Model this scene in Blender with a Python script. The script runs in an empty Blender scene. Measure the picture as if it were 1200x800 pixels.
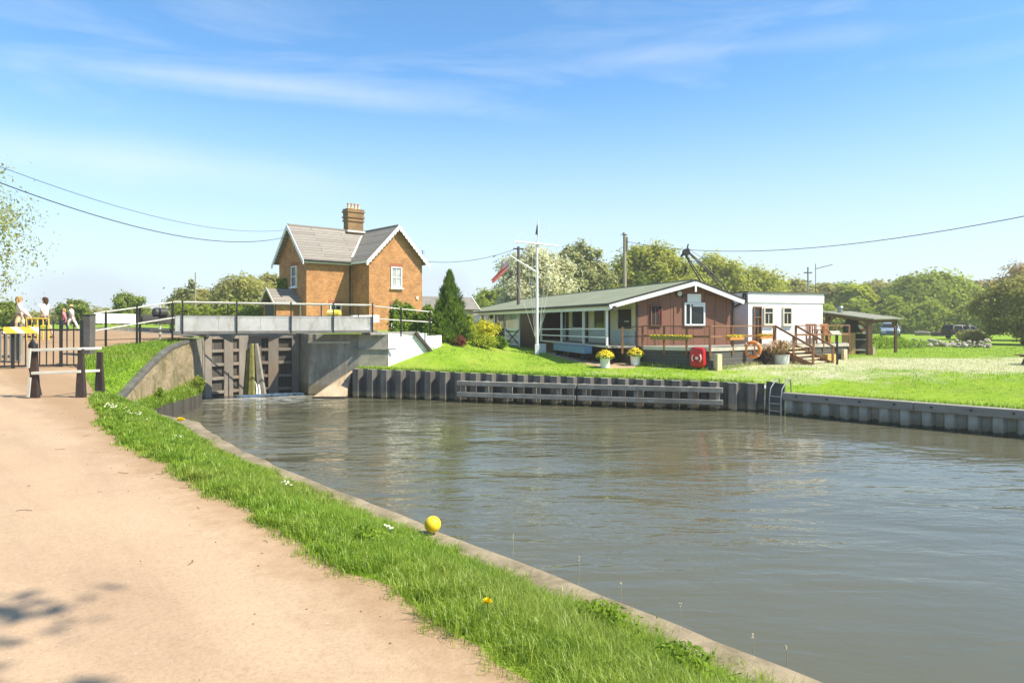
import bpy, bmesh, math, random
import numpy as np
from mathutils import Vector, Matrix
from mathutils.geometry import delaunay_2d_cdt

random.seed(7)
RNG = np.random.default_rng(11)
scene = bpy.context.scene
COL = scene.collection
R = math.radians

# ------------------------------------------------------------------ camera model
F, HOR, EYE = 800.0, 376.0, 3.4
def X(px, d): return (px - 600.0) / F * d
def Z(py, d): return EYE - (py - HOR) / F * d
def PT(px, py, d): return Vector((X(px, d), d, Z(py, d)))
def GP(px, py, z):
    d = (EYE - z) * F / (py - HOR)
    return Vector((X(px, d), d, z))

# ------------------------------------------------------------------ materials
MATS = {}
def new_mat(name):
    m = bpy.data.materials.new(name); m.use_nodes = True
    nt = m.node_tree; nt.nodes.clear()
    out = nt.nodes.new('ShaderNodeOutputMaterial')
    bs = nt.nodes.new('ShaderNodeBsdfPrincipled')
    nt.links.new(bs.outputs[0], out.inputs[0])
    MATS[name] = m
    return m, nt, bs, out
def N(nt, t, **kw):
    n = nt.nodes.new(t)
    for k, v in kw.items():
        if k.startswith('i_'):
            key = k[2:]; key = int(key) if key.isdigit() else key.replace('_', ' ')
            n.inputs[key].default_value = v
        else: setattr(n, k, v)
    return n
def L(nt, a, b): nt.links.new(a, b)
def ramp(nt, fac, stops):
    r = N(nt, 'ShaderNodeValToRGB')
    el = r.color_ramp.elements
    while len(el) < len(stops): el.new(0.5)
    for e, (p, c) in zip(el, stops):
        e.position = p; e.color = (c[0], c[1], c[2], 1)
    if fac is not None: L(nt, fac, r.inputs[0])
    return r
def mixc(nt, fac, a, b, blend='MIX'):
    m = N(nt, 'ShaderNodeMix', data_type='RGBA', blend_type=blend)
    for sock, v in ((m.inputs[0], fac), (m.inputs[6], a), (m.inputs[7], b)):
        if hasattr(v, 'is_linked') or hasattr(v, 'links'): L(nt, v, sock)
        elif isinstance(v, (int, float)): sock.default_value = v
        else: sock.default_value = (v[0], v[1], v[2], 1)
    return m.outputs[2]
def noise(nt, vec, scale, detail=5, rough=0.6, dist=0.0):
    n = N(nt, 'ShaderNodeTexNoise')
    n.inputs['Scale'].default_value = scale; n.inputs['Detail'].default_value = detail
    n.inputs['Roughness'].default_value = rough; n.inputs['Distortion'].default_value = dist
    if vec is not None: L(nt, vec, n.inputs['Vector'])
    return n.outputs[0]
def pos(nt): return N(nt, 'ShaderNodeNewGeometry').outputs['Position']
def mapped(nt, vec, scale):
    m = N(nt, 'ShaderNodeMapping'); m.inputs['Scale'].default_value = scale
    L(nt, vec, m.inputs[0]); return m.outputs[0]
def wall_uv(nt):
    g = N(nt, 'ShaderNodeNewGeometry')
    c = N(nt, 'ShaderNodeVectorMath', operation='CROSS_PRODUCT'); L(nt, g.outputs['True Normal'], c.inputs[0]); c.inputs[1].default_value = (0, 0, 1)
    d = N(nt, 'ShaderNodeVectorMath', operation='DOT_PRODUCT'); L(nt, g.outputs['Position'], d.inputs[0]); L(nt, c.outputs[0], d.inputs[1])
    s = N(nt, 'ShaderNodeSeparateXYZ'); L(nt, g.outputs['Position'], s.inputs[0])
    k = N(nt, 'ShaderNodeCombineXYZ'); L(nt, d.outputs['Value'], k.inputs[0]); L(nt, s.outputs[2], k.inputs[1])
    return k.outputs[0]
def bump(nt, bs, h, strength=0.4, dist=0.02):
    b = N(nt, 'ShaderNodeBump'); b.inputs['Strength'].default_value = strength; b.inputs['Distance'].default_value = dist
    L(nt, h, b.inputs['Height']); L(nt, b.outputs[0], bs.inputs['Normal'])
    return b
def pm(name, c, var=0.18, scale=3.0, rough=0.7, bmp=0.25, bdist=0.01, metal=0.0, stretch=(1, 1, 1), stain=None, stain_amt=0.5, stain_scale=1.2, spec=0.3, bscale=None):
    """general weathered surface: base colour with two octaves of tone change, optional stain colour, bump"""
    if name in MATS: return MATS[name]
    m, nt, bs, out = new_mat(name)
    p = mapped(nt, pos(nt), stretch)
    n1 = noise(nt, p, scale, 6, 0.65); n2 = noise(nt, p, scale * 9, 4, 0.6)
    lo = [x * (1 - var) for x in c]; hi = [min(1, x * (1 + var)) for x in c]
    col = ramp(nt, n1, [(0.3, lo), (0.7, hi)]).outputs[0]
    sp = ramp(nt, n2, [(0.3, (1 - var * .6,) * 3), (0.7, (1, 1, 1))]).outputs[0]
    col = mixc(nt, 1.0, col, sp, 'MULTIPLY')
    if stain:
        n3 = noise(nt, mapped(nt, pos(nt), (1, 1, .35)), stain_scale, 6, 0.7, .4)
        f = ramp(nt, n3, [(0.48, (0, 0, 0)), (0.68, (stain_amt,) * 3)]).outputs[0]
        col = mixc(nt, f, col, stain)
    L(nt, col, bs.inputs['Base Color'])
    bs.inputs['Roughness'].default_value = rough; bs.inputs['Metallic'].default_value = metal
    bs.inputs['Specular IOR Level'].default_value = spec
    if bmp: bump(nt, bs, noise(nt, p, bscale or scale * 6, 6, 0.7), bmp, bdist)
    return m
def brick_mat(name, c1, c2, mortar, bw=0.225, bh=0.075, stain=None, amt=.5):
    m, nt, bs, out = new_mat(name)
    uv = wall_uv(nt)
    b = N(nt, 'ShaderNodeTexBrick'); L(nt, uv, b.inputs['Vector'])
    b.inputs['Color1'].default_value = (*c1, 1); b.inputs['Color2'].default_value = (*c2, 1); b.inputs['Mortar'].default_value = (*mortar, 1)
    b.inputs['Scale'].default_value = 1; b.inputs['Mortar Size'].default_value = 0.008
    b.inputs['Brick Width'].default_value = bw; b.inputs['Row Height'].default_value = bh; b.inputs['Bias'].default_value = -0.1
    n1 = noise(nt, pos(nt), 0.9, 6, 0.7)
    t = ramp(nt, n1, [(0.3, (.78, .76, .74)), (0.7, (1.12, 1.1, 1.05))]).outputs[0]
    col = mixc(nt, 1.0, b.outputs[0], t, 'MULTIPLY')
    n2 = noise(nt, pos(nt), 14, 3, 0.6)
    col = mixc(nt, 1.0, col, ramp(nt, n2, [(0.3, (.85, .85, .85)), (0.7, (1.1, 1.1, 1.1))]).outputs[0], 'MULTIPLY')
    if stain:
        f = ramp(nt, noise(nt, pos(nt), 1.6, 7, 0.75, .5), [(0.45, (0, 0, 0)), (0.62, (amt,) * 3)]).outputs[0]
        col = mixc(nt, f, col, stain)
    L(nt, col, bs.inputs['Base Color']); bs.inputs['Roughness'].default_value = 0.9; bs.inputs['Specular IOR Level'].default_value = .15
    bump(nt, bs, b.outputs['Fac'], -0.4, 0.01)
    return m
def plank_mat(name, c, width=0.14, var=.25, vertical=False, gap=0.006, rough=.8, gapcol=None):
    """boards laid along or up the wall, with a joint between them"""
    m, nt, bs, out = new_mat(name)
    uv = wall_uv(nt)
    if vertical:
        s = N(nt, 'ShaderNodeSeparateXYZ'); L(nt, uv, s.inputs[0])
        k = N(nt, 'ShaderNodeCombineXYZ'); L(nt, s.outputs[1], k.inputs[0]); L(nt, s.outputs[0], k.inputs[1]); uv = k.outputs[0]
    b = N(nt, 'ShaderNodeTexBrick'); L(nt, uv, b.inputs['Vector'])
    b.inputs['Color1'].default_value = (*[x * (1 - var * .5) for x in c], 1); b.inputs['Color2'].default_value = (*[x * (1 + var * .5) for x in c], 1)
    b.inputs['Mortar'].default_value = (*(gapcol or [x * .25 for x in c]), 1)
    b.inputs['Scale'].default_value = 1; b.inputs['Mortar Size'].default_value = gap
    b.inputs['Brick Width'].default_value = 3.1; b.inputs['Row Height'].default_value = width; b.inputs['Bias'].default_value = 0
    g = noise(nt, mapped(nt, uv, (1.2, 14, 1)), 2.5, 5, 0.7)
    col = mixc(nt, 1.0, b.outputs[0], ramp(nt, g, [(0.3, (1 - var,) * 3), (0.7, (1 + var * .5,) * 3)]).outputs[0], 'MULTIPLY')
    L(nt, col, bs.inputs['Base Color']); bs.inputs['Roughness'].default_value = rough; bs.inputs['Specular IOR Level'].default_value = .2
    bump(nt, bs, b.outputs['Fac'], -0.5, 0.01)
    return m
def leaf_mat(name, c_dark, c_light, trans=0.35, clump=0.6):
    """leaves: every leaf its own tone, whole twigs lighter or darker, some light let through"""
    m = bpy.data.materials.new(name); m.use_nodes = True; MATS[name] = m
    nt = m.node_tree; nt.nodes.clear()
    out = nt.nodes.new('ShaderNodeOutputMaterial')
    g = N(nt, 'ShaderNodeNewGeometry')
    n1 = noise(nt, g.outputs['Position'], clump, 3, 0.6)
    a = N(nt, 'ShaderNodeMath', operation='MULTIPLY_ADD'); L(nt, g.outputs['Random Per Island'], a.inputs[0]); a.inputs[1].default_value = .55
    b = N(nt, 'ShaderNodeMath', operation='MULTIPLY_ADD'); L(nt, n1, b.inputs[0]); b.inputs[1].default_value = .9; b.inputs[2].default_value = -.25
    L(nt, b.outputs[0], a.inputs[2])
    col = ramp(nt, a.outputs[0], [(0.1, c_dark), (0.9, c_light)]).outputs[0]
    d = N(nt, 'ShaderNodeBsdfDiffuse'); L(nt, col, d.inputs[0])
    t = N(nt, 'ShaderNodeBsdfTranslucent'); L(nt, col, t.inputs[0])
    mx = N(nt, 'ShaderNodeMixShader'); mx.inputs[0].default_value = trans
    L(nt, d.outputs[0], mx.inputs[1]); L(nt, t.outputs[0], mx.inputs[2]); L(nt, mx.outputs[0], out.inputs[0])
    return m
def glass_mat(name, c=(.02, .025, .03), rough=.05):
    if name in MATS: return MATS[name]
    m, nt, bs, out = new_mat(name)
    n1 = noise(nt, pos(nt), 1.3, 3, .5)
    L(nt, ramp(nt, n1, [(.3, [x * .5 for x in c]), (.7, [x * 1.8 for x in c])]).outputs[0], bs.inputs['Base Color'])
    bs.inputs['Roughness'].default_value = rough; bs.inputs['Specular IOR Level'].default_value = .4
    bump(nt, bs, noise(nt, pos(nt), 1.1, 2, .5), .05, .02)
    return m

# ------------------------------------------------------------------ objects
LOC = {}
def tag(o, label=None, cat=None, group=None, kind=None):
    if label: o['label'] = label
    if cat: o['category'] = cat
    if group: o['group'] = group
    if kind: o['kind'] = kind
    return o
def thing(name, label, cat, loc=(0, 0, 0), group=None, rz=0.0):
    o = bpy.data.objects.new(name, None); COL.objects.link(o)
    o.empty_display_size = 0.2
    o.location = loc; o.rotation_euler = (0, 0, rz)
    LOC[o] = (Vector(loc), rz)
    return tag(o, label, cat, group)
class MB:
    """mesh builder: collects shapes, build() links them as one mesh object"""
    def __init__(s): s.v = []; s.f = []
    def add(s, vs, fs):
        o = len(s.v); s.v += [tuple(v) for v in vs]; s.f += [[i + o for i in f] for f in fs]; return s
    def box(s, c, size, rz=0.0, M=None):
        hx, hy, hz = size[0] / 2, size[1] / 2, size[2] / 2
        vs = [Vector((x, y, z)) for x in (-hx, hx) for y in (-hy, hy) for z in (-hz, hz)]
        Rm = M if M is not None else Matrix.Rotation(rz, 3, 'Z')
        vs = [Rm @ v + Vector(c) for v in vs]
        return s.add(vs, [(0, 1, 3, 2), (4, 6, 7, 5), (0, 4, 5, 1), (2, 3, 7, 6), (0, 2, 6, 4), (1, 5, 7, 3)])
    def bar(s, p, q, w, h=None, up=(0, 0, 1)):
        """square bar from p to q: w across, h along up"""
        h = h or w; p = Vector(p); q = Vector(q); d = (q - p).normalized(); up = Vector(up)
        if abs(d.dot(up)) > .98: up = Vector((0, 1, 0)) if abs(d.y) < .9 else Vector((1, 0, 0))
        r = d.cross(up).normalized(); u = r.cross(d).normalized()
        vs = []
        for c in (p, q):
            for a, b in ((-1, -1), (1, -1), (1, 1), (-1, 1)): vs.append(c + r * (a * w / 2) + u * (b * h / 2))
        return s.add(vs, [(3, 2, 1, 0), (4, 5, 6, 7), (0, 1, 5, 4), (1, 2, 6, 5), (2, 3, 7, 6), (3, 0, 4, 7)])
    def tube(s, pts, r, n=8, cap=True):
        pts = [Vector(p) for p in pts]; k = len(pts)
        rs = r if isinstance(r, (list, tuple)) else [r] * k
        vs = []; prev = None
        for i, p in enumerate(pts):
            d = (pts[min(i + 1, k - 1)] - pts[max(i - 1, 0)]).normalized()
            a = prev if prev is not None else (Vector((0, 0, 1)) if abs(d.z) < .9 else Vector((1, 0, 0)))
            e1 = (a - d * a.dot(d))
            e1 = e1.normalized() if e1.length > 1e-6 else d.orthogonal().normalized()
            prev = e1; e2 = d.cross(e1)
            for j in range(n):
                t = 2 * math.pi * j / n
                vs.append(p + (e1 * math.cos(t) + e2 * math.sin(t)) * rs[i])
        fs = [(i * n + j, i * n + (j + 1) % n, (i + 1) * n + (j + 1) % n, (i + 1) * n + j) for i in range(k - 1) for j in range(n)]
        if cap: fs += [tuple(reversed(range(n))), tuple(range((k - 1) * n, k * n))]
        return s.add(vs, fs)
    def lathe(s, prof, c=(0, 0, 0), n=20, cap=True):
        vs = []; k = len(prof)
        for (r, z) in prof:
            for j in range(n):
                t = 2 * math.pi * j / n; vs.append((c[0] + r * math.cos(t), c[1] + r * math.sin(t), c[2] + z))
        fs = [(i * n + j, i * n + (j + 1) % n, (i + 1) * n + (j + 1) % n, (i + 1) * n + j) for i in range(k - 1) for j in range(n)]
        if cap: fs += [tuple(reversed(range(n))), tuple(range((k - 1) * n, k * n))]
        return s.add(vs, fs)
    def prism(s, poly, off):
        """polygon of 3D points pushed along off"""
        n = len(poly); off = Vector(off); a = [Vector(p) for p in poly]
        return s.add(a + [p + off for p in a], [tuple(range(n))[::-1], tuple(range(n, 2 * n))] + [(i, (i + 1) % n, n + (i + 1) % n, n + i) for i in range(n)])
    def quad(s, *p): return s.add(p, [tuple(range(len(p)))])
    def ball(s, c, r, n=12, sq=(1, 1, 1)):
        prof = [(math.sin(math.pi * i / n) * r, -math.cos(math.pi * i / n) * r) for i in range(n + 1)]
        o = len(s.v); s.lathe([(max(a, 1e-4), b) for a, b in prof], (0, 0, 0), n * 2)
        for i in range(o, len(s.v)):
            x, y, z = s.v[i]; s.v[i] = (c[0] + x * sq[0], c[1] + y * sq[1], c[2] + z * sq[2])
        return s
    def torus(s, c, R_, r, M=None, n=28, k=10, squash=1):
        vs = []; fs = []
        for i in range(n):
            a = 2 * math.pi * i / n
            for j in range(k):
                b = 2 * math.pi * j / k
                p = Vector(((R_ + r * math.cos(b)) * math.cos(a), (R_ + r * math.cos(b)) * math.sin(a), r * math.sin(b) * squash))
                vs.append((M @ p if M is not None else p) + Vector(c))
                fs.append((i * k + j, ((i + 1) % n) * k + j, ((i + 1) % n) * k + (j + 1) % k, i * k + (j + 1) % k))
        return s.add(vs, fs)
    def build(s, name, mat, parent=None, world=True, smooth=False, bevel=0.0, fix=True):
        me = bpy.data.meshes.new(name)
        vs = s.v
        loc, rz = LOC.get(parent, (Vector((0, 0, 0)), 0)) if parent else (Vector((0, 0, 0)), 0)
        if parent and world:
            M = Matrix.Rotation(-rz, 3, 'Z'); vs = [tuple(M @ (Vector(v) - loc)) for v in vs]
        me.from_pydata(vs, [], s.f); me.materials.append(mat)
        if fix:
            bm = bmesh.new(); bm.from_mesh(me); bmesh.ops.recalc_face_normals(bm, faces=bm.faces)
            if bevel: bmesh.ops.bevel(bm, geom=[e for e in bm.edges if e.is_manifold and e.calc_face_angle(0) > .5], offset=bevel, segments=1, affect='EDGES', profile=.5, clamp_overlap=True)
            bm.to_mesh(me); bm.free()
        if smooth:
            me.polygons.foreach_set('use_smooth', [True] * len(me.polygons))
            me.set_sharp_from_angle(angle=R(40))
        o = bpy.data.objects.new(name, me); COL.objects.link(o)
        if parent: o.parent = parent; LOC[o] = (loc, rz)
        else: LOC[o] = (Vector((0, 0, 0)), 0)
        return o
def raw_mesh(name, v, f, mat, parent=None, smooth=False):
    """numpy arrays: v (n,3), f (m,k)"""
    me = bpy.data.meshes.new(name)
    v = np.asarray(v, dtype=np.float32); f = np.asarray(f, dtype=np.int32)
    me.vertices.add(len(v)); me.vertices.foreach_set('co', v.ravel())
    k = f.shape[1]
    me.loops.add(f.size); me.loops.foreach_set('vertex_index', f.ravel())
    me.polygons.add(len(f)); me.polygons.foreach_set('loop_start', np.arange(0, f.size, k, dtype=np.int32))
    if smooth: me.polygons.foreach_set('use_smooth', np.ones(len(f), dtype=bool))
    me.update(calc_edges=True); me.validate()
    me.materials.append(mat)
    o = bpy.data.objects.new(name, me); COL.objects.link(o)
    if parent: o.parent = parent
    LOC[o] = (Vector((0, 0, 0)), 0)
    return o
def copy_tree(o, parent=None):
    c = o.copy(); COL.objects.link(c)
    if parent: c.parent = parent
    for ch in list(o.children): copy_tree(ch, c)
    return c
def sm(t): t = min(1, max(0, t)); return t * t * (3 - 2 * t)
def nsm(t): t = np.clip(t, 0, 1); return t * t * (3 - 2 * t)

# ------------------------------------------------------------------ palette
M_white = pm('white_paint', (.80, .80, .78), .06, 2, .5, .1, stain=(.55, .53, .47), stain_amt=.35)
M_cream = pm('cream_paint', (.68, .62, .47), .08, 2, .6, .1)
M_black = pm('black_paint', (.025, .025, .027), .3, 4, .45, .1)
M_darkwood = pm('tarred_timber', (.06, .052, .045), .35, 2, .8, .4, stretch=(1, 1, 1))
M_greywood = pm('weathered_timber', (.30, .275, .23), .25, 2.5, .85, .4, stain=(.13, .12, .09), stain_amt=.6)
M_palewood = pm('new_timber', (.62, .50, .31), .15, 3, .75, .3, stretch=(3, 3, .5))
M_deckwood = pm('red_brown_timber', (.25, .12, .06), .2, 4, .7, .3)
M_conc = pm('concrete', (.33, .31, .26), .25, 1.2, .9, .5, stain=(.10, .095, .075), stain_amt=.75, stain_scale=.9)
M_concpale = pm('pale_concrete', (.50, .46, .38), .2, 1.5, .9, .4, stain=(.22, .21, .14), stain_amt=.6)
M_steel = pm('galvanised_steel', (.30, .31, .31), .15, 5, .45, .1, metal=.7)
M_glass = glass_mat('window_glass', (.02, .025, .03), .08)
M_slate = plank_mat('slate_tiles', (.27, .24, .205), .2, .3, gap=.012)
M_soil = pm('bare_soil', (.42, .30, .17), .25, 2, .95, .5)
M_leafdk = None
# ------------------------------------------------------------------ terrain outlines
U2 = np.array([-.66, .75]) / math.hypot(.66, .75); N2 = np.array([.75, .66]) / math.hypot(.66, .75)
def bank(s, n): p = N2 * n + U2 * s; return (float(p[0]), float(p[1]))
NE = []                                     # near water edge: x, y, height of the ground there
for s in list(np.arange(-90, -10, 8.0)) + list(np.arange(-10, 9.1, .5)):
    NE.append((*bank(s, 4.0), 1.20))
for s in np.arange(9.6, 15.4, .5):
    t = (s - 9) / 6.3
    NE.append((*bank(s, 4.0 + .55 * t * t), 1.20))
NE += [(-7.6, 15.2, 1.2), (-8.9, 16.3, 1.2), (-10.6, 18.8, 1.12), (-11.97, 20.8, 1.0)]
WING = [(-11.97, 20.8, 1.0), (-12.15, 21.5, 1.10), (-12.36, 22.3, 1.30), (-12.55, 23.3, 1.60), (-12.72, 24.3, 1.90), (-12.9, 25.3, 2.17), (-13.05, 26.3, 2.38), (-13.25, 28.2, 2.58)]
NE += WING[1:]
LA = Vector((-.607, .795, 0)); LB = Vector((.795, .607, 0))
GL = Vector((-13.6, 30.2, 0)); GR = Vector((-10.2, 32.8, 0))
NE += [(GL.x, GL.y, 2.7)]
LEN_LOCK = 46.0
gl_end = GL + LA * LEN_LOCK; gr_end = GR + LA * LEN_LOCK
NE += [((GL + LA * k).x, (GL + LA * k).y, 2.72) for k in (10, 25, LEN_LOCK)]
axis_end = (gl_end + gr_end) / 2; far_axis = axis_end + LA * 2500
near_poly = [(p[0], p[1]) for p in NE] + [(axis_end.x, axis_end.y), (far_axis.x, far_axis.y), (-3000, far_axis.y), (-3000, -900), (62, -900)]
FE = [(120, -81.5, .78), (60, -23.5, .78), (30, 5.5, .78), (20, 15.15, .78), (15, 20, .78), (12, 22.9, .75), (9.98, 24.88, .72), (9.48, 25.7, 1.02), (5, 27.02, 1.10), (1, 28.19, 1.16), (-3, 29.37, 1.21), (-7.07, 30.56, 1.26)]
wallA = (-9.3, 31.2); wallB = (-5.65, 31.2); wallC = (-3.4, 33.0); wallD = (-3.8, 35.2)
TH = .35
far_poly = [(p[0], p[1]) for p in FE] + [(-7.07, 31.2), wallA, (GR.x, GR.y), (gr_end.x, gr_end.y), (axis_end.x, axis_end.y), (far_axis.x, far_axis.y), (3000, far_axis.y), (3000, -900), (120, -900)]
slit = [(-7.0, 31.24), (-5.66, 31.24), (-3.42, 33.03), (-3.78, 35.2), (-3.98, 35.2), (-3.72, 33.13), (-5.72, 31.5), (-7.0, 31.5)]

def seg_dist(x, y, P):
    """distance to a polyline of (x,y,z) and the z of its nearest point"""
    x = np.asarray(x, float); y = np.asarray(y, float)
    best = np.full(x.shape, 1e9); bz = np.zeros(x.shape)
    for (ax, ay, az), (bx, by, bzz) in zip(P[:-1], P[1:]):
        dx, dy = bx - ax, by - ay; l2 = dx * dx + dy * dy
        t = np.clip(((x - ax) * dx + (y - ay) * dy) / l2, 0, 1)
        d = np.hypot(x - ax - t * dx, y - ay - t * dy)
        k = d < best; best = np.where(k, d, best); bz = np.where(k, az + t * (bzz - az), bz)
    return best, bz
def zN(x, y):
    x = np.asarray(x, float); y = np.asarray(y, float)
    f = np.interp(y, [-1e4, 16, 18, 22, 25, 28, 33, 1e4], [1.7, 1.7, 1.75, 1.95, 2.3, 2.6, 2.75, 2.75])
    d, z = seg_dist(x, y, NE)
    w = np.interp(y, [14.3, 15.2, 19, 21, 28], [1.75, .9, 1.0, 2.2, 1.2])
    return z + (f - z) * nsm(d / w)
def zF(x, y):
    x = np.asarray(x, float); y = np.asarray(y, float)
    d, z = seg_dist(x, y, FE)
    T = 1.42 + .03 * nsm((y - 32) / 8) + .68 * nsm((-x + .8) / 4.2) * nsm((y - 30.8) / 2.0) + .22 * nsm((y - 31) / 5) * nsm((4.5 - x) / 4)
    T = T + .55 * nsm((y - 34.5) / 3.5) * nsm((-x - .5) / 3.0)
    w = np.interp(x, [-3, 0, 9], [2.6, 3.0, 5.5])
    g = z + (T - z) * nsm(d / w)
    # behind the wing wall
    lim = np.where(x < -5.65, 31.37, np.interp(x, [-5.65, -3.4], [31.33, 33.1]))
    back = (x < -3.6) & (y > lim) & ~((x > -9.3) & (y < 31.4))
    return np.where(back, 2.76, g)
def in_poly(P, x, y):
    x = np.asarray(x); y = np.asarray(y); r = np.zeros(x.shape, bool); n = len(P)
    for i in range(n):
        x1, y1 = P[i]; x2, y2 = P[(i + 1) % n]
        if y1 == y2: continue
        c = ((y1 > y) != (y2 > y)) & (x < (x2 - x1) * (y - y1) / (y2 - y1) + x1)
        r ^= c
    return r
def subdiv(P, step_near=.6):
    out = []
    for i in range(len(P)):
        a = np.array(P[i]); b = np.array(P[(i + 1) % len(P)]); l = np.linalg.norm(b - a)
        m = (a + b) / 2; dist = max(3, min(np.linalg.norm(a), np.linalg.norm(b), np.linalg.norm(m)))
        k = int(max(1, min(60, l / (dist * .06 if dist < 80 else 60))))
        for j in range(k): out.append(tuple(a + (b - a) * j / k))
    return out
# the towpath: right edge follows the verge, then bends round to the lock side
prx = []
wob = lambda s: .05 * math.sin(s * 2.3) + .04 * math.sin(s * 5.1 + 1) + .03 * math.sin(s * 11.7) + .02 * math.sin(s * 23 + 2)
nearb = lambda s: .06 * sm((4.0 - s) / 1.6)
for s in np.arange(-14, 11.6, .2): prx.append(bank(s, 2.25 - nearb(s) + .7 * wob(s)))
for s in np.arange(11.7, 17.4, .25): prx.append(bank(s, 2.25 + .60 * sm((s - 11.0) / 6.2) + wob(s) * .4))
prx += [(-9.6, 15.75), (-10.6, 17.2), (-12.1, 19.4), (-13.6, 21.8), (-14.9, 23.6), (-15.4, 25.0), (-15.2, 26.2), (-14.7, 27.1), (-14.1, 28.3), (-14.3, 31), (-17, 36), (-24, 46), (-32, 56)]
path_poly = prx + [(-44, 56), (-33, 40), (-24, 30), (-20, 24), (-17.5, 18), (-14, 8), (-9, -2), (2, -14)]

def grid_points():
    pts = []
    r = 1.2
    while r < 2600:
        st = .05 if r < 14 else .055
        for a in np.arange(0, 2 * math.pi, max(.05, .05)):
            front = -0.05 < a < math.pi + .05
            if not front and int(a / .05) % 3: continue
            aa = a + (hash(round(r * 100)) % 7) * .007
            pts.append((r * math.cos(aa), r * math.sin(aa)))
        r *= 1 + st
    return np.array(pts)
GRID = np.vstack([grid_points(), np.array([(a + .04 * math.sin(b * 9), b + .05 * math.sin(a * 7)) for a in np.arange(-17.5, -8.2, .33) for b in np.arange(14.6, 29, .33)])])
def make_land(poly, holes, extra, zfun):
    loops = [subdiv(poly)] + [h for h in holes] + [subdiv(e) for e in extra]
    ver = []; edg = []
    for Lp in loops:
        o = len(ver); ver += Lp; edg += [(o + i, o + (i + 1) % len(Lp)) for i in range(len(Lp))]
    m = in_poly(poly, GRID[:, 0], GRID[:, 1])
    d, _ = seg_dist(GRID[:, 0], GRID[:, 1], [(p[0], p[1], 0) for p in poly + poly[:1]])
    pts = GRID[m & (d > .02 * np.hypot(GRID[:, 0], GRID[:, 1]).clip(2, 60))]
    ver += [tuple(p) for p in pts]
    v, e, f, *_ = delaunay_2d_cdt([Vector(p) for p in ver], edg, [], 0, 1e-4)
    V = np.array([(p.x, p.y) for p in v]); T = np.array([t for t in f if len(t) == 3])
    c = V[T].mean(axis=1)
    keep = in_poly(poly, c[:, 0], c[:, 1])
    for h in holes: keep &= ~in_poly(h, c[:, 0], c[:, 1])
    T = T[keep]; c = c[keep]
    # heights: taken a hair towards the inside for points that sit on a step
    z = zfun(V[:, 0], V[:, 1])
    V3 = np.column_stack([V, z])
    return V3, T, c
def land_object(name, V, T, mat):
    used = np.unique(T); idx = -np.ones(len(V), int); idx[used] = np.arange(len(used))
    a, b, c = V[T[:, 0]], V[T[:, 1]], V[T[:, 2]]
    nz = np.cross(b - a, c - a)[:, 2]
    T = T.copy(); T[nz < 0] = T[nz < 0][:, ::-1]
    o = raw_mesh(name, V[used], idx[T], mat, smooth=True)
    return tag(o, kind='structure')

def grass_colour(nt, blades=False):
    """lush green with paler and dry patches; the meadow beyond the water is worn and full of small white flowers"""
    g = N(nt, 'ShaderNodeNewGeometry'); p = g.outputs['Position']
    n1 = noise(nt, p, .55, 5, .65); n2 = noise(nt, p, 3.5, 5, .7)
    lo, mi, hi = (.095, .185, .014), (.205, .325, .02), (.33, .40, .05)
    mx = N(nt, 'ShaderNodeMath', operation='MULTIPLY_ADD'); L(nt, n2, mx.inputs[0]); mx.inputs[1].default_value = .55
    k = N(nt, 'ShaderNodeMath', operation='MULTIPLY'); L(nt, n1, k.inputs[0]); k.inputs[1].default_value = .45
    L(nt, k.outputs[0], mx.inputs[2]); fac = mx.outputs[0]
    if blades:
        q = N(nt, 'ShaderNodeMath', operation='MULTIPLY_ADD'); L(nt, g.outputs['Random Per Island'], q.inputs[0]); q.inputs[1].default_value = .5
        q2 = N(nt, 'ShaderNodeMath', operation='MULTIPLY_ADD'); L(nt, fac, q2.inputs[0]); q2.inputs[1].default_value = .9; q2.inputs[2].default_value = -.2
        L(nt, q2.outputs[0], q.inputs[2]); fac = q.outputs[0]
    col = ramp(nt, fac, [(.25, lo), (.5, mi), (.74, hi), (.97, (.46, .40, .19) if blades else hi)]).outputs[0]
    # duller, trodden patches
    n5 = noise(nt, p, .33, 6, .72, .6)
    col = mixc(nt, ramp(nt, n5, [(.48, (0, 0, 0)), (.70, (.42,) * 3)]).outputs[0], col, (.33, .31, .09))
    # worn pale patch in the meadow
    v = N(nt, 'ShaderNodeVectorMath', operation='SUBTRACT'); L(nt, p, v.inputs[0]); v.inputs[1].default_value = (25.0, 31.0, 0)
    s = N(nt, 'ShaderNodeVectorMath', operation='MULTIPLY'); L(nt, v.outputs[0], s.inputs[0]); s.inputs[1].default_value = (.056, .165, 0)
    ln = N(nt, 'ShaderNodeVectorMath', operation='LENGTH'); L(nt, s.outputs[0], ln.inputs[0])
    n3 = noise(nt, p, .5, 6, .7)
    a = N(nt, 'ShaderNodeMath', operation='MULTIPLY_ADD'); L(nt, n3, a.inputs[0]); a.inputs[1].default_value = 1.9; a.inputs[2].default_value = .15
    w = N(nt, 'ShaderNodeMath', operation='SUBTRACT'); L(nt, a.outputs[0], w.inputs[0]); L(nt, ln.outputs['Value'], w.inputs[1])
    f = ramp(nt, w.outputs[0], [(.0, (0, 0, 0)), (.45, (.85, .85, .85))]).outputs[0]
    n4 = noise(nt, p, 5, 4, .7)
    f2 = mixc(nt, 1.0, f, ramp(nt, n4, [(.3, (.35,) * 3), (.6, (1, 1, 1))]).outputs[0], 'MULTIPLY')
    col = mixc(nt, f2, col, (.56, .50, .36))
    return col
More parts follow.
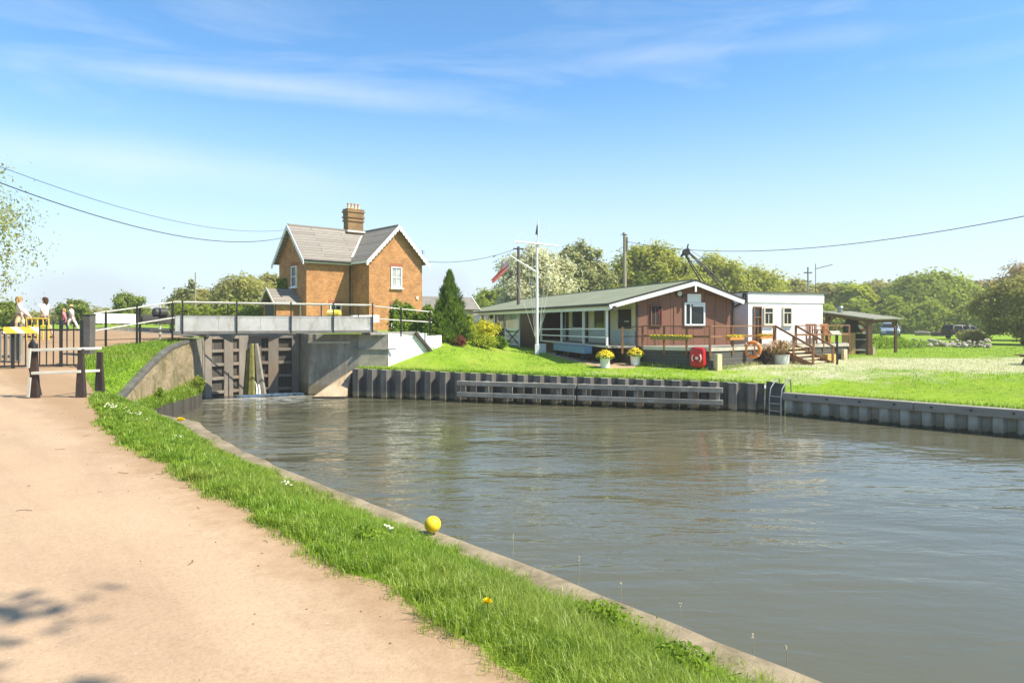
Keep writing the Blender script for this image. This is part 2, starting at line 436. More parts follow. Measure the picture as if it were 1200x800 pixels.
def make_grass_mat(name, blades):
    m = bpy.data.materials.new(name); m.use_nodes = True; nt = m.node_tree; nt.nodes.clear()
    out = nt.nodes.new('ShaderNodeOutputMaterial'); col = grass_colour(nt, blades)
    if blades:
        col = mixc(nt, 1.0, col, (1.22, 1.24, 1.1), 'MULTIPLY')
        d = N(nt, 'ShaderNodeBsdfDiffuse'); L(nt, col, d.inputs[0]); t = N(nt, 'ShaderNodeBsdfTranslucent'); L(nt, col, t.inputs[0])
        gl = N(nt, 'ShaderNodeBsdfGlossy'); gl.inputs['Roughness'].default_value = .45; gl.inputs[0].default_value = (.9, 1, .8, 1)
        a = N(nt, 'ShaderNodeMixShader'); a.inputs[0].default_value = .52; L(nt, d.outputs[0], a.inputs[1]); L(nt, t.outputs[0], a.inputs[2])
        b = N(nt, 'ShaderNodeMixShader'); b.inputs[0].default_value = .03; L(nt, a.outputs[0], b.inputs[1]); L(nt, gl.outputs[0], b.inputs[2])
        L(nt, b.outputs[0], out.inputs[0])
    else:
        b = N(nt, 'ShaderNodeBsdfPrincipled'); L(nt, col, b.inputs['Base Color']); b.inputs['Roughness'].default_value = .95; b.inputs['Specular IOR Level'].default_value = .1
        bump(nt, b, noise(nt, pos(nt), 9, 6, .75), .9, .06); L(nt, b.outputs[0], out.inputs[0])
    return m
M_turf = make_grass_mat('turf', False); M_blade = make_grass_mat('grass_blades', True)

def towpath_mat():
    m, nt, bs, out = new_mat('towpath_surface')
    p = pos(nt)
    n1 = noise(nt, p, .45, 6, .6); n2 = noise(nt, p, 42, 4, .75); n3 = noise(nt, p, 3.2, 6, .7)
    col = ramp(nt, n1, [(.3, (.40, .275, .178)), (.7, (.46, .33, .215))]).outputs[0]
    col = mixc(nt, 1, col, ramp(nt, n2, [(.28, (.82, .80, .77)), (.5, (1, 1, 1)), (.75, (1.10, 1.10, 1.10))]).outputs[0], 'MULTIPLY')
    col = mixc(nt, ramp(nt, n3, [(.55, (0, 0, 0)), (.8, (.35,) * 3)]).outputs[0], col, (.31, .205, .125))
    # wheel and foot worn streaks running along the path
    du = N(nt, 'ShaderNodeVectorMath', operation='DOT_PRODUCT'); L(nt, p, du.inputs[0]); du.inputs[1].default_value = (float(U2[0]) * .16, float(U2[1]) * .16, 0)
    dn = N(nt, 'ShaderNodeVectorMath', operation='DOT_PRODUCT'); L(nt, p, dn.inputs[0]); dn.inputs[1].default_value = (float(N2[0]), float(N2[1]), 0)
    cv = N(nt, 'ShaderNodeCombineXYZ'); L(nt, du.outputs['Value'], cv.inputs[0]); L(nt, dn.outputs['Value'], cv.inputs[1])
    col = mixc(nt, 1, col, ramp(nt, noise(nt, cv.outputs[0], 1.5, 6, .62, .3), [(.3, (.86, .85, .84)), (.52, (1, 1, 1)), (.75, (1.08, 1.07, 1.05))]).outputs[0], 'MULTIPLY')
    # scattered dark and pale grit
    vo = N(nt, 'ShaderNodeTexVoronoi'); vo.inputs['Scale'].default_value = 26; L(nt, p, vo.inputs['Vector'])
    sp = N(nt, 'ShaderNodeSeparateColor'); L(nt, vo.outputs['Color'], sp.inputs[0])
    g1 = N(nt, 'ShaderNodeMath', operation='LESS_THAN'); L(nt, vo.outputs['Distance'], g1.inputs[0]); g1.inputs[1].default_value = .2
    g2 = N(nt, 'ShaderNodeMath', operation='GREATER_THAN'); L(nt, sp.outputs[0], g2.inputs[0]); g2.inputs[1].default_value = .9
    g3 = N(nt, 'ShaderNodeMath', operation='MULTIPLY'); L(nt, g1.outputs[0], g3.inputs[0]); L(nt, g2.outputs[0], g3.inputs[1])
    g4 = N(nt, 'ShaderNodeMath', operation='MULTIPLY'); L(nt, g3.outputs[0], g4.inputs[0]); g4.inputs[1].default_value = .35
    col = mixc(nt, g4.outputs[0], col, mixc(nt, sp.outputs[1], (.16, .11, .07), (.7, .62, .5)))
    # soil darker and redder along the verge
    nn = N(nt, 'ShaderNodeVectorMath', operation='DOT_PRODUCT'); L(nt, p, nn.inputs[0]); nn.inputs[1].default_value = (float(N2[0]), float(N2[1]), 0)
    ad = N(nt, 'ShaderNodeMath', operation='MULTIPLY_ADD'); L(nt, n3, ad.inputs[0]); ad.inputs[1].default_value = 1.1; L(nt, nn.outputs['Value'], ad.inputs[2])
    f = ramp(nt, ad.outputs[0], [(.0, (0, 0, 0)), (1, (1, 1, 1))])
    mr = N(nt, 'ShaderNodeMapRange'); L(nt, ad.outputs[0], mr.inputs[0]); mr.inputs[1].default_value = 2.25; mr.inputs[2].default_value = 2.75; mr.inputs[3].default_value = 0; mr.inputs[4].default_value = .6
    nt.nodes.remove(f)
    col = mixc(nt, mr.outputs[0], col, (.27, .165, .085))
    L(nt, col, bs.inputs['Base Color']); bs.inputs['Roughness'].default_value = .95; bs.inputs['Specular IOR Level'].default_value = .12
    h = N(nt, 'ShaderNodeMath', operation='ADD'); L(nt, n2, h.inputs[0]); L(nt, noise(nt, p, 7, 5, .7), h.inputs[1])
    bump(nt, bs, h.outputs[0], .4, .012)
    return m
M_towpath = towpath_mat()

V, T, c = make_land(near_poly, [], [path_poly], zN)
onpath = in_poly(path_poly, c[:, 0], c[:, 1])
land_object('ground', V, T[~onpath], M_turf)
land_object('towpath', V, T[onpath], M_towpath)
# sandy strip in front of the verandah
strip_poly = [(GP(*q).x, GP(*q).y) for q in ((640, 414.5, 1.62), (704, 428, 1.45), (742, 429, 1.42), (757, 424.5, 1.42), (757, 414, 1.45), (712, 410, 1.5), (655, 409, 1.6))]
V, T, c = make_land(far_poly, [slit], [strip_poly], zF)
# split vertices that sit on the step of the wing wall are all inside the hole outline, so the sheet is clean
ons = in_poly(strip_poly, c[:, 0], c[:, 1])
land_object('lawn', V, T[~ons], M_turf)
land_object('sandy_path', V, T[ons], M_soil)

# ------------------------------------------------------------------ water
def water_mat():
    m, nt, bs, out = new_mat('canal_water')
    p = pos(nt)
    n0 = noise(nt, p, .12, 3, .6)
    wcol = ramp(nt, n0, [(.3, (.090, .086, .050)), (.7, (.108, .102, .064))]).outputs[0]
    # thin foam streaks drifting off the gates
    fd_ = N(nt, 'ShaderNodeVectorMath', operation='DISTANCE'); L(nt, p, fd_.inputs[0]); fd_.inputs[1].default_value = (-10.6, 30.6, 0)
    fm = N(nt, 'ShaderNodeMapRange'); L(nt, fd_.outputs['Value'], fm.inputs[0]); fm.inputs[1].default_value = .8; fm.inputs[2].default_value = 8.5; fm.inputs[3].default_value = .16; fm.inputs[4].default_value = -.12
    fn = noise(nt, mapped(nt, p, (.55, 1.9, 1)), 1.6, 7, .72, 1.2)
    fa = N(nt, 'ShaderNodeMath', operation='ADD'); L(nt, fn, fa.inputs[0]); L(nt, fm.outputs[0], fa.inputs[1])
    wcol = mixc(nt, ramp(nt, fa.outputs[0], [(.60, (0, 0, 0)), (.74, (.75,) * 3)]).outputs[0], wcol, (.62, .62, .57))
    L(nt, wcol, bs.inputs['Base Color'])
    bs.inputs['Roughness'].default_value = .04; bs.inputs['IOR'].default_value = 1.33; bs.inputs['Specular IOR Level'].default_value = .5
    # turbulence below the gates, quieter towards the camera
    v = N(nt, 'ShaderNodeVectorMath', operation='DISTANCE'); L(nt, p, v.inputs[0]); v.inputs[1].default_value = (-8, 26, 0)
    tu = N(nt, 'ShaderNodeMapRange'); L(nt, v.outputs['Value'], tu.inputs[0]); tu.inputs[1].default_value = 3; tu.inputs[2].default_value = 24; tu.inputs[3].default_value = 3.2; tu.inputs[4].default_value = .75
    a = noise(nt, mapped(nt, p, (.50, 1.15, 1)), .80, 2, .45, .9)
    b = noise(nt, mapped(nt, p, (.60, 1.6, 1)), 2.4, 2, .5, .7)
    c_ = noise(nt, mapped(nt, p, (.8, 1.6, 1)), 8, 2, .5)
    s1 = N(nt, 'ShaderNodeMath', operation='MULTIPLY_ADD'); L(nt, b, s1.inputs[0]); s1.inputs[1].default_value = .34; L(nt, a, s1.inputs[2])
    s2 = N(nt, 'ShaderNodeMath', operation='MULTIPLY_ADD'); L(nt, c_, s2.inputs[0]); s2.inputs[1].default_value = .09; L(nt, s1.outputs[0], s2.inputs[2])
    pt_ = ramp(nt, noise(nt, mapped(nt, p, (.6, 1.2, 1)), .22, 3, .6, .5), [(.35, (.35,) * 3), (.65, (1.25,) * 3)])
    tm = N(nt, 'ShaderNodeMath', operation='MULTIPLY'); L(nt, tu.outputs[0], tm.inputs[0]); L(nt, pt_.outputs[0], tm.inputs[1])
    s3 = N(nt, 'ShaderNodeMath', operation='MULTIPLY'); L(nt, s2.outputs[0], s3.inputs[0]); L(nt, tm.outputs[0], s3.inputs[1])
    bm_ = bump(nt, bs, s3.outputs[0], 1.0, .040)
    return m
M_water = water_mat()
wb = MB(); wb.quad((-60, -120, 0), (140, -120, 0), (140, 34.5, 0), (-60, 34.5, 0))
tag(wb.build('canal_water', M_water, fix=False), kind='structure')
uw = MB(); q0 = GL + LA * .9 - LB * .2; q1 = GR + LA * .9 + LB * .2
uw.quad((q0.x, q0.y, 2.15), (q1.x, q1.y, 2.15), ((q1 + LA * 44.5).x, (q1 + LA * 44.5).y, 2.15), ((q0 + LA * 44.5).x, (q0 + LA * 44.5).y, 2.15))
tag(uw.build('lock_water', M_water, fix=False), kind='structure')
# bed of the canal
bd = MB(); bd.quad((-60, -120, -1.6), (140, -120, -1.6), (140, 34.4, -1.6), (-60, 34.4, -1.6)); tag(bd.build('canal_bed', M_soil, fix=False), kind='structure')

# ------------------------------------------------------------------ banks and walls
def strip_wall(mb, pts, width, zb, inward, top_off=.04):
    """wall along pts (x,y,z top); width towards the land"""
    P = [Vector((a, b, 0)) for a, b, _ in pts]; n = len(P); vs = []
    for i in range(n):
        d = (P[min(i + 1, n - 1)] - P[max(i - 1, 0)]).normalized(); nn = Vector((-d.y, d.x, 0)) * inward
        z = pts[i][2] + top_off
        vs += [P[i] + Vector((0, 0, zb)), P[i] + Vector((0, 0, z)), P[i] + nn * width + Vector((0, 0, z)), P[i] + nn * width + Vector((0, 0, zb))]
    fs = []
    for i in range(n - 1):
        for k in range(4): fs.append((i * 4 + k, i * 4 + (k + 1) % 4, i * 4 + 4 + (k + 1) % 4, i * 4 + 4 + k))
    fs += [(3, 2, 1, 0), tuple((n - 1) * 4 + k for k in range(4))]
    mb.add(vs, fs)
cop = [p for p in NE if p[1] < 18.9 and p[0] > -10.61]
# NE runs upstream: land lies to its left
w = MB(); strip_wall(w, [(x, y, 1.16) for x, y, z in cop], .3, -1.5, 1, 0)
t = thing('canal_bank_wall', 'long pale concrete bank edging between the near grass verge and the water', 'wall', (2, 4, 0))
w.build('bank_wall', M_conc, t)
w = MB()
seg = .9; acc = []
dens = []
for i in range(len(cop) - 1):
    a = Vector(cop[i]); b = Vector(cop[i + 1]); k = max(1, int((b - a).length / .25))
    dens += [tuple(a + (b - a) * j / k) for j in range(k)]
strip_wall(w, [(x + .012 * math.sin(i * 1.7), y + .012 * math.sin(i * 2.3 + 1), 1.285 + .014 * math.sin(i * .9) * math.sin(i * .23)) for i, (x, y, z) in enumerate(dens)], .36, 1.157, 1, 0)
w.build('coping', pm('coping_concrete', (.29, .23, .15), .3, 2.2, .95, .7, stain=(.12, .10, .05), stain_amt=.85, stain_scale=2.2), t)

M_oldbrick = brick_mat('old_lock_brick', (.37, .28, .17), (.25, .19, .12), (.35, .30, .21), stain=(.13, .115, .05), amt=.9)
M_stonecop = pm('coping_stone', (.135, .125, .11), .4, 2.2, .85, .4)
t = thing('wing_wall', 'curved old brick wing wall sweeping down from the bridge beside the lock gates', 'wall', (-13, 26, 0))
WS = []
for i in range(len(WING) - 1):
    for j in range(4): WS.append(tuple(np.array(WING[i]) + (np.array(WING[i + 1]) - np.array(WING[i])) * j / 4))
WS.append(WING[-1])
# face leans back a little: base towards the water
w = MB(); vs = []; fs = []
for x, y, z in WS: vs += [(x + .28, y - .05, -.6), (x + .02, y, z - .02), (x - .22, y + .02, z - .02)]
for i in range(len(WS) - 1):
    for k in range(2): fs.append((i * 3 + k, i * 3 + k + 1, i * 3 + 3 + k + 1, i * 3 + 3 + k))
w.add(vs, fs); w.build('brick_face', M_oldbrick, t)
w = MB(); vs = []; fs = []
for x, y, z in WS: vs += [(x + .06, y, z - .03), (x + .06, y, z + .08), (x - .20, y, z + .09), (x - .20, y, z - .05)]
for i in range(len(WS) - 1):
    for k in range(4): fs.append((i * 4 + k, i * 4 + (k + 1) % 4, i * 4 + 4 + (k + 1) % 4, i * 4 + 4 + k))
fs += [(3, 2, 1, 0), tuple((len(WS) - 1) * 4 + k for k in range(4))]
w.add(vs, fs); w.build('coping', M_stonecop, t)
# drain mouth at the foot of the wall
pw = MB(); pw.tube([(-11.7, 20.4, .86), (-11.2, 20.25, .84)], .13, 14); o = pw.build('drain_pipe', M_conc, None, smooth=True)
tag(o, 'short grey drain pipe poking out at the foot of the curved brick wing wall', 'pipe')

# planted ledge below the wing wall
LED = [(-11.2, 20.6, .52), (-11.75, 22.4, .55), (-11.95, 23.9, .55), (-12.27, 26.7, .52), (-12.75, 28.1, .5)]
t = thing('planted_ledge', 'low dark timber faced ledge with grass growing on it under the wing wall', 'ledge', (-12, 24, 0))
w = MB(); strip_wall(w, LED, .14, -.8, 1, 0); w.build('timber_face', plank_mat('ledge_planks', (.085, .075, .062), .2, .5, vertical=True), t)
w = MB(); vs = []; fs = []
for i, (x, y, z) in enumerate(LED):
    k = i / (len(LED) - 1); wx = np.interp(y, [p[1] for p in WING], [p[0] for p in WING])
    vs += [(x - .1, y, z - .03), ((x + wx) / 2, y, z + .12), (wx + .02, y, z + .2)]
for i in range(len(LED) - 1):
    for k in range(2): fs.append((i * 3 + k, i * 3 + k + 1, i * 3 + 3 + k + 1, i * 3 + 3 + k))
w.add(vs, fs); w.build('earth_fill', M_turf, t, smooth=True)

# lock chamber walls behind the gates
M_lockwall = pm('lock_wall_concrete', (.26, .235, .18), .3, 1.5, .9, .5, stain=(.09, .085, .05), stain_amt=.85, stain_scale=1.6)
t = thing('lock_chamber', 'lock chamber side walls of stained concrete behind and beside the gates', 'lock', (-12, 33, 0))
w = MB()
p0 = Vector((-13.3, 28.2, 0)); w.prism([p0 + Vector((0, 0, -1)), GL + Vector((0, 0, -1)), GL + Vector((-.6, -.1, -1)), p0 + Vector((-.6, 0, -1))], (0, 0, 3.66))
w.build('wall_pier', M_lockwall, t)
w = MB(); w.prism([GL - LB * .45, GL, GL + LA * LEN_LOCK, GL + LA * LEN_LOCK - LB * .45], (0, 0, 2.74)); w.build('side_wall', M_lockwall, t)
w = MB(); w.prism([GR + LB * .45, GR, GR + LA * LEN_LOCK, GR + LA * LEN_LOCK + LB * .45], (0, 0, 2.765)); w.build('side_wall', M_lockwall, t)
w = MB(); w.prism([gl_end - LB * .5, gr_end + LB * .5, gr_end + LB * .5 - LA * .4, gl_end - LB * .5 - LA * .4], (0, 0, 2.77)); w.build('head_wall', M_lockwall, t)

# concrete abutment right of the gates
t = thing('lock_abutment', 'stained grey concrete abutment wall between the lock gates and the white wall', 'wall', (-8, 31.2, 0))
w = MB(); w.prism([(GR.x, GR.y, -1), (wallA[0], wallA[1], -1), (wallA[0] + .05, 32.6, -1), (GR.x + .4, GR.y + .2, -1)], (0, 0, 3.805)); w.build('wall_pier', M_lockwall, t)
w = MB(); w.prism([(-9.3, 31.2, -1), (-7.02, 31.2, -1), (-7.02, 31.55, -1), (-9.25, 31.55, -1)], (0, 0, 3.80)); w.build('wall', M_conc, t)
w = MB(); w.prism([(-7.015, 31.2, .9), (-5.66, 31.2, .9), (-5.72, 31.5, .9), (-7.015, 31.5, .9)], (0, 0, 1.89)); w.build('wall', pm('abutment_block', (.34, .31, .25), .25, 2.2, .9, .5, stain=(.16, .15, .10), stain_amt=.6), t)
w = MB(); w.box((-8.35, 31.165, 2.42), (1.9, .06, .09)); w.build('ledge', M_concpale, t)
w = MB(); w.box((-6.3, 31.16, 2.12), (2.0, .07, .05)); w.build('ledge', M_conc, t)
w = MB(); w.prism([(-8.75, 29.95, -.6), (-7.3, 29.95, -.6), (-7.3, 31.19, -.6), (-8.9, 31.19, -.6)], (0, 0, .68))
w.build('apron_base', M_darkwood, t)
w = MB(); vs = [(-8.72, 29.98, .085), (-7.3, 29.98, .085), (-7.3, 31.19, 1.15), (-8.3, 31.19, .55), (-8.85, 31.19, .12), (-7.3, 31.19, .085), (-8.85, 31.19, .085)]
w.add(vs, [(0, 1, 2, 3), (0, 3, 4), (1, 5, 2), (0, 4, 6), (2, 5, 6, 4, 3), (0, 6, 5, 1)]); w.build('apron', pm('apron_concrete', (.46, .36, .24), .25, 1.6, .9, .5, stain=(.24, .15, .08), stain_amt=.6), t)

t = thing('white_wall', 'white painted retaining wall stepping down beside the conifer at the end of the bridge', 'wall', (-4.5, 32, 0))
M_whitewall = pm('white_masonry', (.80, .78, .74), .08, 1.2, .85, .3, stain=(.52, .47, .36), stain_amt=.4)
w = MB(); w.prism([(-5.65, 31.19, .9), (-4.05, 32.47, .9), (-4.23, 32.7, .9), (-5.72, 31.49, .9)], (0, 0, 1.92)); w.build('wall', M_whitewall, t)
w = MB(); w.prism([(-4.05, 32.475, .9), (-3.4, 33.0, .9), (-3.78, 35.2, .9), (-3.97, 35.2, .9), (-3.66, 33.15, .9), (-4.22, 32.7, .9)], (0, 0, 1.80)); w.build('wall', M_whitewall, t)
w = MB(); w.bar((-4.52, 31.98, 2.86), (-3.72, 32.56, 1.80), .13, .13)
w.build('prop', M_darkwood, t)

# sheet piling of the far bank
M_pile = pm('steel_sheet_piling', (.145, .135, .12), .4, 1.3, .75, .35, stretch=(1, 1, .25), stain=(.07, .055, .045), stain_amt=.7, stain_scale=2.5)
M_pile2 = pm('pale_sheet_piling', (.40, .39, .34), .25, 1.3, .8, .35, stretch=(1, 1, .25), stain=(.17, .14, .10), stain_amt=.6, stain_scale=2.5)
def waterline(m, c_tan, c_dark, z0=.30):
    nt = m.node_tree; bs = [n for n in nt.nodes if n.type == 'BSDF_PRINCIPLED'][0]; src = bs.inputs['Base Color'].links[0].from_socket
    p = pos(nt); s = N(nt, 'ShaderNodeSeparateXYZ'); L(nt, p, s.inputs[0])
    a = N(nt, 'ShaderNodeMath', operation='MULTIPLY_ADD'); L(nt, noise(nt, p, 4, 4, .7), a.inputs[0]); a.inputs[1].default_value = -.35; L(nt, s.outputs[2], a.inputs[2])
    f = N(nt, 'ShaderNodeMapRange'); L(nt, a.outputs[0], f.inputs[0]); f.inputs[1].default_value = z0 - .13; f.inputs[2].default_value = z0 - .33; f.inputs[3].default_value = 0; f.inputs[4].default_value = .75
    col = mixc(nt, f.outputs[0], src, c_tan)
    g = N(nt, 'ShaderNodeMapRange'); L(nt, a.outputs[0], g.inputs[0]); g.inputs[1].default_value = -.06; g.inputs[2].default_value = -.12; g.inputs[3].default_value = 0; g.inputs[4].default_value = .9
    L(nt, mixc(nt, g.outputs[0], col, c_dark), bs.inputs['Base Color'])
for m_ in (M_pile, M_pile2): waterline(m_, (.27, .215, .13), (.045, .045, .025))
for m_ in (M_conc, M_lockwall): waterline(m_, (.16, .13, .07), (.04, .045, .02), .55)
M_cap = pm('timber_capping', (.30, .27, .225), .2, 2, .85, .4, stretch=(.6, .6, 3), stain=(.17, .15, .11), stain_amt=.5)
def piling(mb, A, B, za, zb_, pitch, depth, bottom, tops):
    A = Vector((A[0], A[1], 0)); B = Vector((B[0], B[1], 0)); d = (B - A); ln = d.length; d.normalize()
    out = Vector((d.y, -d.x, 0))
    if out.y > 0: out = -out
    prof = []; k = 0.0; n = max(1, round(ln / pitch)); pt = ln / n
    for i in range(n):
        o = i * pt
        prof += [(o, 0), (o + pt * .14, depth), (o + pt * .52, depth), (o + pt * .66, 0)]
    prof.append((ln, 0))
    vs = []; fs = []
    for s_, q in prof:
        p = A + d * s_ + out * q; z = za + (zb_ - za) * s_ / ln
        vs += [p + Vector((0, 0, bottom)), p + Vector((0, 0, z)), p - out * .02 + Vector((0, 0, z)), p - out * .02 + Vector((0, 0, bottom))]
    for i in range(len(prof) - 1):
        for a_ in range(3): fs.append((i * 4 + a_, i * 4 + a_ + 1, i * 4 + 5 + a_, i * 4 + 4 + a_))
    mb.add(vs, fs)
    vs2 = []; fs2 = []
    for s_, q in prof:
        p = A + d * s_ + out * q; z = za + (zb_ - za) * s_ / ln; b_ = A + d * s_ - out * .25
        vs2 += [p + Vector((0, 0, z - .01)), Vector((b_.x, b_.y, z - .01))]
    for i in range(len(prof) - 1): fs2.append((i * 2, i * 2 + 1, i * 2 + 3, i * 2 + 2))
    tops.add(vs2, fs2)
t = thing('sheet_pile_wall', 'tall dark steel sheet piling wall holding up the lawn opposite', 'wall', (0, 28.5, 0))
w = MB(); tp = MB()
piling(w, (-7.07, 30.56), (9.5, 25.70), 1.28, 1.05, .70, .30, -1.2, tp)
w.build('piling', M_pile, t, fix=False)
tp.build('concrete_top', M_conc, t)
w = MB(); w.bar((-7.07, 30.50, .55), (-7.07, 31.2, .55), .06, 1.5); w.bar((9.55, 25.66, .55), (9.95, 24.95, .5), .06, 1.2); w.build('end_plate', M_pile, t)
t = thing('low_pile_wall', 'low pale sheet piling wall topped by a grey timber beam, right of the ladder', 'wall', (15, 20, 0))
w = MB(); tp = MB()
dirr = Vector((5.22, -5.07, 0)).normalized(); e0 = Vector((9.98, 24.88, 0)); e1 = e0 + dirr * 70
piling(w, (e0.x, e0.y), (e1.x, e1.y), .58, .60, .62, .22, -1.2, tp)
w.build('piling', M_pile2, t, fix=False)
w = MB(); perp = Vector((-dirr.y, dirr.x, 0)); perp = perp if perp.y < 0 else -perp
for i in range(16):
    a = e0 + dirr * (i * 4.2) + perp * .14; b = e0 + dirr * (i * 4.2 + 4.185) + perp * .14
    w.bar(a + Vector((0, 0, .68)), b + Vector((0, 0, .68)), .34, .27)
w.build('capping_beam', M_cap, t, bevel=.012)
w = MB()
for i in range(46):
    a = e0 + dirr * (.5 + i * 1.05) + perp * .325 + Vector((0, 0, .7)); w.tube([a - perp * .02, a + perp * .012], .035, 8)
w.build('bolts', M_black, t)

# timber fender in front of the tall piling
A = Vector((-7.07, 30.56, 0)); B = Vector((9.5, 25.70, 0)); d = (B - A).normalized(); out = Vector((d.y, -d.x, 0)); out = out if out.y < 0 else -out
def on_pile(px):
    k = (px - 600) / F; t_ = (k * A.y - A.x) / (d.x - k * d.y); return t_
s0, s1, sm_ = on_pile(541), on_pile(847), on_pile(679)
t = thing('timber_fender', 'weathered timber fender rails bolted along the tall sheet piling', 'fender', tuple(A + d * s0))
for (a, b) in ((s0, sm_ - .03), (sm_ + .03, s1)):
    for z in (.34, .80):
        w = MB(); p = A + d * a + out * .52; q = A + d * b + out * .52
        w.bar(p + Vector((0, 0, z)), q + Vector((0, 0, z)), .16, .19); w.build('rail', M_greywood, t, bevel=.012)
k = s0 + .25
while k < s1:
    p = A + d * k + out * .385; w = MB(); w.box((p.x, p.y, .5), (.16, .1, .8), math.atan2(d.y, d.x)); w.build('post', M_greywood, t, bevel=.01); k += 1.02

# safety ladder in the corner
t = thing('bank_ladder', 'slim galvanised ladder with curved handrails in the corner of the far bank', 'ladder', (9.7, 24.9, 0))
for k in (0, 1):
    b = Vector((9.62, 25.05, 0)) + dirr * (.42 * k) + perp * .42
    w = MB(); w.tube([b + Vector((0, 0, -.6)), b + Vector((0, 0, .6)), b + Vector((0, 0, .95)) - perp * .1, b - perp * .6 + Vector((0, 0, 1.28)), b - perp * .85 + Vector((0, 0, 1.25)), b - perp * .95 + Vector((0, 0, .7))], .023, 8)
    w.build('handrail', M_steel, t, smooth=True)
for z in (-.1, .15, .42, .68):
    b = Vector((9.62, 25.05, z)) + perp * .42; w = MB(); w.tube([b, b + dirr * .42], .018, 6); w.build('rung', M_steel, t)
# ------------------------------------------------------------------ lock gates
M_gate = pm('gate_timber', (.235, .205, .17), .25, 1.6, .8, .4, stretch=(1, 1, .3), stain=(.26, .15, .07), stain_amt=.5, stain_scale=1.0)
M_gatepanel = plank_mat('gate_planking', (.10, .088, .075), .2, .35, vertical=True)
M_moss = pm('mossy_timber', (.24, .22, .07), .35, 6, .95, .6, stain=(.12, .14, .03), stain_amt=.8, stain_scale=4)
mid = (GL + GR) / 2 + LA * .75
def gate_leaf(heel, mitre, label):
    t = thing('lock_gate', label, 'lock gate', (heel.x, heel.y, -.4), 'lower lock gates')
    d = (mitre - heel); ln = d.length; d.normalize(); n = Vector((d.y, -d.x, 0)); n = n if n.y < 0 else -n
    rz = math.atan2(d.y, d.x)
    def B(s0, s1, z0, z1, depth, thick):
        c = heel + d * (s0 + s1) / 2 - n * (depth + thick / 2)
        return ((c.x, c.y, (z0 + z1) / 2), (abs(s1 - s0), thick, z1 - z0), rz)
    zt = 2.72
    for nm, s0, s1 in (('heel_post', .02, .36), ('stile', ln * .5 - .16, ln * .5 + .30), ('mitre_post', ln - .52, ln - .02)):
        w = MB(); w.box(*B(s0, s1, -.5, zt, 0, .30)); w.build(nm, M_gate, t, bevel=.012)
    zs = [-.45, .12, .74, 1.36, 1.98, 2.58]
    for z in zs:
        for q0_, q1_ in ((.37, ln * .5 - .165), (ln * .5 + .305, ln - .525)): w = MB(); w.box(*B(q0_, q1_, z, z + .13, .006, .25)); w.build('rail', M_gate, t, bevel=.008)
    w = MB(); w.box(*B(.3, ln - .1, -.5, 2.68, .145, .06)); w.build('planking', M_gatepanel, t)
    return t, d, n, zt
tl, dl, nl, zt = gate_leaf(GL, mid - LB * .01, 'left leaf of the lower lock gates, brown timber with eight dark recesses')
tr, dr, nr, _ = gate_leaf(GR, mid + LB * .01, 'right leaf of the lower lock gates, brown timber next to the concrete abutment')
for (t, a, b) in ((tl, -.10, -.26), (tr, .10, .26)):   # slimy boards either side of the mitre
    w = MB(); p = mid + nl * .30 + LB * a; q = mid + nl * .55 + LB * b
    w.prism([Vector((p.x - .03, p.y, 2.35)), Vector((p.x + .05, p.y, 2.35)), Vector((q.x + .12, q.y, -.1)), Vector((q.x - .12, q.y, -.1))], (.05, .10, 0)); w.build('fender_board', M_greywood if t is tr else M_moss, t)
w = MB(); p = mid + nl * .10; w.prism([Vector((p.x - .12, p.y - .1, 2.1)), Vector((p.x + .12, p.y - .1, 2.1)), Vector((p.x + .26, p.y - .25, -.2)), Vector((p.x - .2, p.y - .25, -.2))], (.03, .1, 0)); w.build('weed_strip', M_moss, tl)
# balance beams
M_beam = pm('beam_black', (.07, .065, .06), .25, 3, .7, .3)
for (t, heel, dd, ln_) in ((tl, GL, -1, 4.6), (tr, GR, 1, 4.4)):
    w = MB(); z = 3.46; d_ = (LB * dd + LA * (.02)).normalized()
    inner = heel - d_ * 1.7; p1 = heel + d_ * 2.67; p2 = heel + d_ * 4.15
    w.bar((inner.x, inner.y, z), (p1.x, p1.y, z + .02), .34, .36); w.build('balance_beam', M_beam, t, bevel=.02)
    w = MB(); w.bar((p1.x, p1.y, z + .02), (p2.x, p2.y, z + .04), .36, .40); w.build('beam_end', M_white, t, bevel=.02)
    w = MB(); w.bar((heel.x, heel.y, 2.7), (heel.x, heel.y, 3.27), .3, .3); w.build('post_head', M_beam, t)
# foam where water leaks through the gates
M_foam = pm('water_foam', (.85, .87, .86), .1, 14, .8, .6, stain=(.45, .47, .42), stain_amt=.6, stain_scale=9)
rr = random.Random(5)
fo = MB()
for i in range(700):
    a = rr.random(); c = GL + (GR - GL) * (.30 + .70 * a) + LA * (.55 - abs(a - .3) * .9 - .5) + nl * rr.uniform(.1, .5 + 1.0 * max(0, .45 - abs(a - .12)))
    if a > .35 and rr.random() < .45: continue
    fo.ball((c.x, c.y, rr.uniform(-.01, .02)), rr.uniform(.02, .075), 4, (1.5, 1, .45))
tag(fo.build('foam', M_foam, smooth=True), 'white foam churning on the water at the foot of the lock gates', 'foam', kind='stuff')
w = MB()
for k, s in enumerate((.0, .12)):
    b = mid + nl * .3 + LB * (.18 + s); w.tube([(b.x - .1, b.y, .55 - .05 * k), (b.x, b.y - .12, .45), (b.x + .08, b.y - .25, .2), (b.x + .1, b.y - .3, -.05)], [.015, .025, .035, .05], 6)
tag(w.build('leaking_water', M_foam, smooth=True), 'white jets of water leaking through the lock gates', 'water', kind='stuff')

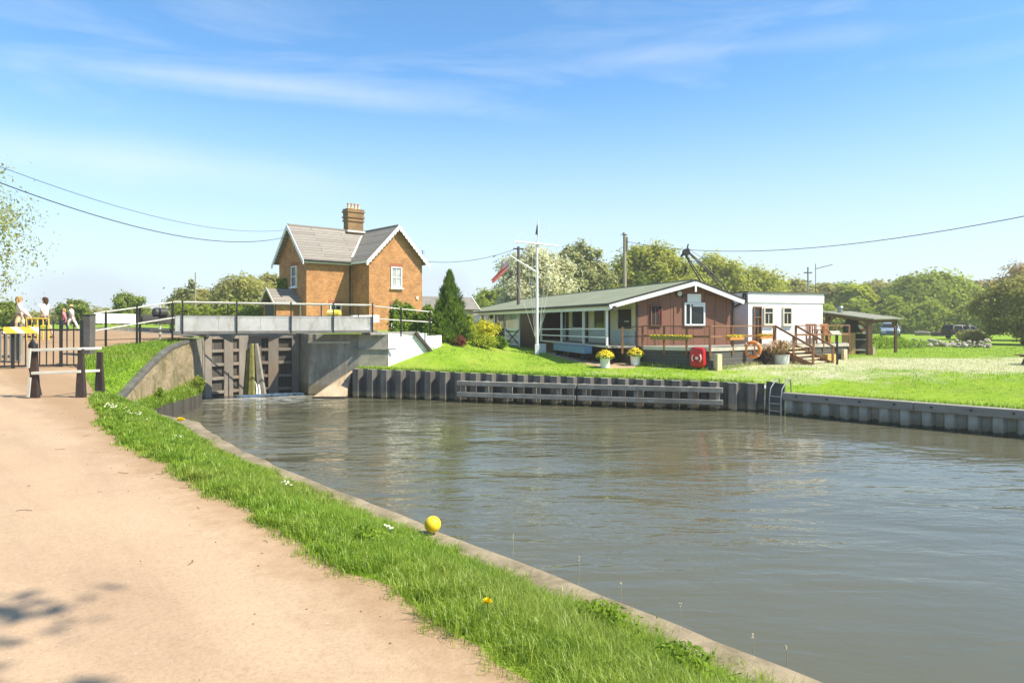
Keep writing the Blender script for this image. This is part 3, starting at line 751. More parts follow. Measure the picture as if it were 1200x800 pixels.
# ------------------------------------------------------------------ footbridge over the lock tail
M_bridge = pm('bridge_grey_paint', (.47, .46, .43), .14, 1.2, .6, .2, stain=(.24, .20, .15), stain_amt=.7, stain_scale=2.6)
M_flange = pm('bridge_flange', (.16, .15, .135), .25, 2, .6, .2)
M_rail = pm('white_rail_paint', (.60, .57, .49), .12, 3, .5, .15, stain=(.45, .40, .32), stain_amt=.5)
BL = Vector((X(205, 27.5), 27.5, 0)); BR = Vector((X(438, 31.0), 31.0, 0)); bd_ = (BR - BL).normalized(); bp = Vector((-bd_.y, bd_.x, 0))
t = thing('footbridge', 'grey steel footbridge with white handrails crossing in front of the lock gates', 'bridge', (BL.x, BL.y, 2.7))
zb = lambda k: k
def bx_along(mb, s0, s1, off, th, z0, z1):
    c = BL + bd_ * (s0 + s1) / 2 + bp * (off + th / 2); mb.box((c.x, c.y, (z0 + z1) / 2), (s1 - s0, th, z1 - z0), math.atan2(bd_.y, bd_.x))
LN = (BR - BL).length
w = MB()
for i in range(5): bx_along(w, i * LN / 5 + .004, (i + 1) * LN / 5 - .004, 0, .03, 2.985, 3.56)
w.build('side_panel', M_bridge, t, bevel=.004)
w = MB(); bx_along(w, -.1, LN + .15, -.05, .16, 2.86, 2.98); bx_along(w, -.1, LN + .15, .96, .12, 2.86, 2.975); w.build('girder', M_flange, t, bevel=.01)
w = MB(); bx_along(w, -.1, LN + .15, .115, .84, 2.88, 2.96); w.build('deck', M_greywood, t)
w = MB(); bx_along(w, .02, LN - .02, -.012, .055, 3.555, 3.60); w.build('panel_cap', M_bridge, t)
zr = 4.17
for off, pxs in ((-.03, (214, 277.5, 341, 390.5, 436.5)), (1.06, (203, 267, 323, 376.6, 420))):
    w = MB(); a = BL + bp * off; b = BR + bp * off
    w.tube([(a.x, a.y, zr), (b.x, b.y, zr - .05)], .031, 8); w.build('handrail', M_rail, t, smooth=True)
    for px in pxs:
        k = (px - 600) / F; s_ = (k * a.y - a.x) / (bd_.x - k * bd_.y); p = a + bd_ * s_ - bp * .03 * (1 if off < 0 else -1)
        w = MB(); w.box((p.x, p.y, (2.9 + zr + .05) / 2), (.055, .03, zr + .05 - 2.9), math.atan2(bd_.y, bd_.x)); w.build('post', M_black, t)
# sloping rails up to the bridge, left
def railing(name, label, rails, posts, group=None, r=.028, postw=.06, pm_=None):
    p0 = posts[0][0]
    t = thing(name, label, 'railing', tuple(p0), group)
    for pts in rails:
        w = MB(); w.tube([tuple(p) for p in pts], r, 8); w.build('handrail', M_rail, t, smooth=True)
    for a, b in posts:
        w = MB(); w.bar(tuple(a), tuple(b), postw, postw); w.build('post', pm_ or M_black, t)
    return t
q1, q2, q3 = PT(204.5, 353.8, 27.45), PT(162, 360.2, 26.6), PT(110, 367.3, 25.4)
l1, l2, l3 = PT(204.5, 372.2, 27.45), PT(162, 379, 26.6), PT(112, 387.5, 25.4)
posts = []
for px, d, top in ((124, 25.7, 365), (160.5, 26.55, 359.5), (164, 26.75, 360.5), (202, 27.4, 353.4)):
    a = PT(px, top, d); posts.append((Vector((a.x, a.y, float(zN(a.x, a.y)) - .1)), a))
railing('approach_railing', 'white sloping handrail on thin black posts climbing to the left end of the bridge', [(q1, q2, q3), (l1, l2, l3)], posts)
posts = []
for px, d, top in ((470, 31.6, 360.5), (504, 32.3, 364.5)):
    a = PT(px, top, d); posts.append((Vector((a.x, a.y, 2.7)), a))
railing('approach_railing', 'white double handrail sloping down from the right end of the bridge before the hedge', [(PT(439, 358.8, 31.0), PT(506, 365.5, 32.4)), (PT(439, 373.5, 31.0), PT(506, 377.5, 32.4))], posts)
# approach slab at the right end
w = MB(); w.prism([(BR.x - .1, BR.y - .25, 2.77), (-4.35, 32.15, 2.77), (-4.6, 33.9, 2.77), (BR.x - .9, BR.y + 1.5, 2.77)], (0, 0, .11))
tag(w.build('bridge_landing', M_conc), 'thin grey concrete landing slab on top of the white wall', 'slab')

# ------------------------------------------------------------------ mooring post, guard rail, field gate
t = thing('timber_post', 'thick dark square timber post standing where the railing meets the gate', 'post', (X(104, 24), 24, 2.1))
w = MB(); w.box((X(104, 24), 24, 2.85), (.30, .30, 1.5)); w.build('post', pm('post_grey', (.12, .11, .10), .25, 3, .8, .4), t, bevel=.02)
w = MB(); w.box((X(104, 24), 24, 3.61), (.33, .33, .03)); w.build('cap', M_black, t, bevel=.01)

t = thing('guard_rail', 'low guard rail of dark tapered posts with two white rails across the towpath edge', 'railing', (X(40, 15.1), 15.1, 1.7))
def taper(mb, b, h, w0, w1):
    x, y, z = b; vs = []
    for k, (ww, zz) in enumerate(((w0, z), (w0 * .72 + w1 * .28, z + h * .3), (w1, z + h * .75), (w1, z + h))):
        vs += [(x - ww, y - ww * .5, zz), (x + ww, y - ww * .5, zz), (x + ww, y + ww * .5, zz), (x - ww, y + ww * .5, zz)]
    mb.add(vs, [(3, 2, 1, 0), (12, 13, 14, 15)] + [(i * 4 + j, i * 4 + (j + 1) % 4, i * 4 + 4 + (j + 1) % 4, i * 4 + 4 + j) for i in range(3) for j in range(4)])
gp = [(40.5, 15.1, 1.20), (95, 15.2, 1.08), (117, 15.75, 1.00)]
for i, (px, d, h) in enumerate(gp):
    x = X(px, d); z = float(zN(x, d)) - .05; w = MB(); taper(w, (x, d, z), h + .05, .105, .065); w.build('post', pm('rusty_black', (.05, .036, .032), .4, 3, .65, .3, stain=(.10, .045, .025), stain_amt=.5), t, bevel=.01)
w = MB(); x = X(36.5, 15.35); w.bar((x, 15.6, 1.65), (x + .02, 15.3, 2.55), .07, .16); w.tube([(x + .02, 15.3, 2.5), (x + .05, 15.24, 2.86), (X(38, 15.15), 15.15, 2.96), (X(41, 15.1), 15.08, 2.9), (X(42, 15.1), 15.04, 2.7)], .035, 8); w.build('hoop', M_black, t)
for ys in ((410, 408.5, 408), (437, 435, 434)):
    w = MB(); P = [Vector((X(px, d) + (.0 if i else -.02), d - .07, Z(y, d))) for i, ((px, d, h), y) in enumerate(zip(gp, ys))]
    w.bar(P[0], P[1], .04, .062); w.bar(P[1] + Vector((.0, -.003, 0)), P[2] + (P[2] - P[1]).normalized() * .1, .038, .058); w.build('rail', M_rail, t, bevel=.006)
for zz in (2.62, 1.98):
    w = MB(); w.bar((X(38.5, 15.1) + .02, 14.98, zz + .18), (X(37.5, 15.1), 14.98, zz - .25), .05, .035); w.build('end_plate', M_rail, t)

FA = Vector((X(-75, 20.6), 20.6, 0)); FB = Vector((X(97, 22.0), 22.0, 0)); fd = (FB - FA); fl = fd.length; fd.normalize()
t = thing('metal_gate', 'black vertical bar metal fence and gate across the towpath carrying a striped board', 'gate', (FB.x, FB.y, 1.9))
def fz(s): p = FA + fd * s; return float(zN(p.x, p.y))
w = MB(); s = .05
k = 0
while s < fl:
    p = FA + fd * s; w.tube([(p.x, p.y, 1.98), (p.x, p.y, 3.36 + .05 * ((k % 2) == 0))], (.021), 6); s += .185; k += 1
w.build('bars', M_black, t)
for z in (3.12, 1.99):
    w = MB(); w.bar(FA + Vector((0, 0, z)), FB + Vector((0, 0, z)), .04, .055); w.build('rail', M_black, t)
for s in (.8, 3.2, fl - 1.9, fl - .04):
    p = FA + fd * s; w = MB(); w.bar((p.x, p.y + .03, 1.8), (p.x, p.y + .03, 3.42), .07, .07); w.build('post', M_black, t)
mY, nt_, bs_, _ = new_mat('striped_board')
tcx = N(nt_, 'ShaderNodeSeparateXYZ'); L(nt_, pos(nt_), tcx.inputs[0])
ad = N(nt_, 'ShaderNodeMath', operation='ADD'); L(nt_, tcx.outputs[0], ad.inputs[0]); L(nt_, tcx.outputs[2], ad.inputs[1])
fr = N(nt_, 'ShaderNodeMath', operation='MULTIPLY'); L(nt_, ad.outputs[0], fr.inputs[0]); fr.inputs[1].default_value = 2.1
fr2 = N(nt_, 'ShaderNodeMath', operation='FRACT'); L(nt_, fr.outputs[0], fr2.inputs[0])
gt = N(nt_, 'ShaderNodeMath', operation='GREATER_THAN'); L(nt_, fr2.outputs[0], gt.inputs[0]); gt.inputs[1].default_value = .42
L(nt_, mixc(nt_, gt.outputs[0], (.75, .70, .55), (.75, .50, .05)), bs_.inputs['Base Color']); bs_.inputs['Roughness'].default_value = .5
pa = PT(5.5, 386.8, 21.2); pb = PT(47, 386.8, 21.55)
w = MB(); w.bar((pa.x, pa.y - .06, pa.z), (pb.x, pb.y - .06, pb.z), .02, .205); w.build('striped_board', mY, t, bevel=.004)
# inner frame of a kissing gate seen through the bars
t = thing('kissing_gate', 'small weathered timber slatted gate standing behind the black bars at the left edge', 'gate', (X(-2, 22.6), 22.6, 2.0))
for px in (-12, 24): w = MB(); w.box((X(px, 22.6), 22.6, 2.62), (.11, .11, 1.35)); w.build('post', M_greywood, t, bevel=.01)
w = MB()
for px in (-6, 0, 7, 13, 19): w.box((X(px, 22.6), 22.6, 2.6), (.085, .03, 1.05))
w.build('slats', M_greywood, t)
for z in (2.22, 3.0): w = MB(); w.bar((X(-12, 22.6), 22.64, z), (X(24, 22.6), 22.64, z), .04, .09); w.build('rail', M_greywood, t)
# yellow barrier near the people
M_yel = pm('yellow_paint', (.72, .50, .06), .1, 4, .5, .1)
t = thing('yellow_barrier', 'low yellow tubular barrier behind the gate beside the walking people', 'barrier', (X(44, 28.5), 28.5, 2.6))
for z in (3.18, 3.5): w = MB(); w.tube([(X(31, 28.5), 28.5, z), (X(57, 28.5), 28.5, z)], .03, 8); w.build('rail', M_yel, t, smooth=True)
for px in (31, 37.5, 44, 50.5, 57): w = MB(); w.tube([(X(px, 28.5), 28.5, 2.55), (X(px, 28.5), 28.5, 3.52)], .028, 8); w.build('post', M_yel, t, smooth=True)
# paddle gear: two black drums on a stand by the left gate
t = thing('paddle_gear', 'pair of round black winding drums beside the left end of the bridge', 'winding gear', (X(187, 29.0), 29.0, 2.7))
M_iron = pm('cast_iron', (.05, .052, .05), .3, 5, .5, .2)
for px, d in ((184.6, 29.0), (190.5, 29.05)):
    w = MB(); a = PT(px, 366.3, d); w.tube([a + Vector((-.10, -.12, 0)), a + Vector((.10, .12, 0))], .205, 18); w.build('drum', M_iron, t, smooth=True, bevel=.02)
w = MB(); a = PT(187.5, 366, 29.0); w.bar((a.x, a.y, 2.6), (a.x, a.y, a.z + .3), .07, .07); w.build('stand', M_rail, t)
w = MB(); w.bar(PT(166, 374.5, 28.6), PT(205, 375.5, 29.4), .3, .26); w.build('cross_beam', M_beam, t, bevel=.02)
w = MB(); w.bar(PT(174, 387.3, 28.3), PT(205, 387.3, 28.8), .5, .10); w.build('platform', M_beam, t, bevel=.02)
# grit bin on the lock side
t = thing('grit_bin', 'bright yellow grit bin behind the bridge rail below the cottage window', 'bin', (X(391, 37), 37, 2.8))
w = MB(); cx, cy = X(391, 37), 37
w.prism([(cx - .28, cy - .22, 2.95), (cx + .28, cy - .22, 2.95), (cx + .32, cy - .26, 3.72), (cx - .32, cy - .26, 3.72)], (0, .5, 0)); w.build('body', M_yel, t, bevel=.03)
w = MB(); w.prism([(cx - .35, cy - .3, 3.73), (cx + .35, cy - .3, 3.73), (cx + .35, cy + .3, 3.83), (cx + .28, cy + .3, 4.0), (cx - .28, cy - .05, 4.02), (cx - .35, cy - .3, 3.80)], (0, .02, 0)); w.box((cx, cy, 3.80), (.7, .6, .12)); w.build('lid', M_yel, t, bevel=.02)
w = MB(); w.box((cx - .12, cy - .275, 3.86), (.3, .02, .1)); w.build('label_plate', M_white, t)
for dx in (-.2, .2): w = MB(); w.box((cx + dx, cy, 2.86), (.1, .4, .2)); w.build('foot', M_black, t)

# ------------------------------------------------------------------ people
M_skin = pm('skin', (.55, .34, .24), .06, 8, .6, .05)
def skinned(name, V, E, Rd, mat, parent, sub=2):
    me = bpy.data.meshes.new(name); me.from_pydata(V, E, []); o = bpy.data.objects.new(name, me); COL.objects.link(o)
    m = o.modifiers.new('skin', 'SKIN'); m.use_smooth_shade = True
    if not me.skin_vertices: 
        bm = bmesh.new(); bm.from_mesh(me); bm.verts.layers.skin.verify(); bm.to_mesh(me); bm.free()
    for sv, r in zip(me.skin_vertices[0].data, Rd):
        sv.radius = r if isinstance(r, tuple) else (r, r); sv.use_root = False
    me.skin_vertices[0].data[0].use_root = True
    s = o.modifiers.new('sub', 'SUBSURF'); s.levels = s.render_levels = sub
    dg = bpy.context.evaluated_depsgraph_get(); ev = o.evaluated_get(dg); nm = bpy.data.meshes.new_from_object(ev)
    bpy.data.objects.remove(o); nm.name = name; nm.materials.clear(); nm.materials.append(mat)
    nm.polygons.foreach_set('use_smooth', [True] * len(nm.polygons))
    r = bpy.data.objects.new(name, nm); COL.objects.link(r); r.parent = parent; return r
def person(label, loc, rz, h, top, bottom, hair, hairlen=.0, stride=.18, arm=.25, long_legs=False, lean=.0, hat=None, coat=False):
    """built 1.75 m tall facing +x, then scaled to h"""
    t = thing('person', label, 'person', loc, None, rz); k = h / 1.75
    t.scale = (k, k, k)
    lf = lambda z: lean * max(0, z - .95)
    V = []; E = []; Rd = []
    def v(x, y, z, r): V.append((x + lf(z), y, z)); Rd.append(r); return len(V) - 1
    def ch(*ids):
        for a, b in zip(ids[:-1], ids[1:]): E.append((a, b))
    pel = v(0, 0, .95, (.15, .12)); wa = v(0, 0, 1.1, (.13, .105)); che = v(.01, 0, 1.3, (.16, .12)); nk = v(0, 0, 1.47, (.07, .065)); n2 = v(.015, 0, 1.53, .052)
    hd = v(.02, 0, 1.62, (.078, .095)); h2 = v(.015, 0, 1.70, (.072, .088)); ch(pel, wa, che, nk, n2, hd, h2)
    hands = []
    for s in (-1, 1):
        sw = stride * s
        hip = v(0, s * .09, .88, .095); kn = v(sw * .75 + .04, s * .10, .50, .062); an = v(sw * 1.15 - .03, s * .10, .09, .042); he = v(sw * 1.15 - .02, s * .10, .04, .042); toe = v(sw * 1.15 + .15, s * .12, .03, (.035, .045)); ch(pel, hip, kn, an, he, toe)
        aw = -arm * s
        sh = v(0, s * .19, 1.41, .062); el = v(aw * .45, s * .25, 1.13, .043); wr = v(aw * 1.1 + .06, s * .24, .90, .028); pa = v(aw * 1.25 + .08, s * .235, .82, (.022, .038)); ch(che, sh, el, wr, pa)
        for j, (dx, ln) in enumerate(((-.03, .075), (-.01, .088), (.012, .083), (.032, .065))):
            f1 = v(V[pa][0] - lf(.82) + dx, s * .23, .78, .0095); f2 = v(V[pa][0] - lf(.82) + dx * 1.1 + .006, s * .222, .78 - ln * .6, .008); f3 = v(V[pa][0] - lf(.82) + dx + .012, s * .208, .775 - ln, .007); ch(pa, f1, f2, f3)
        th = v(V[pa][0] - lf(.82) + .045, s * .215, .815, .010); t2 = v(V[pa][0] - lf(.82) + .06, s * .20, .775, .009); ch(pa, th, t2)
    body = skinned('body', V, E, Rd, M_skin, t)
    # face
    w = MB(); w.ball((.118 + lf(1.63), 0, 1.625), .017, 6, (1.1, .8, 1.3)); w.build('nose', M_skin, t, world=False, smooth=True)
    w = MB()
    for s in (-1, 1): w.ball((.098 + lf(1.65), s * .033, 1.655), .011, 5)
    w.build('eyes', M_black, t, world=False)
    w = MB(); w.ball((.103 + lf(1.58), 0, 1.578), .02, 5, (.4, 1, .3)); w.build('mouth', pm('lips', (.40, .14, .12), .05), t, world=False)
    w = MB()
    for s in (-1, 1): w.ball((.01 + lf(1.62), s * .088, 1.625), .022, 5, (.8, .4, 1.3))
    w.build('ears', M_skin, t, world=False, smooth=True)
    w = MB(); w.ball((-.004 + lf(1.69), 0, 1.685), .104, 9, (1.02, .93, .9)); 
    if hairlen: w.tube([(-.05 + lf(1.7), 0, 1.72), (-.085 + lf(1.6), 0, 1.60), (-.08 + lf(1.5), 0, 1.58 - hairlen)], [.085, .085, .045], 10)
    w.build('hair', hair, t, world=False, smooth=True)
    if hat:
        w = MB(); w.lathe([(.17, 0), (.165, .02), (.105, .025), (.095, .10), (.03, .12)], (.0 + lf(1.7), 0, 1.70), 16); w.build('hat', hat, t, world=False, smooth=True)
    # top
    V2 = []; E2 = []; R2 = []
    def v2(x, y, z, r): V2.append((x + lf(z), y, z)); R2.append(r); return len(V2) - 1
    lowz = .62 if coat else .90
    a0 = v2(0, 0, lowz, (.20, .17) if coat else (.168, .14)); a1 = v2(0, 0, 1.1, (.150, .125)); a2 = v2(.01, 0, 1.3, (.178, .138)); a3 = v2(0, 0, 1.45, (.095, .085)); E2 += [(a0, a1), (a1, a2), (a2, a3)]
    for s in (-1, 1):
        aw = -arm * s; b1 = v2(0, s * .195, 1.41, .076); b2 = v2(aw * .45, s * .252, 1.13, .058); E2 += [(a2, b1), (b1, b2)]
        if coat: b3 = v2(aw * 1.05 + .05, s * .24, .92, .045); E2.append((b2, b3))
    skinned('coat' if coat else 'shirt', V2, E2, R2, top, t)
    V3 = []; E3 = []; R3 = []
    def v3(x, y, z, r): V3.append((x, y, z)); R3.append(r); return len(V3) - 1
    c0 = v3(0, 0, 1.0, (.152, .125)); c1 = v3(0, 0, .92, (.165, .14)); E3.append((c0, c1))
    for s in (-1, 1):
        sw = stride * s; h_ = v3(0, s * .09, .86, .112); k_ = v3(sw * .7 + .03, s * .10, .54, .088); E3 += [(c1, h_), (h_, k_)]
        if long_legs: a_ = v3(sw * 1.15 - .03, s * .10, .12, .06); E3.append((k_, a_))
    skinned('trousers' if long_legs else 'shorts', V3, E3, R3, bottom, t)
    w = MB()
    for s in (-1, 1):
        sw = stride * s; w.ball((sw * 1.15 + .05, s * .11, .04), .06, 6, (2.1, .8, .75))
    w.build('shoes', M_black, t, world=False, smooth=True)
    return t
C_ = lambda n, c: pm(n, c, .1, 9, .85, .15)
HB, HD = C_('blond_hair', (.50, .30, .12)), C_('dark_hair', (.07, .035, .02))
def pl(px, d): x = X(px, d); return (x, d, float(zN(x, d)) - .01)
person('person with blond hair in a white top and pale shorts walking behind the gate', pl(23, 30), R(25), 1.82, C_('white_cotton', (.78, .77, .74)), C_('sand_cotton', (.62, .52, .33)), HB, .12, .2, .3)
person('person bending forward in a grey top and navy shorts, between two others behind the gate', pl(35.5, 30.4), R(-160), 1.52, C_('lilac_cotton', (.50, .52, .58)), C_('navy_cotton', (.035, .045, .08)), HD, 0, .1, .3, lean=.75)
person('person with dark hair in a pale grey top and navy shorts striding behind the gate', pl(52.5, 30), R(170), 1.78, C_('pale_grey_cotton', (.62, .60, .60)), C_('navy_cotton', (.035, .045, .08)), HD, .14, .26, .3)
person('person in a long pink coat on the lock side, beside someone dressed in white', pl(76, 44), R(200), 1.45, C_('pink_wool', (.72, .22, .27)), C_('navy_cotton', (.035, .045, .08)), HB, .1, .16, .2, True, .12, coat=True)
person('person all in white with a straw hat walking on the lock side', pl(84.5, 45), R(190), 1.68, C_('white_cotton', (.78, .77, .74)), C_('white_linen', (.76, .75, .70)), HD, 0, .3, .3, True, .06, hat=C_('straw', (.65, .48, .22)), coat=False)
# ------------------------------------------------------------------ brick cottage
th = R(42); E1 = Vector((math.cos(th), math.sin(th), 0)); E2v = Vector((-math.sin(th), math.cos(th), 0)); ZV = Vector((0, 0, 1))
K = Vector((X(359, 46), 46, 0)); ZB = 2.6; ZE = 7.78; L1, G, PJ, WW = 3.45, 4.4, 2.3, 4.35
def HP(a, b, z): return K + E1 * a + E2v * b + ZV * z      # cottage coordinates: a along the front, b away from us
M_brick = brick_mat('cottage_brick', (.56, .25, .08), (.37, .145, .05), (.48, .36, .22), stain=(.24, .12, .055), amt=.6)
M_redbrick = brick_mat('red_brick_lintel', (.36, .10, .05), (.30, .08, .04), (.35, .25, .18))
t = thing('brick_cottage', 'orange brick lock cottage with slate gables and white scalloped bargeboards', 'house', tuple(HP(0, 0, ZB)))
AW = L1 + WW; BF = -PJ
# walls: L-plan
w = MB(); o3 = lambda a, b: (HP(a, b, ZB), HP(a, b, ZE))
plan = [(0, 0), (L1, 0), (L1, BF), (AW, BF), (AW, G), (0, G)]
vs = []; 
for a, b in plan: vs += [HP(a, b, ZB), HP(a, b, ZE)]
n = len(plan); w.add(vs, [(2 * i, 2 * ((i + 1) % n), 2 * ((i + 1) % n) + 1, 2 * i + 1) for i in range(n)])
RZ = 10.0
w.add([HP(0, 0, ZE), HP(0, G, ZE), HP(0, G / 2, RZ - .05)], [(0, 1, 2)])
w.add([HP(L1, BF, ZE), HP(AW, BF, ZE), HP(L1 + WW / 2, BF, RZ - .05)], [(0, 1, 2)])
w.add([HP(AW, 0, ZE), HP(AW, G, ZE), HP(AW, G / 2, RZ - .05)], [(0, 1, 2)])
w.build('brick_wall', M_brick, t, fix=True)
# roofs
oh = .32; slope = (RZ - ZE) / (G / 2); so_ = (RZ - ZE) / (WW / 2)
def slab(mb, pts, th_=.09):
    P = [Vector(p) for p in pts]; nn = (P[1] - P[0]).cross(P[2] - P[0]).normalized()
    if nn.z < 0: nn = -nn
    mb.prism(P, nn * th_)
ex = .38
w = MB()
slab(w, [HP(-ex, -oh, ZE - slope * oh), HP(L1 + .15, -oh, ZE - slope * oh), HP(L1 + WW / 2, G / 2, RZ), HP(-ex, G / 2, RZ)])
slab(w, [HP(-ex, G + oh, ZE - slope * oh), HP(AW + ex, G + oh, ZE - slope * oh), HP(AW + ex, G / 2, RZ), HP(-ex, G / 2, RZ)])
slab(w, [HP(AW + ex, -.1, ZE - slope * .1), HP(AW + ex, G / 2, RZ), HP(L1 + WW / 2, G / 2, RZ), HP(L1 + WW / 2 + .5, -.1, RZ - slope * (G / 2 + .1))])
rf = w.build('roof', M_slate, t)
w = MB()
slab(w, [HP(L1 - oh, BF - ex, ZE - so_ * oh), HP(L1 - oh, -.05, ZE - so_ * oh), HP(L1 + WW / 2, G / 2, RZ + .004), HP(L1 + WW / 2, BF - ex, RZ)])
slab(w, [HP(AW + oh, BF - ex, ZE - so_ * oh), HP(AW + oh, .6, ZE - so_ * oh), HP(L1 + WW / 2, G / 2, RZ + .004), HP(L1 + WW / 2, BF - ex, RZ)])
rw = w.build('wing_roof', M_slate, t)
w = MB(); w.bar(HP(-ex, G / 2, RZ + .09), HP(AW + ex, G / 2, RZ + .09), .22, .1); w.build('ridge_tiles', M_slate, rf)
w = MB(); w.bar(HP(L1 + WW / 2, BF - ex, RZ + .09), HP(L1 + WW / 2, G / 2, RZ + .09), .2, .1); w.build('ridge_tiles', M_slate, rw)
M_lead = pm('lead_flashing', (.62, .60, .55), .15, 4, .6, .2)
w = MB(); w.bar(HP(L1 - .1, -.12, ZE + .08), HP(L1 + WW / 2 - .15, G / 2 - .18, RZ - .04), .16, .05); w.build('valley_flashing', M_lead, rf)
def barge(a0, b0, z0, a1, b1, z1, nm='bargeboard'):
    """scalloped board along one gable slope"""
    p = HP(a0, b0, z0); q = HP(a1, b1, z1); d = q - p; ln = d.length; dn = d.normalized()
    side = dn.cross(ZV).normalized(); k = int(ln / .30); w = MB(); vs = []; fs = []
    for i in range(k * 4 + 1):
        s = i / (k * 4); c = p + d * s; drop = .16 + .12 * abs(math.sin(math.pi * i / 4))
        for sd in (-.025, .025): vs += [c + side * sd + ZV * .09, c + side * sd - ZV * drop]
    for i in range(k * 4):
        o = i * 4
        fs += [(o, o + 1, o + 5, o + 4), (o + 2, o + 6, o + 7, o + 3), (o, o + 4, o + 6, o + 2), (o + 1, o + 3, o + 7, o + 5)]
    fs += [(0, 2, 3, 1), (k * 16, k * 16 + 1, k * 16 + 3, k * 16 + 2)]
    w.add(vs, fs); return w.build(nm, M_white, t)
bo = ex + .02
barge(L1 - oh - .1, BF - bo, ZE - so_ * (oh + .1), L1 + WW / 2, BF - bo, RZ + .03); barge(AW + oh + .1, BF - bo, ZE - so_ * (oh + .1), L1 + WW / 2, BF - bo, RZ + .03)
barge(-bo, -oh - .1, ZE - slope * (oh + .1), -bo, G / 2, RZ + .03); barge(-bo, G + oh + .1, ZE - slope * (oh + .1), -bo, G / 2, RZ + .03)
w = MB(); w.bar(HP(-ex, -oh - .06, ZE - slope * oh - .02), HP(L1 - .2, -oh - .06, ZE - slope * oh - .02), .11, .10); w.build('gutter', M_black, t)
w = MB(); w.bar(HP(-ex, -oh + .06, ZE - slope * oh - .06), HP(L1 - .2, -oh + .06, ZE - slope * oh - .06), .03, .2); w.bar(HP(L1 - oh - .02, BF - ex, ZE - so_ * oh - .03), HP(L1 - oh - .02, -oh, ZE - so_ * oh - .03), .05, .17); w.build('fascia', M_white, t)
w = MB(); w.tube([HP(L1 - .22, -.30, ZE - .35), HP(L1 - .22, -.06, ZE - .65), HP(L1 - .22, -.06, ZB)], .05, 8); w.build('downpipe', M_black, t, smooth=True)
# chimney
cm = MB(); ca, cb = 4.75, G / 2; rz = th
def cb_(mb, sx, sy, z0, z1): c = HP(ca, cb, (z0 + z1) / 2); mb.box(tuple(c), (sx, sy, z1 - z0), rz)
cb_(cm, 1.25, .70, 9.2, 10.75); cb_(cm, 1.40, .85, 10.75, 10.85); cb_(cm, 1.30, .75, 10.85, 11.02); cb_(cm, 1.44, .88, 11.02, 11.12); cb_(cm, 1.32, .78, 11.12, 11.42); cb_(cm, 1.46, .9, 11.42, 11.52); cb_(cm, 1.36, .8, 11.52, 11.68)
M_chim = brick_mat('chimney_brick', (.33, .19, .085), (.26, .14, .06), (.30, .22, .13), stain=(.13, .10, .07), amt=.5)
chm = cm.build('chimney', M_chim, rf)
pt = pm('clay_pot', (.58, .44, .28), .2, 6, .85, .2)
for dx in (-.42, -.14, .14, .42):
    c = HP(ca + dx, cb, 11.68); w = MB(); w.lathe([(.135, 0), (.125, .08), (.105, .1), (.095, .36), (.12, .38), (.12, .44), (.09, .44)], tuple(c), 12); w.build('chimney_pot', pt, rf, smooth=True)
w = MB(); c = HP(ca, cb - .36, RZ + .0); w.box(tuple(c), (1.5, .25, .12), rz); w.build('chimney_flashing', M_lead, rf)
# windows
def window_on(face, a, b, z0, z1, wd, pa, bars=(2, 2), lint=True, sill=True, frame=M_white, glass=M_glass, fw=.07):
    """face: outward normal; a,b centre position in plan; flat frame stands proud of the wall, pane set back in it"""
    c = HP(a, b, 0); u = face.cross(ZV).normalized(); u = u if u.x > 0 else -u
    rzw = math.atan2(u.y, u.x)
    def bx(mb, s, z, sw, sz, off, thick): p = c + u * s + ZV * z + face * off; mb.box(tuple(p), (sw, thick, sz), rzw)
    w = MB(); zc = (z0 + z1) / 2; h = z1 - z0
    bx(w, -wd / 2 + fw / 2, zc, fw, h, .03, .11); bx(w, wd / 2 - fw / 2, zc, fw, h, .03, .11)
    bx(w, 0, z0 + fw / 2, wd - 2 * fw, fw, .03, .108); bx(w, 0, z1 - fw / 2, wd - 2 * fw, fw, .03, .108)
    for i in range(1, bars[0]): bx(w, -wd / 2 + fw + (wd - 2 * fw) * i / bars[0], zc, .032, h - 2 * fw, .022, .06)
    for i in range(1, bars[1]): bx(w, 0, z0 + h * i / bars[1], wd - 2 * fw, .055, .024, .064)
    win = w.build('window', frame, pa)
    w = MB(); bx(w, 0, zc, wd - 2 * fw, h - 2 * fw, .005, .02); w.build('pane', glass, win)
    if sill: w = MB(); bx(w, 0, z0 - .05, wd + .16, .1, .07, .2); w.build('sill', M_white, win, bevel=.01)
    if lint: w = MB(); bx(w, 0, z1 + .13, wd + .2, .24, .003, .03); w.build('lintel', M_redbrick, win)
    return win
M_curtain = glass_mat('curtained_glass', (.30, .31, .31), .15)
nf = -E2v; nl_ = -E1
aw_ = L1 + WW * .5
window_on(nf, aw_ - .02, BF, 5.72, 7.18, .88, t, (2, 2), glass=M_curtain)
window_on(nf, aw_ - .02, BF, 2.95, 4.55, .88, t, (2, 1), glass=M_curtain)
window_on(nf, L1 * .62, 0, 3.25, 4.6, .86, t, (2, 1))
window_on(nl_, 0, G * .42, 5.75, 7.2, .84, t, (1, 2))
window_on(nl_, 0, G * .26, 2.9, 4.6, .7, t, (1, 2), lint=False)
w = MB(); c = HP(AW - .45, BF - .04, 5.05); w.box(tuple(c), (.2, .09, .24), rz); w.build('alarm_box', M_cream, t, bevel=.02)
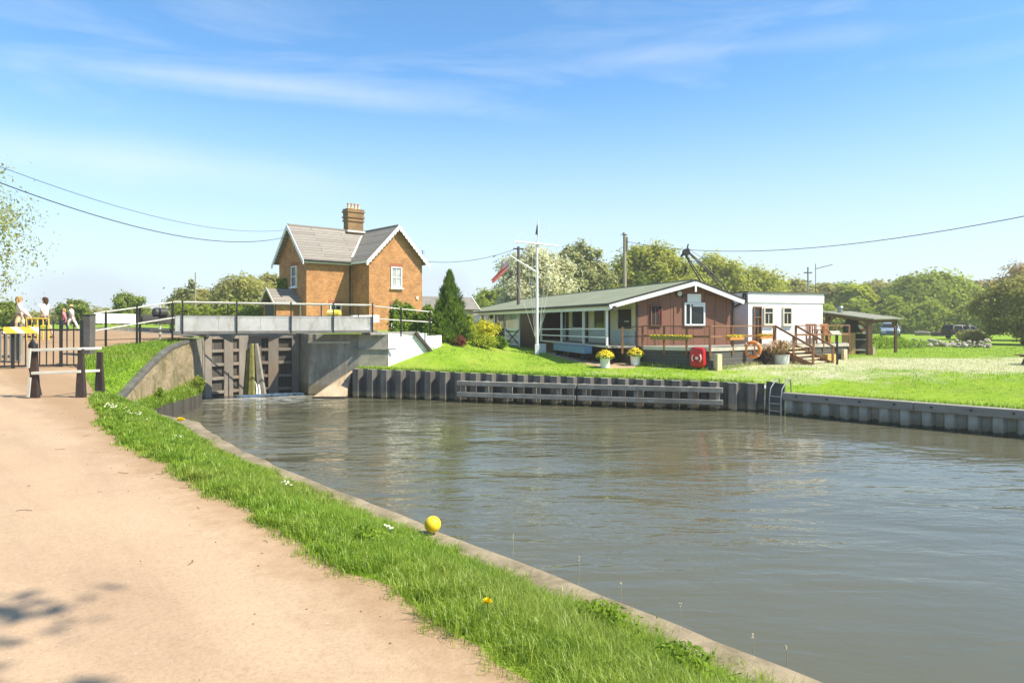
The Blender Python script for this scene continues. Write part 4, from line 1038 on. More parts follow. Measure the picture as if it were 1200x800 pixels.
# porch on the gable
po = MB(); pa0, pb0, pb1, pz, pr = -1.75, 1.0, 2.9, 4.75, 5.55
slab(po, [HP(pa0 - .2, pb0 - .25, pz - .2), HP(-.003, pb0 - .25, pz - .2), HP(-.003, (pb0 + pb1) / 2, pr), HP(pa0 - .2, (pb0 + pb1) / 2, pr)], .07)
slab(po, [HP(pa0 - .2, pb1 + .25, pz - .2), HP(-.003, pb1 + .25, pz - .2), HP(-.003, (pb0 + pb1) / 2, pr), HP(pa0 - .2, (pb0 + pb1) / 2, pr)], .07)
pr_ = po.build('porch_roof', M_slate, t)
w = MB()
w.prism([HP(pa0, pb0, ZB), HP(-.004, pb0, ZB), HP(-.004, pb0, pz), HP(pa0, pb0, pz)], E2v * .2)
w.prism([HP(pa0, pb1, ZB), HP(-.004, pb1, ZB), HP(-.004, pb1, pz), HP(pa0, pb1, pz)], -E2v * .2)
w.build('porch_wall', M_brick, t)
w = MB(); w.bar(HP(pa0 - .21, pb0 - .28, pz - .2), HP(pa0 - .21, (pb0 + pb1) / 2, pr + .06), .04, .16); w.bar(HP(pa0 - .21, pb1 + .28, pz - .2), HP(pa0 - .21, (pb0 + pb1) / 2, pr + .06), .04, .16); w.build('porch_bargeboard', M_cream, t)
w = MB(); w.bar(HP(pa0 - .2, pb0 - .27, pz - .2), HP(-.01, pb0 - .27, pz - .2), .05, .14); w.build('porch_fascia', M_cream, t)
w = MB(); c = HP(pa0 + .05, (pb0 + pb1) / 2, 3.6); w.box(tuple(c), (.06, 1.2, 1.95), rz); w.build('porch_door', pm('door_dark', (.06, .07, .06), .2), t)
# aerial on the right gable
w = MB(); c = HP(AW + .25, BF + .3, 0); w.tube([c + ZV * 7.5, c + ZV * 8.55], .022, 6)
for z in (8.15, 8.35, 8.5): w.tube([c + ZV * z + E1 * -.18, c + ZV * z + E1 * .22], .012, 5)
w.build('aerial', M_black, t)
# garage / bungalow roof behind the conifer
t = thing('bungalow', 'low bungalow with a pale edged roof half hidden behind the conifer', 'house', (X(525, 56), 56, 2.6))
bl = X(494, 56); br = X(562, 56)
w = MB(); w.prism([(bl, 55, 2.4), (br - .6, 57, 2.4), (br - .6, 57, 4.5), (bl, 55, 4.5)], (-1.5, 5, 0)); w.build('wall', M_cream, t)
w = MB(); slab(w, [(bl - .3, 54.6, 4.35), (br, 56.7, 4.25), (br - .9, 59, 5.35), (bl - .6, 57.2, 5.4)], .1); w.build('roof', pm('bungalow_tiles', (.22, .20, .17), .2, 2), t)
w = MB(); w.bar((br + .02, 56.66, 4.28), (br - .85, 59, 5.42), .08, .18); w.build('bargeboard', M_cream, t)
# ------------------------------------------------------------------ clubhouse
c15, s15 = math.cos(R(15)), math.sin(R(15))
CE1 = Vector((c15, s15, 0)); CE2 = Vector((-s15, c15, 0)); CO = Vector((4.53, 31.5, 0))
def CP(t, s, z): return CO + CE1 * t + CE2 * s + ZV * z
def s_of(px, t):
    k = (px - 600) / F; a = CO + CE1 * t; return (a.x - k * a.y) / (k * CE2.y - CE2.x)
def t_of(px, s):
    k = (px - 600) / F; a = CO + CE2 * s; return (k * a.y - a.x) / (CE1.x - k * CE1.y)
ZF = 2.25; rzc = R(15)
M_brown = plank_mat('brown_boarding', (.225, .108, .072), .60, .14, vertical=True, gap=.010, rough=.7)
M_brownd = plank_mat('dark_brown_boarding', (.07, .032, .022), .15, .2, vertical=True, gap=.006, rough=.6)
M_greenroof = pm('green_felt_roof', (.235, .25, .165), .14, .8, .9, .35, stain=(.17, .19, .11), stain_amt=.5, stain_scale=.6)
M_bluepanel = pm('pale_blue_panel', (.46, .53, .53), .08, 1.5, .6, .1)
M_skirt = plank_mat('grey_skirt_boards', (.105, .098, .088), .15, .2, gap=.008)
M_trimdark = pm('dark_trim', (.05, .045, .04), .2, 3, .6, .1)
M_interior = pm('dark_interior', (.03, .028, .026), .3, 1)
t = thing('clubhouse', 'long low clubhouse with green roof, brown boarded gable end and open verandah', 'clubhouse', tuple(CP(3, 0, 1.45)))
TL, TA, TR = -.10, 4.12, 6.66; zL, zA, zR = 4.18, 5.27, 4.42; SL = 33.5; S0 = -.45
def zroof(tt): return zL + (zA - zL) * (tt - TL) / (TA - TL) if tt < TA else zA + (zR - zA) * (tt - TA) / (TR - TA)
w = MB(); slab(w, [CP(TL - .12, S0, zroof(TL - .12)), CP(TL - .12, SL, zroof(TL - .12)), CP(TA, SL, zA), CP(TA, S0, zA)], .07)
slab(w, [CP(TR + .05, S0, zroof(TR + .05)), CP(TR + .05, SL, zroof(TR + .05)), CP(TA, SL, zA + .003), CP(TA, S0, zA + .003)], .07)
rf = w.build('roof', M_greenroof, t)
w = MB(); w.bar(CP(TA, S0, zA + .07), CP(TA, SL, zA + .07), .22, .06); w.build('ridge_roll', M_greenroof, rf)
for (a, b) in ((TL - .14, TA), (TA, TR + .07)):
    w = MB(); w.bar(CP(a, S0 - .03, zroof(a) - .10), CP(b, S0 - .03, zroof(b) - .10), .04, .20); w.build('bargeboard', M_white, t, bevel=.004)
    w = MB(); w.bar(CP(a, S0 - .03, zroof(a) + .045), CP(b, S0 - .03, zroof(b) + .045), .055, .08); w.build('verge_trim', M_trimdark, t)
w = MB(); w.bar(CP(TL - .13, S0, zL - .19), CP(TL - .13, SL, zL - .19), .04, .20); w.build('fascia', M_white, t)
w = MB(); w.bar(CP(TL - .20, S0, zL - .06), CP(TL - .20, SL, zL - .06), .10, .09); w.build('gutter', M_trimdark, t)
w = MB(); w.box(tuple(CP(TA, S0 - .03, zA - .33)), (.08, .07, .35), rzc); w.build('finial', M_white, t)
w = MB(); w.box(tuple(CP(-.0, S0 - .02, zL - .22)), (.18, .1, .24), rzc); w.build('rainwater_head', M_trimdark, t)
TI = 1.33; TB = 6.45
# gable wall with two openings left as frames standing proud
w = MB(); w.prism([CP(TI, 0, 1.2), CP(TB, 0, 1.2), CP(TB, 0, zroof(TB) - .02), CP(TA, 0, zA - .02), CP(TI, 0, zroof(TI) - .02)], CE2 * .12); w.build('gable_wall', M_brown, t)
w = MB(); w.prism([CP(TB, .125, 1.2), CP(TB, SL - .2, 1.2), CP(TB, SL - .2, zroof(TB) - .03), CP(TB, .125, zroof(TB) - .03)], CE1 * -.12); w.build('side_wall', M_brown, t)
w = MB(); w.prism([CP(TI, .125, 1.2), CP(TI, 15.2, 1.2), CP(TI, 15.2, zroof(TI) - .03), CP(TI, .125, zroof(TI) - .03)], CE1 * .12); w.build('verandah_wall', M_cream, t)
w = MB(); w.prism([CP(.2, 15.32, 1.2), CP(.2, SL - .2, 1.2), CP(.2, SL - .2, zroof(.2) - .03), CP(.2, 15.32, zroof(.2) - .03)], CE1 * .12); w.build('front_wall', M_cream, t)
w = MB(); w.prism([CP(.25, SL - .19, 1.2), CP(TB, SL - .19, 1.2), CP(TB, SL - .19, zroof(TB) - .03), CP(TA, SL - .19, zA - .03), CP(.25, SL - .19, zroof(.25) - .03)], CE2 * -.1); w.build('end_wall', M_brown, t)
for tt in (t_of(768, 0), t_of(790, 0), t_of(838, 0)):
    w = MB(); w.box(tuple(CP(tt, -.012, 3.1)), (.035, .03, 2.0), rzc); w.build('cover_strip', M_brown, t)
w = MB(); w.box(tuple(CP(TI + .02, -.02, 3.1)), (.09, .06, 2.1), rzc); w.build('corner_trim', M_trimdark, t)
w = MB(); w.box(tuple(CP(TB - .03, -.03, 3.0)), (.10, .08, 2.6), rzc); w.build('corner_trim', M_trimdark, t)
def cwin(tc_, w_, z0, z1, frame, name='window', glass=M_glass, mull=0, fw=.08, hframe=None, pa=t, off=0.0):
    m = MB(); zc = (z0 + z1) / 2
    def bx(mm, x, z, sx, sz, o_, th_): mm.box(tuple(CP(tc_ + x, -o_ + off, z)), (sx, th_, sz), rzc)
    bx(m, -w_ / 2 + fw / 2, zc, fw, z1 - z0, .03, .10); bx(m, w_ / 2 - fw / 2, zc, fw, z1 - z0, .03, .10); bx(m, 0, z0 + fw / 2, w_ - 2 * fw, fw, .03, .098); bx(m, 0, z1 - fw / 2, w_ - 2 * fw, fw, .03, .098)
    if mull: bx(m, mull, zc, .06, z1 - z0 - 2 * fw, .03, .09)
    o = m.build(name, frame, pa); m = MB(); bx(m, 0, zc, w_ - 2 * fw, z1 - z0 - 2 * fw, .008, .02); m.build('pane', glass, o); return o
ta, tb = t_of(801.5, 0), t_of(825.5, 0)
ww = cwin((ta + tb) / 2, tb - ta, Z(381.5, 32.6), Z(354.5, 32.6), M_white, mull=-.22, glass=M_glass)
m = MB(); m.box(tuple(CP((ta + tb) / 2 + .2, -.06, Z(358, 32.6))), (.62, .08, .1), rzc); m.build('vent_light', M_white, ww)
m = MB(); m.box(tuple(CP(t_of(813, 0), -.035, Z(349.3, 32.6))), (t_of(821, 0) - t_of(805, 0), .05, .40), rzc); m.build('sign_board', M_white, t, bevel=.005)
ta, tb = t_of(762, 0), t_of(775.5, 0)
wb_ = cwin((ta + tb) / 2, tb - ta, Z(382, 32.2), Z(357.5, 32.2), M_brown, glass=M_interior, fw=.05)
m = MB(); cu = CP(tb - .16, -.022, 3.55); m.prism([CP(tb - .19, -.03, 3.95), CP(tb - .07, -.03, 3.95), CP(tb - .07, -.03, 3.25), CP(tb - .14, -.03, 3.25), CP(tb - .12, -.03, 3.6)], CE2 * .008); m.build('curtain', pm('red_curtain', (.45, .05, .05), .2), wb_)
m = MB(); cc = CP(t_of(795, 0), -.10, Z(344, 32.3)); m.tube([cc - CE2 * .02, cc - CE2 * -.10], [.16, .16], 16); m.box(tuple(CP(t_of(800.5, 0), -.05, Z(346, 32.3))), (.12, .1, .16), rzc); m.build('wall_lamp', M_trimdark, t)
m = MB(); m.tube([cc - CE2 * .06, cc - CE2 * .021], [.11, .13], 14); m.build('lamp_glass', M_cream, t)
# verandah wall: cream above, blue below, dark windows and posts
def vpanel(px0, px1, z0, z1, mat, name, off=.03, th_=.04, tt=TI, pa=t):
    a, b = s_of(px1, tt), s_of(px0, tt); m = MB(); c = CP(tt - off, (a + b) / 2, (z0 + z1) / 2); m.box(tuple(c), (th_, abs(b - a), z1 - z0), rzc); return m.build(name, mat, pa)
zs0, zs1 = ZF + .10, 2.93
for a, b in ((644, 664), (667.5, 687), (692, 711), (718, 744.5)): vpanel(a, b, zs0, zs1, M_bluepanel, 'wall_panel')
def vwin(px0, px1, z0, z1, nm='window', fr=M_cream, gl=M_glass, tt=TI):
    a, b = s_of(px1, tt), s_of(px0, tt); f = .05; m = MB()
    for sc in (a + f / 2, b - f / 2): m.box(tuple(CP(tt - .03, sc, (z0 + z1) / 2)), (.08, f, z1 - z0), rzc)
    for zc in (z0 + f / 2, z1 - f / 2): m.box(tuple(CP(tt - .03, (a + b) / 2, zc)), (.078, b - a - 2 * f, f), rzc)
    o = m.build(nm, fr, t); m = MB(); m.box(tuple(CP(tt - .008, (a + b) / 2, (z0 + z1) / 2)), (.02, b - a - 2 * f, z1 - z0 - 2 * f), rzc); m.build('pane', gl, o); return o
wq = vwin(724.5, 742, 2.97, 4.02, 'window', M_cream, M_interior)
m = MB(); m.box(tuple(CP(TI - .032, s_of(735, TI), 3.38)), (.012, .5, .05), rzc); m.build('strip_light', M_cream, wq)
vwin(697, 710, 2.98, 4.0); vwin(671, 684, 2.98, 4.0); vwin(658.5, 663.5, 2.5, 4.0, 'door', M_cream)
vwin(644.5, 652.5, 2.45, 4.02, 'door', M_cream, pm('brown_curtain', (.17, .10, .06), .3, 4))
for px in (688.5, 665.5, 714): vpanel(px - .9, px + .9, ZF, 4.1, M_trimdark, 'wall_post', .05, .09)
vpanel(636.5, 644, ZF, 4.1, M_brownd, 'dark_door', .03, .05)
# floor, skirt, posts, rails
w = MB(); w.prism([CP(-.05, -.02, ZF - .10), CP(-.05, 10.5, ZF - .10), CP(TI - .003, 10.5, ZF - .10), CP(TI - .003, -.02, ZF - .10)], (0, 0, .10)); w.build('verandah_floor', M_greywood, t)
w = MB(); w.prism([CP(-.07, -.02, ZF - .09), CP(-.07, 10.5, ZF - .09), CP(-.11, 10.5, ZF - .09), CP(-.11, -.02, ZF - .09)], (0, 0, .085)); w.build('floor_edge', M_cream, t)
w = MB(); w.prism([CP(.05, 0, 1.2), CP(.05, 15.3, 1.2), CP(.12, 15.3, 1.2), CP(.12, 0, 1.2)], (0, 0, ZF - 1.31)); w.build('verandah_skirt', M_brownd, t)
for px in (711.2, 684, 658.2, 634.5):
    s_ = s_of(px, 0); w = MB(); w.box(tuple(CP(0, s_, (ZF + zL - .1) / 2)), (.10, .10, zL - .1 - ZF), rzc); w.build('verandah_post', M_white, t, bevel=.008)
for z0, z1 in ((3.03, 2.90), (2.63, 2.55)):
    w = MB(); w.bar(CP(-.035, s_of(710, 0), z0), CP(-.035, 10.5, z1), .05, .06); w.build('verandah_rail', M_white, t)
w = MB(); w.bar(CP(-.02, s_of(634.5, 0) + .06, 3.0), CP(-.02, s_of(640.5, 0), 4.02), .04, .05); w.build('brace', M_white, t)
# dark boarded bay, then the glazed part to the left
sa, sb = s_of(634, -.02), s_of(610, -.02)
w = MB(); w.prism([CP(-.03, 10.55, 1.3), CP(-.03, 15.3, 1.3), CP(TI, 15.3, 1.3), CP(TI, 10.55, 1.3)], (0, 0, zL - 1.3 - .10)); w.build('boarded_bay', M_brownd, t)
M_teal = glass_mat('teal_glass', (.13, .24, .23), .08)
M_greyglass = glass_mat('grey_green_glass', (.16, .17, .12), .1)
vwin(592, 609.3, 2.5, 4.0, 'window', M_cream, M_greyglass, .2)
vpanel(603, 609, 2.62, 3.92, M_teal, 'blind', .045, .01, .2)
vwin(581.3, 591.3, 2.2, 4.02, 'door', M_trimdark, M_glass, .2); vwin(566, 573, 2.7, 4.0, 'window', M_cream, M_glass, .2); vwin(551, 565, 2.7, 4.0, 'window', M_cream, M_glass, .2)
vpanel(573.5, 581, 2.2, 4.05, M_white, 'wall_panel', .03, .04, .2)
w = MB(); c = CP(.05, s_of(576.5, .1), 3.75); w.ball(tuple(c), .17, 8, (1, 1, 1.2)); w.build('wall_lamp', M_trimdark, t, smooth=True)
# barbed white and black crossed barrier of the left end
t = thing('lattice_fence', 'short white fence panel with dark crossed braces left of the brown bay', 'fence', tuple(CP(-.8, 16, 2.0)))
d = 46.5; d2 = 45.3
a = Vector((X(592.5, d), d, 0)); b = Vector((X(608.5, d2), d2, 0)); z0, z1 = 1.75, 2.88
for p in (a, b): w = MB(); w.bar(p + ZV * 1.6, p + ZV * 2.95, .10, .10); w.build('post', M_white, t)
for z in (1.85, 2.2, 2.55, 2.85): w = MB(); w.bar(a + ZV * z, b + ZV * z, .03, .13); w.build('rail', M_white, t)
for p, q in (((a), (b)), ((b), (a))): w = MB(); w.bar(p + ZV * 1.8 + Vector((0, -.06 - .03 * (p is a), 0)), q + ZV * 2.85 + Vector((0, -.06 - .03 * (p is a), 0)), .03, .07); w.build('brace', M_trimdark, t)
w = MB(); w.bar(a + (a - b).normalized() * 1.6 + ZV * 2.72, a + ZV * 2.72, .05, .08); w.build('rail', M_deckwood, t)

# ------------------------------------------------------------------ timber deck
dA = Vector((X(753, 31.2), 31.2, 0)); dB = Vector((8.5, 29.3, 0)); dC = Vector((12.28, 32.0, 0)); dC2 = Vector((13.94, 33.5, 0)); dE = Vector((17.43, 35.3, 0))
t = thing('timber_deck', 'raised timber deck with red-brown railings wrapped round the clubhouse gable', 'deck', tuple(dB + ZV * 1.35))
w = MB(); back = [dE + Vector((.5, 1.3, 0)), Vector((11.9, 34.4, 0)), CP(TB, -.03, 0), CP(TI + .1, -.03, 0)]
w.prism([p + ZV * (ZF - .08) for p in [dA, dB, dC, dC2, dE] + back], (0, 0, .08)); w.build('floor', M_greywood, t)
def face(p, q, z0, z1, th_, off):
    d = (q - p).normalized(); n = Vector((d.y, -d.x, 0)); n = n if n.y < 0 else -n
    m = MB(); m.prism([p + n * off + ZV * z0, q + n * off + ZV * z0, q + n * (off - th_) + ZV * z0, p + n * (off - th_) + ZV * z0], (0, 0, z1 - z0)); return m
dA2 = dA + (dA - dB).normalized() * .25
segs = [(dA, dB - (dB - dA).normalized() * .005), (dB + (dC - dB).normalized() * .005, dC), (dC2, dE)]
for p, q in segs:
    face(p, q, 1.05, ZF - .16, .04, -.03).build('skirt', M_skirt, t)
    face(p, q, ZF - .155, ZF - .002, .03, .025).build('edge_board', M_cream if p is dA else M_concpale, t)
ZR = 3.17
for p, q, nposts in ((dA, dB, 4), (dB, dC, 4), (dC2, dE, 5)):
    d = (q - p).normalized(); ln = (q - p).length
    w = MB(); w.bar(p + ZV * ZR, q + ZV * (ZR + .002), .11, .05); w.build('handrail', M_deckwood, t, bevel=.006)
    w = MB(); w.bar(p + ZV * 2.72, q + ZV * 2.722, .04, .09); w.build('rail', M_deckwood, t, bevel=.006)
    for i in range(nposts):
        if p is not dA and i == 0 and p is dB: continue
        c = p + d * ln * i / (nposts - 1); w = MB(); w.bar(c + ZV * (1.9), c + ZV * (ZR - .03), .09, .09); w.build('post', M_deckwood, t, bevel=.008)
c = dE; nE = dE + Vector((.5, 1.3, 0))
w = MB(); w.bar(dE + ZV * ZR, nE + ZV * ZR, .11, .05); w.build('handrail', M_deckwood, t)
w = MB(); w.bar(dA + ZV * 1.9 + Vector((-.9, .15, 0)), dA + ZV * 3.12 + Vector((-.9, .15, 0)), .09, .09); w.build('post', M_deckwood, t)
w = MB(); w.bar(dA + ZV * 2.68 + Vector((-.9, .15, 0)), dA + ZV * 2.7, .03, .04); w.bar(dA + ZV * 3.1 + Vector((-.9, .15, 0)), dA + ZV * 3.15, .03, .04); w.build('wire_rail', M_trimdark, t)
for (px, d, z1) in ((842, 29.25, 1.98), (874, 31.0, 1.78), (989.5, 34.85, 1.95)):
    w = MB(); zz = float(zF(X(px, d), d)); w.box((X(px, d), d, (zz - .1 + z1) / 2), (.29, .16, z1 - zz + .1), R(30)); w.build('support_post', M_palewood, t, bevel=.012)
# stairs
sd_ = (dC2 - dC); sw = sd_.length; sd_.normalize(); dn_ = Vector((sd_.y, -sd_.x, 0)); dn_ = dn_ if dn_.y < 0 else -dn_
st = thing('deck_steps', 'flight of open timber steps with sloping handrails leading down from the deck', 'steps', tuple(dC + dn_ * 1.2 + ZV * 1.4))
for i in range(5):
    z = ZF - .15 * (i + 1) - .02; o = .30 * (i + .6); w = MB(); w.bar(dC + sd_ * .12 + dn_ * o + ZV * z, dC2 - sd_ * .12 + dn_ * o + ZV * z, .28, .045); w.build('tread', M_palewood, st, bevel=.006)
for p in (dC + sd_ * .08, dC2 - sd_ * .08):
    w = MB(); w.bar(p + ZV * (ZF - .1), p + dn_ * 1.75 + ZV * 1.38, .05, .22); w.build('stringer', M_deckwood, st)
    w = MB(); w.bar(p + dn_ * .0 + ZV * (ZR + .01), p + dn_ * 1.85 + ZV * 2.18, .07, .09); w.build('handrail', M_deckwood, st, bevel=.006)
    for k, z1 in ((.02, ZR), (.9, 2.68), (1.8, 2.2)):
        w = MB(); w.bar(p + dn_ * k + ZV * (1.3), p + dn_ * k + ZV * z1, .09, .09); w.build('newel_post', M_deckwood, st, bevel=.008)

# things on and around the deck
def flower_tuft(mb, c, r, n, size, rng, flat=.6):
    for i in range(n):
        a = rng.uniform(0, 2 * math.pi); b = rng.random(); rr_ = r * math.sqrt(rng.random()); zz = math.sqrt(max(0, 1 - (rr_ / r) ** 2)) * r * flat * (.6 + .4 * rng.random())
        p = Vector((c[0] + math.cos(a) * rr_, c[1] + math.sin(a) * rr_, c[2] + zz)); nrm = Vector((math.cos(a) * rr_, math.sin(a) * rr_, r * .6)).normalized() + Vector((rng.uniform(-.4, .4), rng.uniform(-.4, .4), rng.uniform(-.3, .4)))
        nrm.normalize(); e1 = nrm.orthogonal().normalized(); e2 = nrm.cross(e1); s = size * rng.uniform(.6, 1.2)
        mb.add([p + e1 * s, p + e1 * s * .4 + e2 * s * .8, p - e1 * s * .8 + e2 * s * .5, p - e1 * s * .8 - e2 * s * .5, p + e1 * s * .4 - e2 * s * .8], [(0, 1, 2, 3, 4)])
M_yf = leaf_mat('yellow_petals', (.62, .46, .02), (.85, .70, .08), .2, 8)
M_of = leaf_mat('orange_petals', (.75, .33, .02), (.85, .52, .06), .2, 8)
M_fl = leaf_mat('flower_foliage', (.07, .13, .02), (.17, .26, .04), .3, 8)
frng = random.Random(3)
def trough(label, p, q, z, mat_box, petals, out):
    c = (p + q) / 2; t = thing('flower_trough', label, 'flower trough', tuple(c + ZV * z), 'flower troughs hung along the deck railing')
    d = (q - p).normalized(); ln = (q - p).length
    w = MB(); w.prism([p + ZV * (z), q + ZV * z, q + out * .2 + ZV * z, p + out * .2 + ZV * z], (0, 0, .16)); w.build('trough', mat_box, t, bevel=.012)
    w = MB(); w2 = MB(); n = int(ln / .13)
    for i in range(n + 1):
        k = p + d * ln * i / n + out * .1 + ZV * (z + .14); flower_tuft(w, k, .13, 34, .026, frng, .8); flower_tuft(w2, k + out * .02, .14, 16, .035, frng, .5)
    w.build('flowers', petals, t, fix=False); w2.build('leaves', M_fl, t, fix=False)
nAB = Vector(((dB - dA).y, -(dB - dA).x, 0)).normalized(); nAB = nAB if nAB.y < 0 else -nAB
nBC = Vector(((dC - dB).y, -(dC - dB).x, 0)).normalized(); nBC = nBC if nBC.y < 0 else -nBC
def on_line(p, q, px):
    k = (px - 600) / F; d = q - p; s = (k * p.y - p.x) / (d.x - k * d.y); return p + d * s
M_olive = pm('olive_trough', (.30, .24, .07), .15, 5); M_terra = pm('orange_trough', (.55, .24, .06), .15, 5)
trough('long olive trough of yellow flowers on the shaded left railing of the deck', on_line(dA, dB, 765) + nAB * .05, on_line(dA, dB, 810) + nAB * .05, 2.56, M_olive, M_yf, nAB)
trough('orange trough heaped with yellow flowers just right of the deck corner', on_line(dB, dC, 850) + nBC * .05, on_line(dB, dC, 867) + nBC * .05, 2.56, M_terra, M_yf, nBC)
trough('orange trough of orange flowers on the rail nearest the deck steps', on_line(dB, dC, 886) + nBC * .05, on_line(dB, dC, 900) + nBC * .05, 2.58, M_terra, M_of, nBC)

M_red = pm('red_gloss', (.62, .02, .025), .06, 3, .25, .03, spec=.5)
rb = on_line(dA, dB, 819) + nAB * .02; dAB = (dB - dA).normalized()
t = thing('lifebuoy_cabinet', 'bright red plastic lifebuoy cabinet fixed to the dark side of the deck', 'lifebuoy cabinet', tuple(rb + ZV * 1.5))
w = MB(); prof = []
for i in range(32):
    a = 2 * math.pi * i / 32; x = math.copysign(abs(math.cos(a)) ** .45, math.cos(a)) * .34; z = math.copysign(abs(math.sin(a)) ** .45, math.sin(a)) * .44; prof.append((x, z))
f0 = [rb + dAB * x + ZV * (1.83 + z) for x, z in prof]; f1 = [rb + nAB * .16 + dAB * x + ZV * (1.83 + z) for x, z in prof]; f2 = [rb + nAB * .21 + dAB * x * .86 + ZV * (1.83 + z * .88) for x, z in prof]
n = 32; w.add(f0 + f1 + f2, [tuple(range(n)), tuple(range(2 * n, 3 * n))] + [(i, (i + 1) % n, n + (i + 1) % n, n + i) for i in range(n)] + [(n + i, n + (i + 1) % n, 2 * n + (i + 1) % n, 2 * n + i) for i in range(n)]); w.build('case', M_red, t, smooth=True)
Mr = Matrix((dAB, ZV, nAB)).transposed()
w = MB(); w.torus(rb + nAB * .215 + ZV * 1.80, .2, .045, Mr); w.build('ring', M_red, t, smooth=True)
for s in (-1, 1):
    w = MB(); w.tube([rb + nAB * .265 + dAB * (s * .2 * math.cos(a)) + ZV * (1.80 + .2 * math.sin(a)) for a in np.linspace(-.75, .75, 9)], .022, 6); w.build('reflector', M_white, t, smooth=True)
w = MB(); w.box(tuple(rb + nAB * .21 + ZV * 1.80), (.12, .03, .12), math.atan2(dAB.y, dAB.x)); w.build('catch', M_white, t)
M_orange = pm('orange_plastic', (.75, .23, .06), .08, 4, .45, .05)
lb = on_line(dB, dC, 876) + nBC * .26; t = thing('lifebuoy', 'orange lifebuoy ring hanging upright on a pale post in front of the deck', 'lifebuoy', tuple(lb + ZV * 1.8))
nn = (nBC + Vector((-.9, .35, 0))).normalized(); uu = nn.cross(ZV).normalized(); Ml = Matrix((uu, ZV, nn)).transposed()
w = MB(); w.torus(lb + ZV * 2.12, .32, .085, Ml, 36, 12); w.build('ring', M_orange, t, smooth=True)
for a in (.8, 2.36, 3.93, 5.5):
    w = MB(); w.torus(lb + ZV * 2.12 + uu * .32 * math.cos(a) + ZV * .32 * math.sin(a), .09, .012, Matrix((uu * math.cos(a) + ZV * math.sin(a), nn, (uu * -math.sin(a) + ZV * math.cos(a)))).transposed(), 18, 6); w.build('band', M_white, t, smooth=True)
# tub of dry grasses and the dark plant behind it
def spiky(mb, c, n, ln, spread, rng, wd=.016):
    for i in range(n):
        a = rng.uniform(0, 2 * math.pi); k = rng.uniform(.15, 1) * spread; l = ln * rng.uniform(.6, 1.1); d = Vector((math.cos(a), math.sin(a), 0)); s = Vector((-d.y, d.x, 0)) * wd
        p0 = Vector(c) + d * .06; p1 = p0 + d * k * l * .45 + ZV * l * .6; p2 = p0 + d * k * l + ZV * l * (.75 - .35 * k)
        mb.add([p0 - s, p0 + s, p1 + s, p1 - s, p2], [(0, 1, 2, 3), (3, 2, 4)])
M_straw = leaf_mat('dry_grass_leaves', (.30, .18, .10), (.66, .50, .30), .3, 3); M_purple = leaf_mat('dark_leaves', (.04, .03, .035), (.10, .08, .08), .2, 3)
M_tub = pm('galvanised_tub', (.62, .63, .60), .1, 3, .5, .1)
cx, cy = X(916, 31.3), 31.3; zz = float(zF(cx, cy)) - .02
t = thing('grass_tub', 'pale metal tub of dry straw coloured spiky grass beside the deck steps', 'planter', (cx, cy, zz))
w = MB(); w.lathe([(.30, 0), (.33, .1), (.345, .42), (.365, .43), (.365, .46), (.33, .46), (.32, .40), (.0, .39)], (cx, cy, zz), 24, False); w.build('tub', M_tub, t, smooth=True)
w = MB(); spiky(w, (cx, cy, zz + .38), 110, 1.15, 1.15, frng, .026); spiky(w, (cx - .3, cy + .1, zz + .3), 60, 1.0, 1.4, frng, .026); w.build('grass', M_straw, t, fix=False)
cx, cy = X(896, 31.15), 31.15; zz = float(zF(cx, cy))
t = thing('spiky_plant', 'dark purple spiky plant growing against the deck skirt by the lifebuoy', 'plant', (cx, cy, zz)); w = MB(); spiky(w, (cx, cy, zz), 110, .75, .9, frng, .014); w.build('leaves', M_purple, t, fix=False)
cx, cy = X(936, 31.75), 31.75; zz = float(zF(cx, cy))
# white pots with yellow flowers
def flower_pot(label, px, d, r):
    cx, cy = X(px, d), d; zz = float(zF(cx, cy)) - .01; t = thing('flower_pot', label, 'flower pot', (cx, cy, zz), 'white pots of yellow flowers')
    w = MB(); w.lathe([(r * .80, 0), (r * .86, .08), (r * .98, .42), (r * 1.05, .44), (r * 1.05, .50), (r * .95, .50), (r * .9, .44), (.001, .44)], (cx, cy, zz), 24, False); w.build('pot', M_white, t, smooth=True)
    w = MB(); flower_tuft(w, (cx, cy, zz + .46), r * 1.75, 420, .035, frng, .85); w.build('flowers', M_yf, t, fix=False)
    w = MB(); flower_tuft(w, (cx, cy, zz + .38), r * 1.7, 220, .045, frng, .75); w.build('leaves', M_fl, t, fix=False)
flower_pot('white pot of yellow flowers standing nearer the flagpole of the two', 709, 30.2, .235)
flower_pot('white pot of yellow flowers standing nearer the dark deck of the two', 744.5, 31.0, .235)
# blue trough below the verandah rail and white box
t = thing('blue_bench', 'long pale blue bench box along the foot of the verandah', 'bench', tuple(CP(-.4, 6, 1.6)))
a, b = CP(-.42, s_of(689, -.42), 0), CP(-.42, s_of(653, -.42), 0); M_blue = pm('blue_paint', (.20, .33, .47), .12, 3, .55, .15)
w = MB(); w.bar(a + ZV * 1.98, b + ZV * 1.98, .45, .34); w.build('box', M_blue, t, bevel=.015)
w = MB(); w.bar(a + ZV * 2.165, b + ZV * 2.165, .5, .03); w.build('lid', M_blue, t, bevel=.006)
for k in (.08, .5, .92): w = MB(); w.box(tuple(a + (b - a) * k + ZV * 1.68), (.4, .1, .3), rzc); w.build('foot', M_trimdark, t)
t = thing('storage_box', 'small white storage box behind the foot of the flagpole', 'box', (X(634, 38.4), 38.4, 1.7)); w = MB(); w.box((X(634, 38.4), 38.4, 1.83), (.48, .4, .5), rzc); w.build('body', M_white, t, bevel=.02); w = MB(); w.box((X(634, 38.4), 38.4, 2.1), (.52, .44, .04), rzc); w.build('lid', M_white, t, bevel=.01)

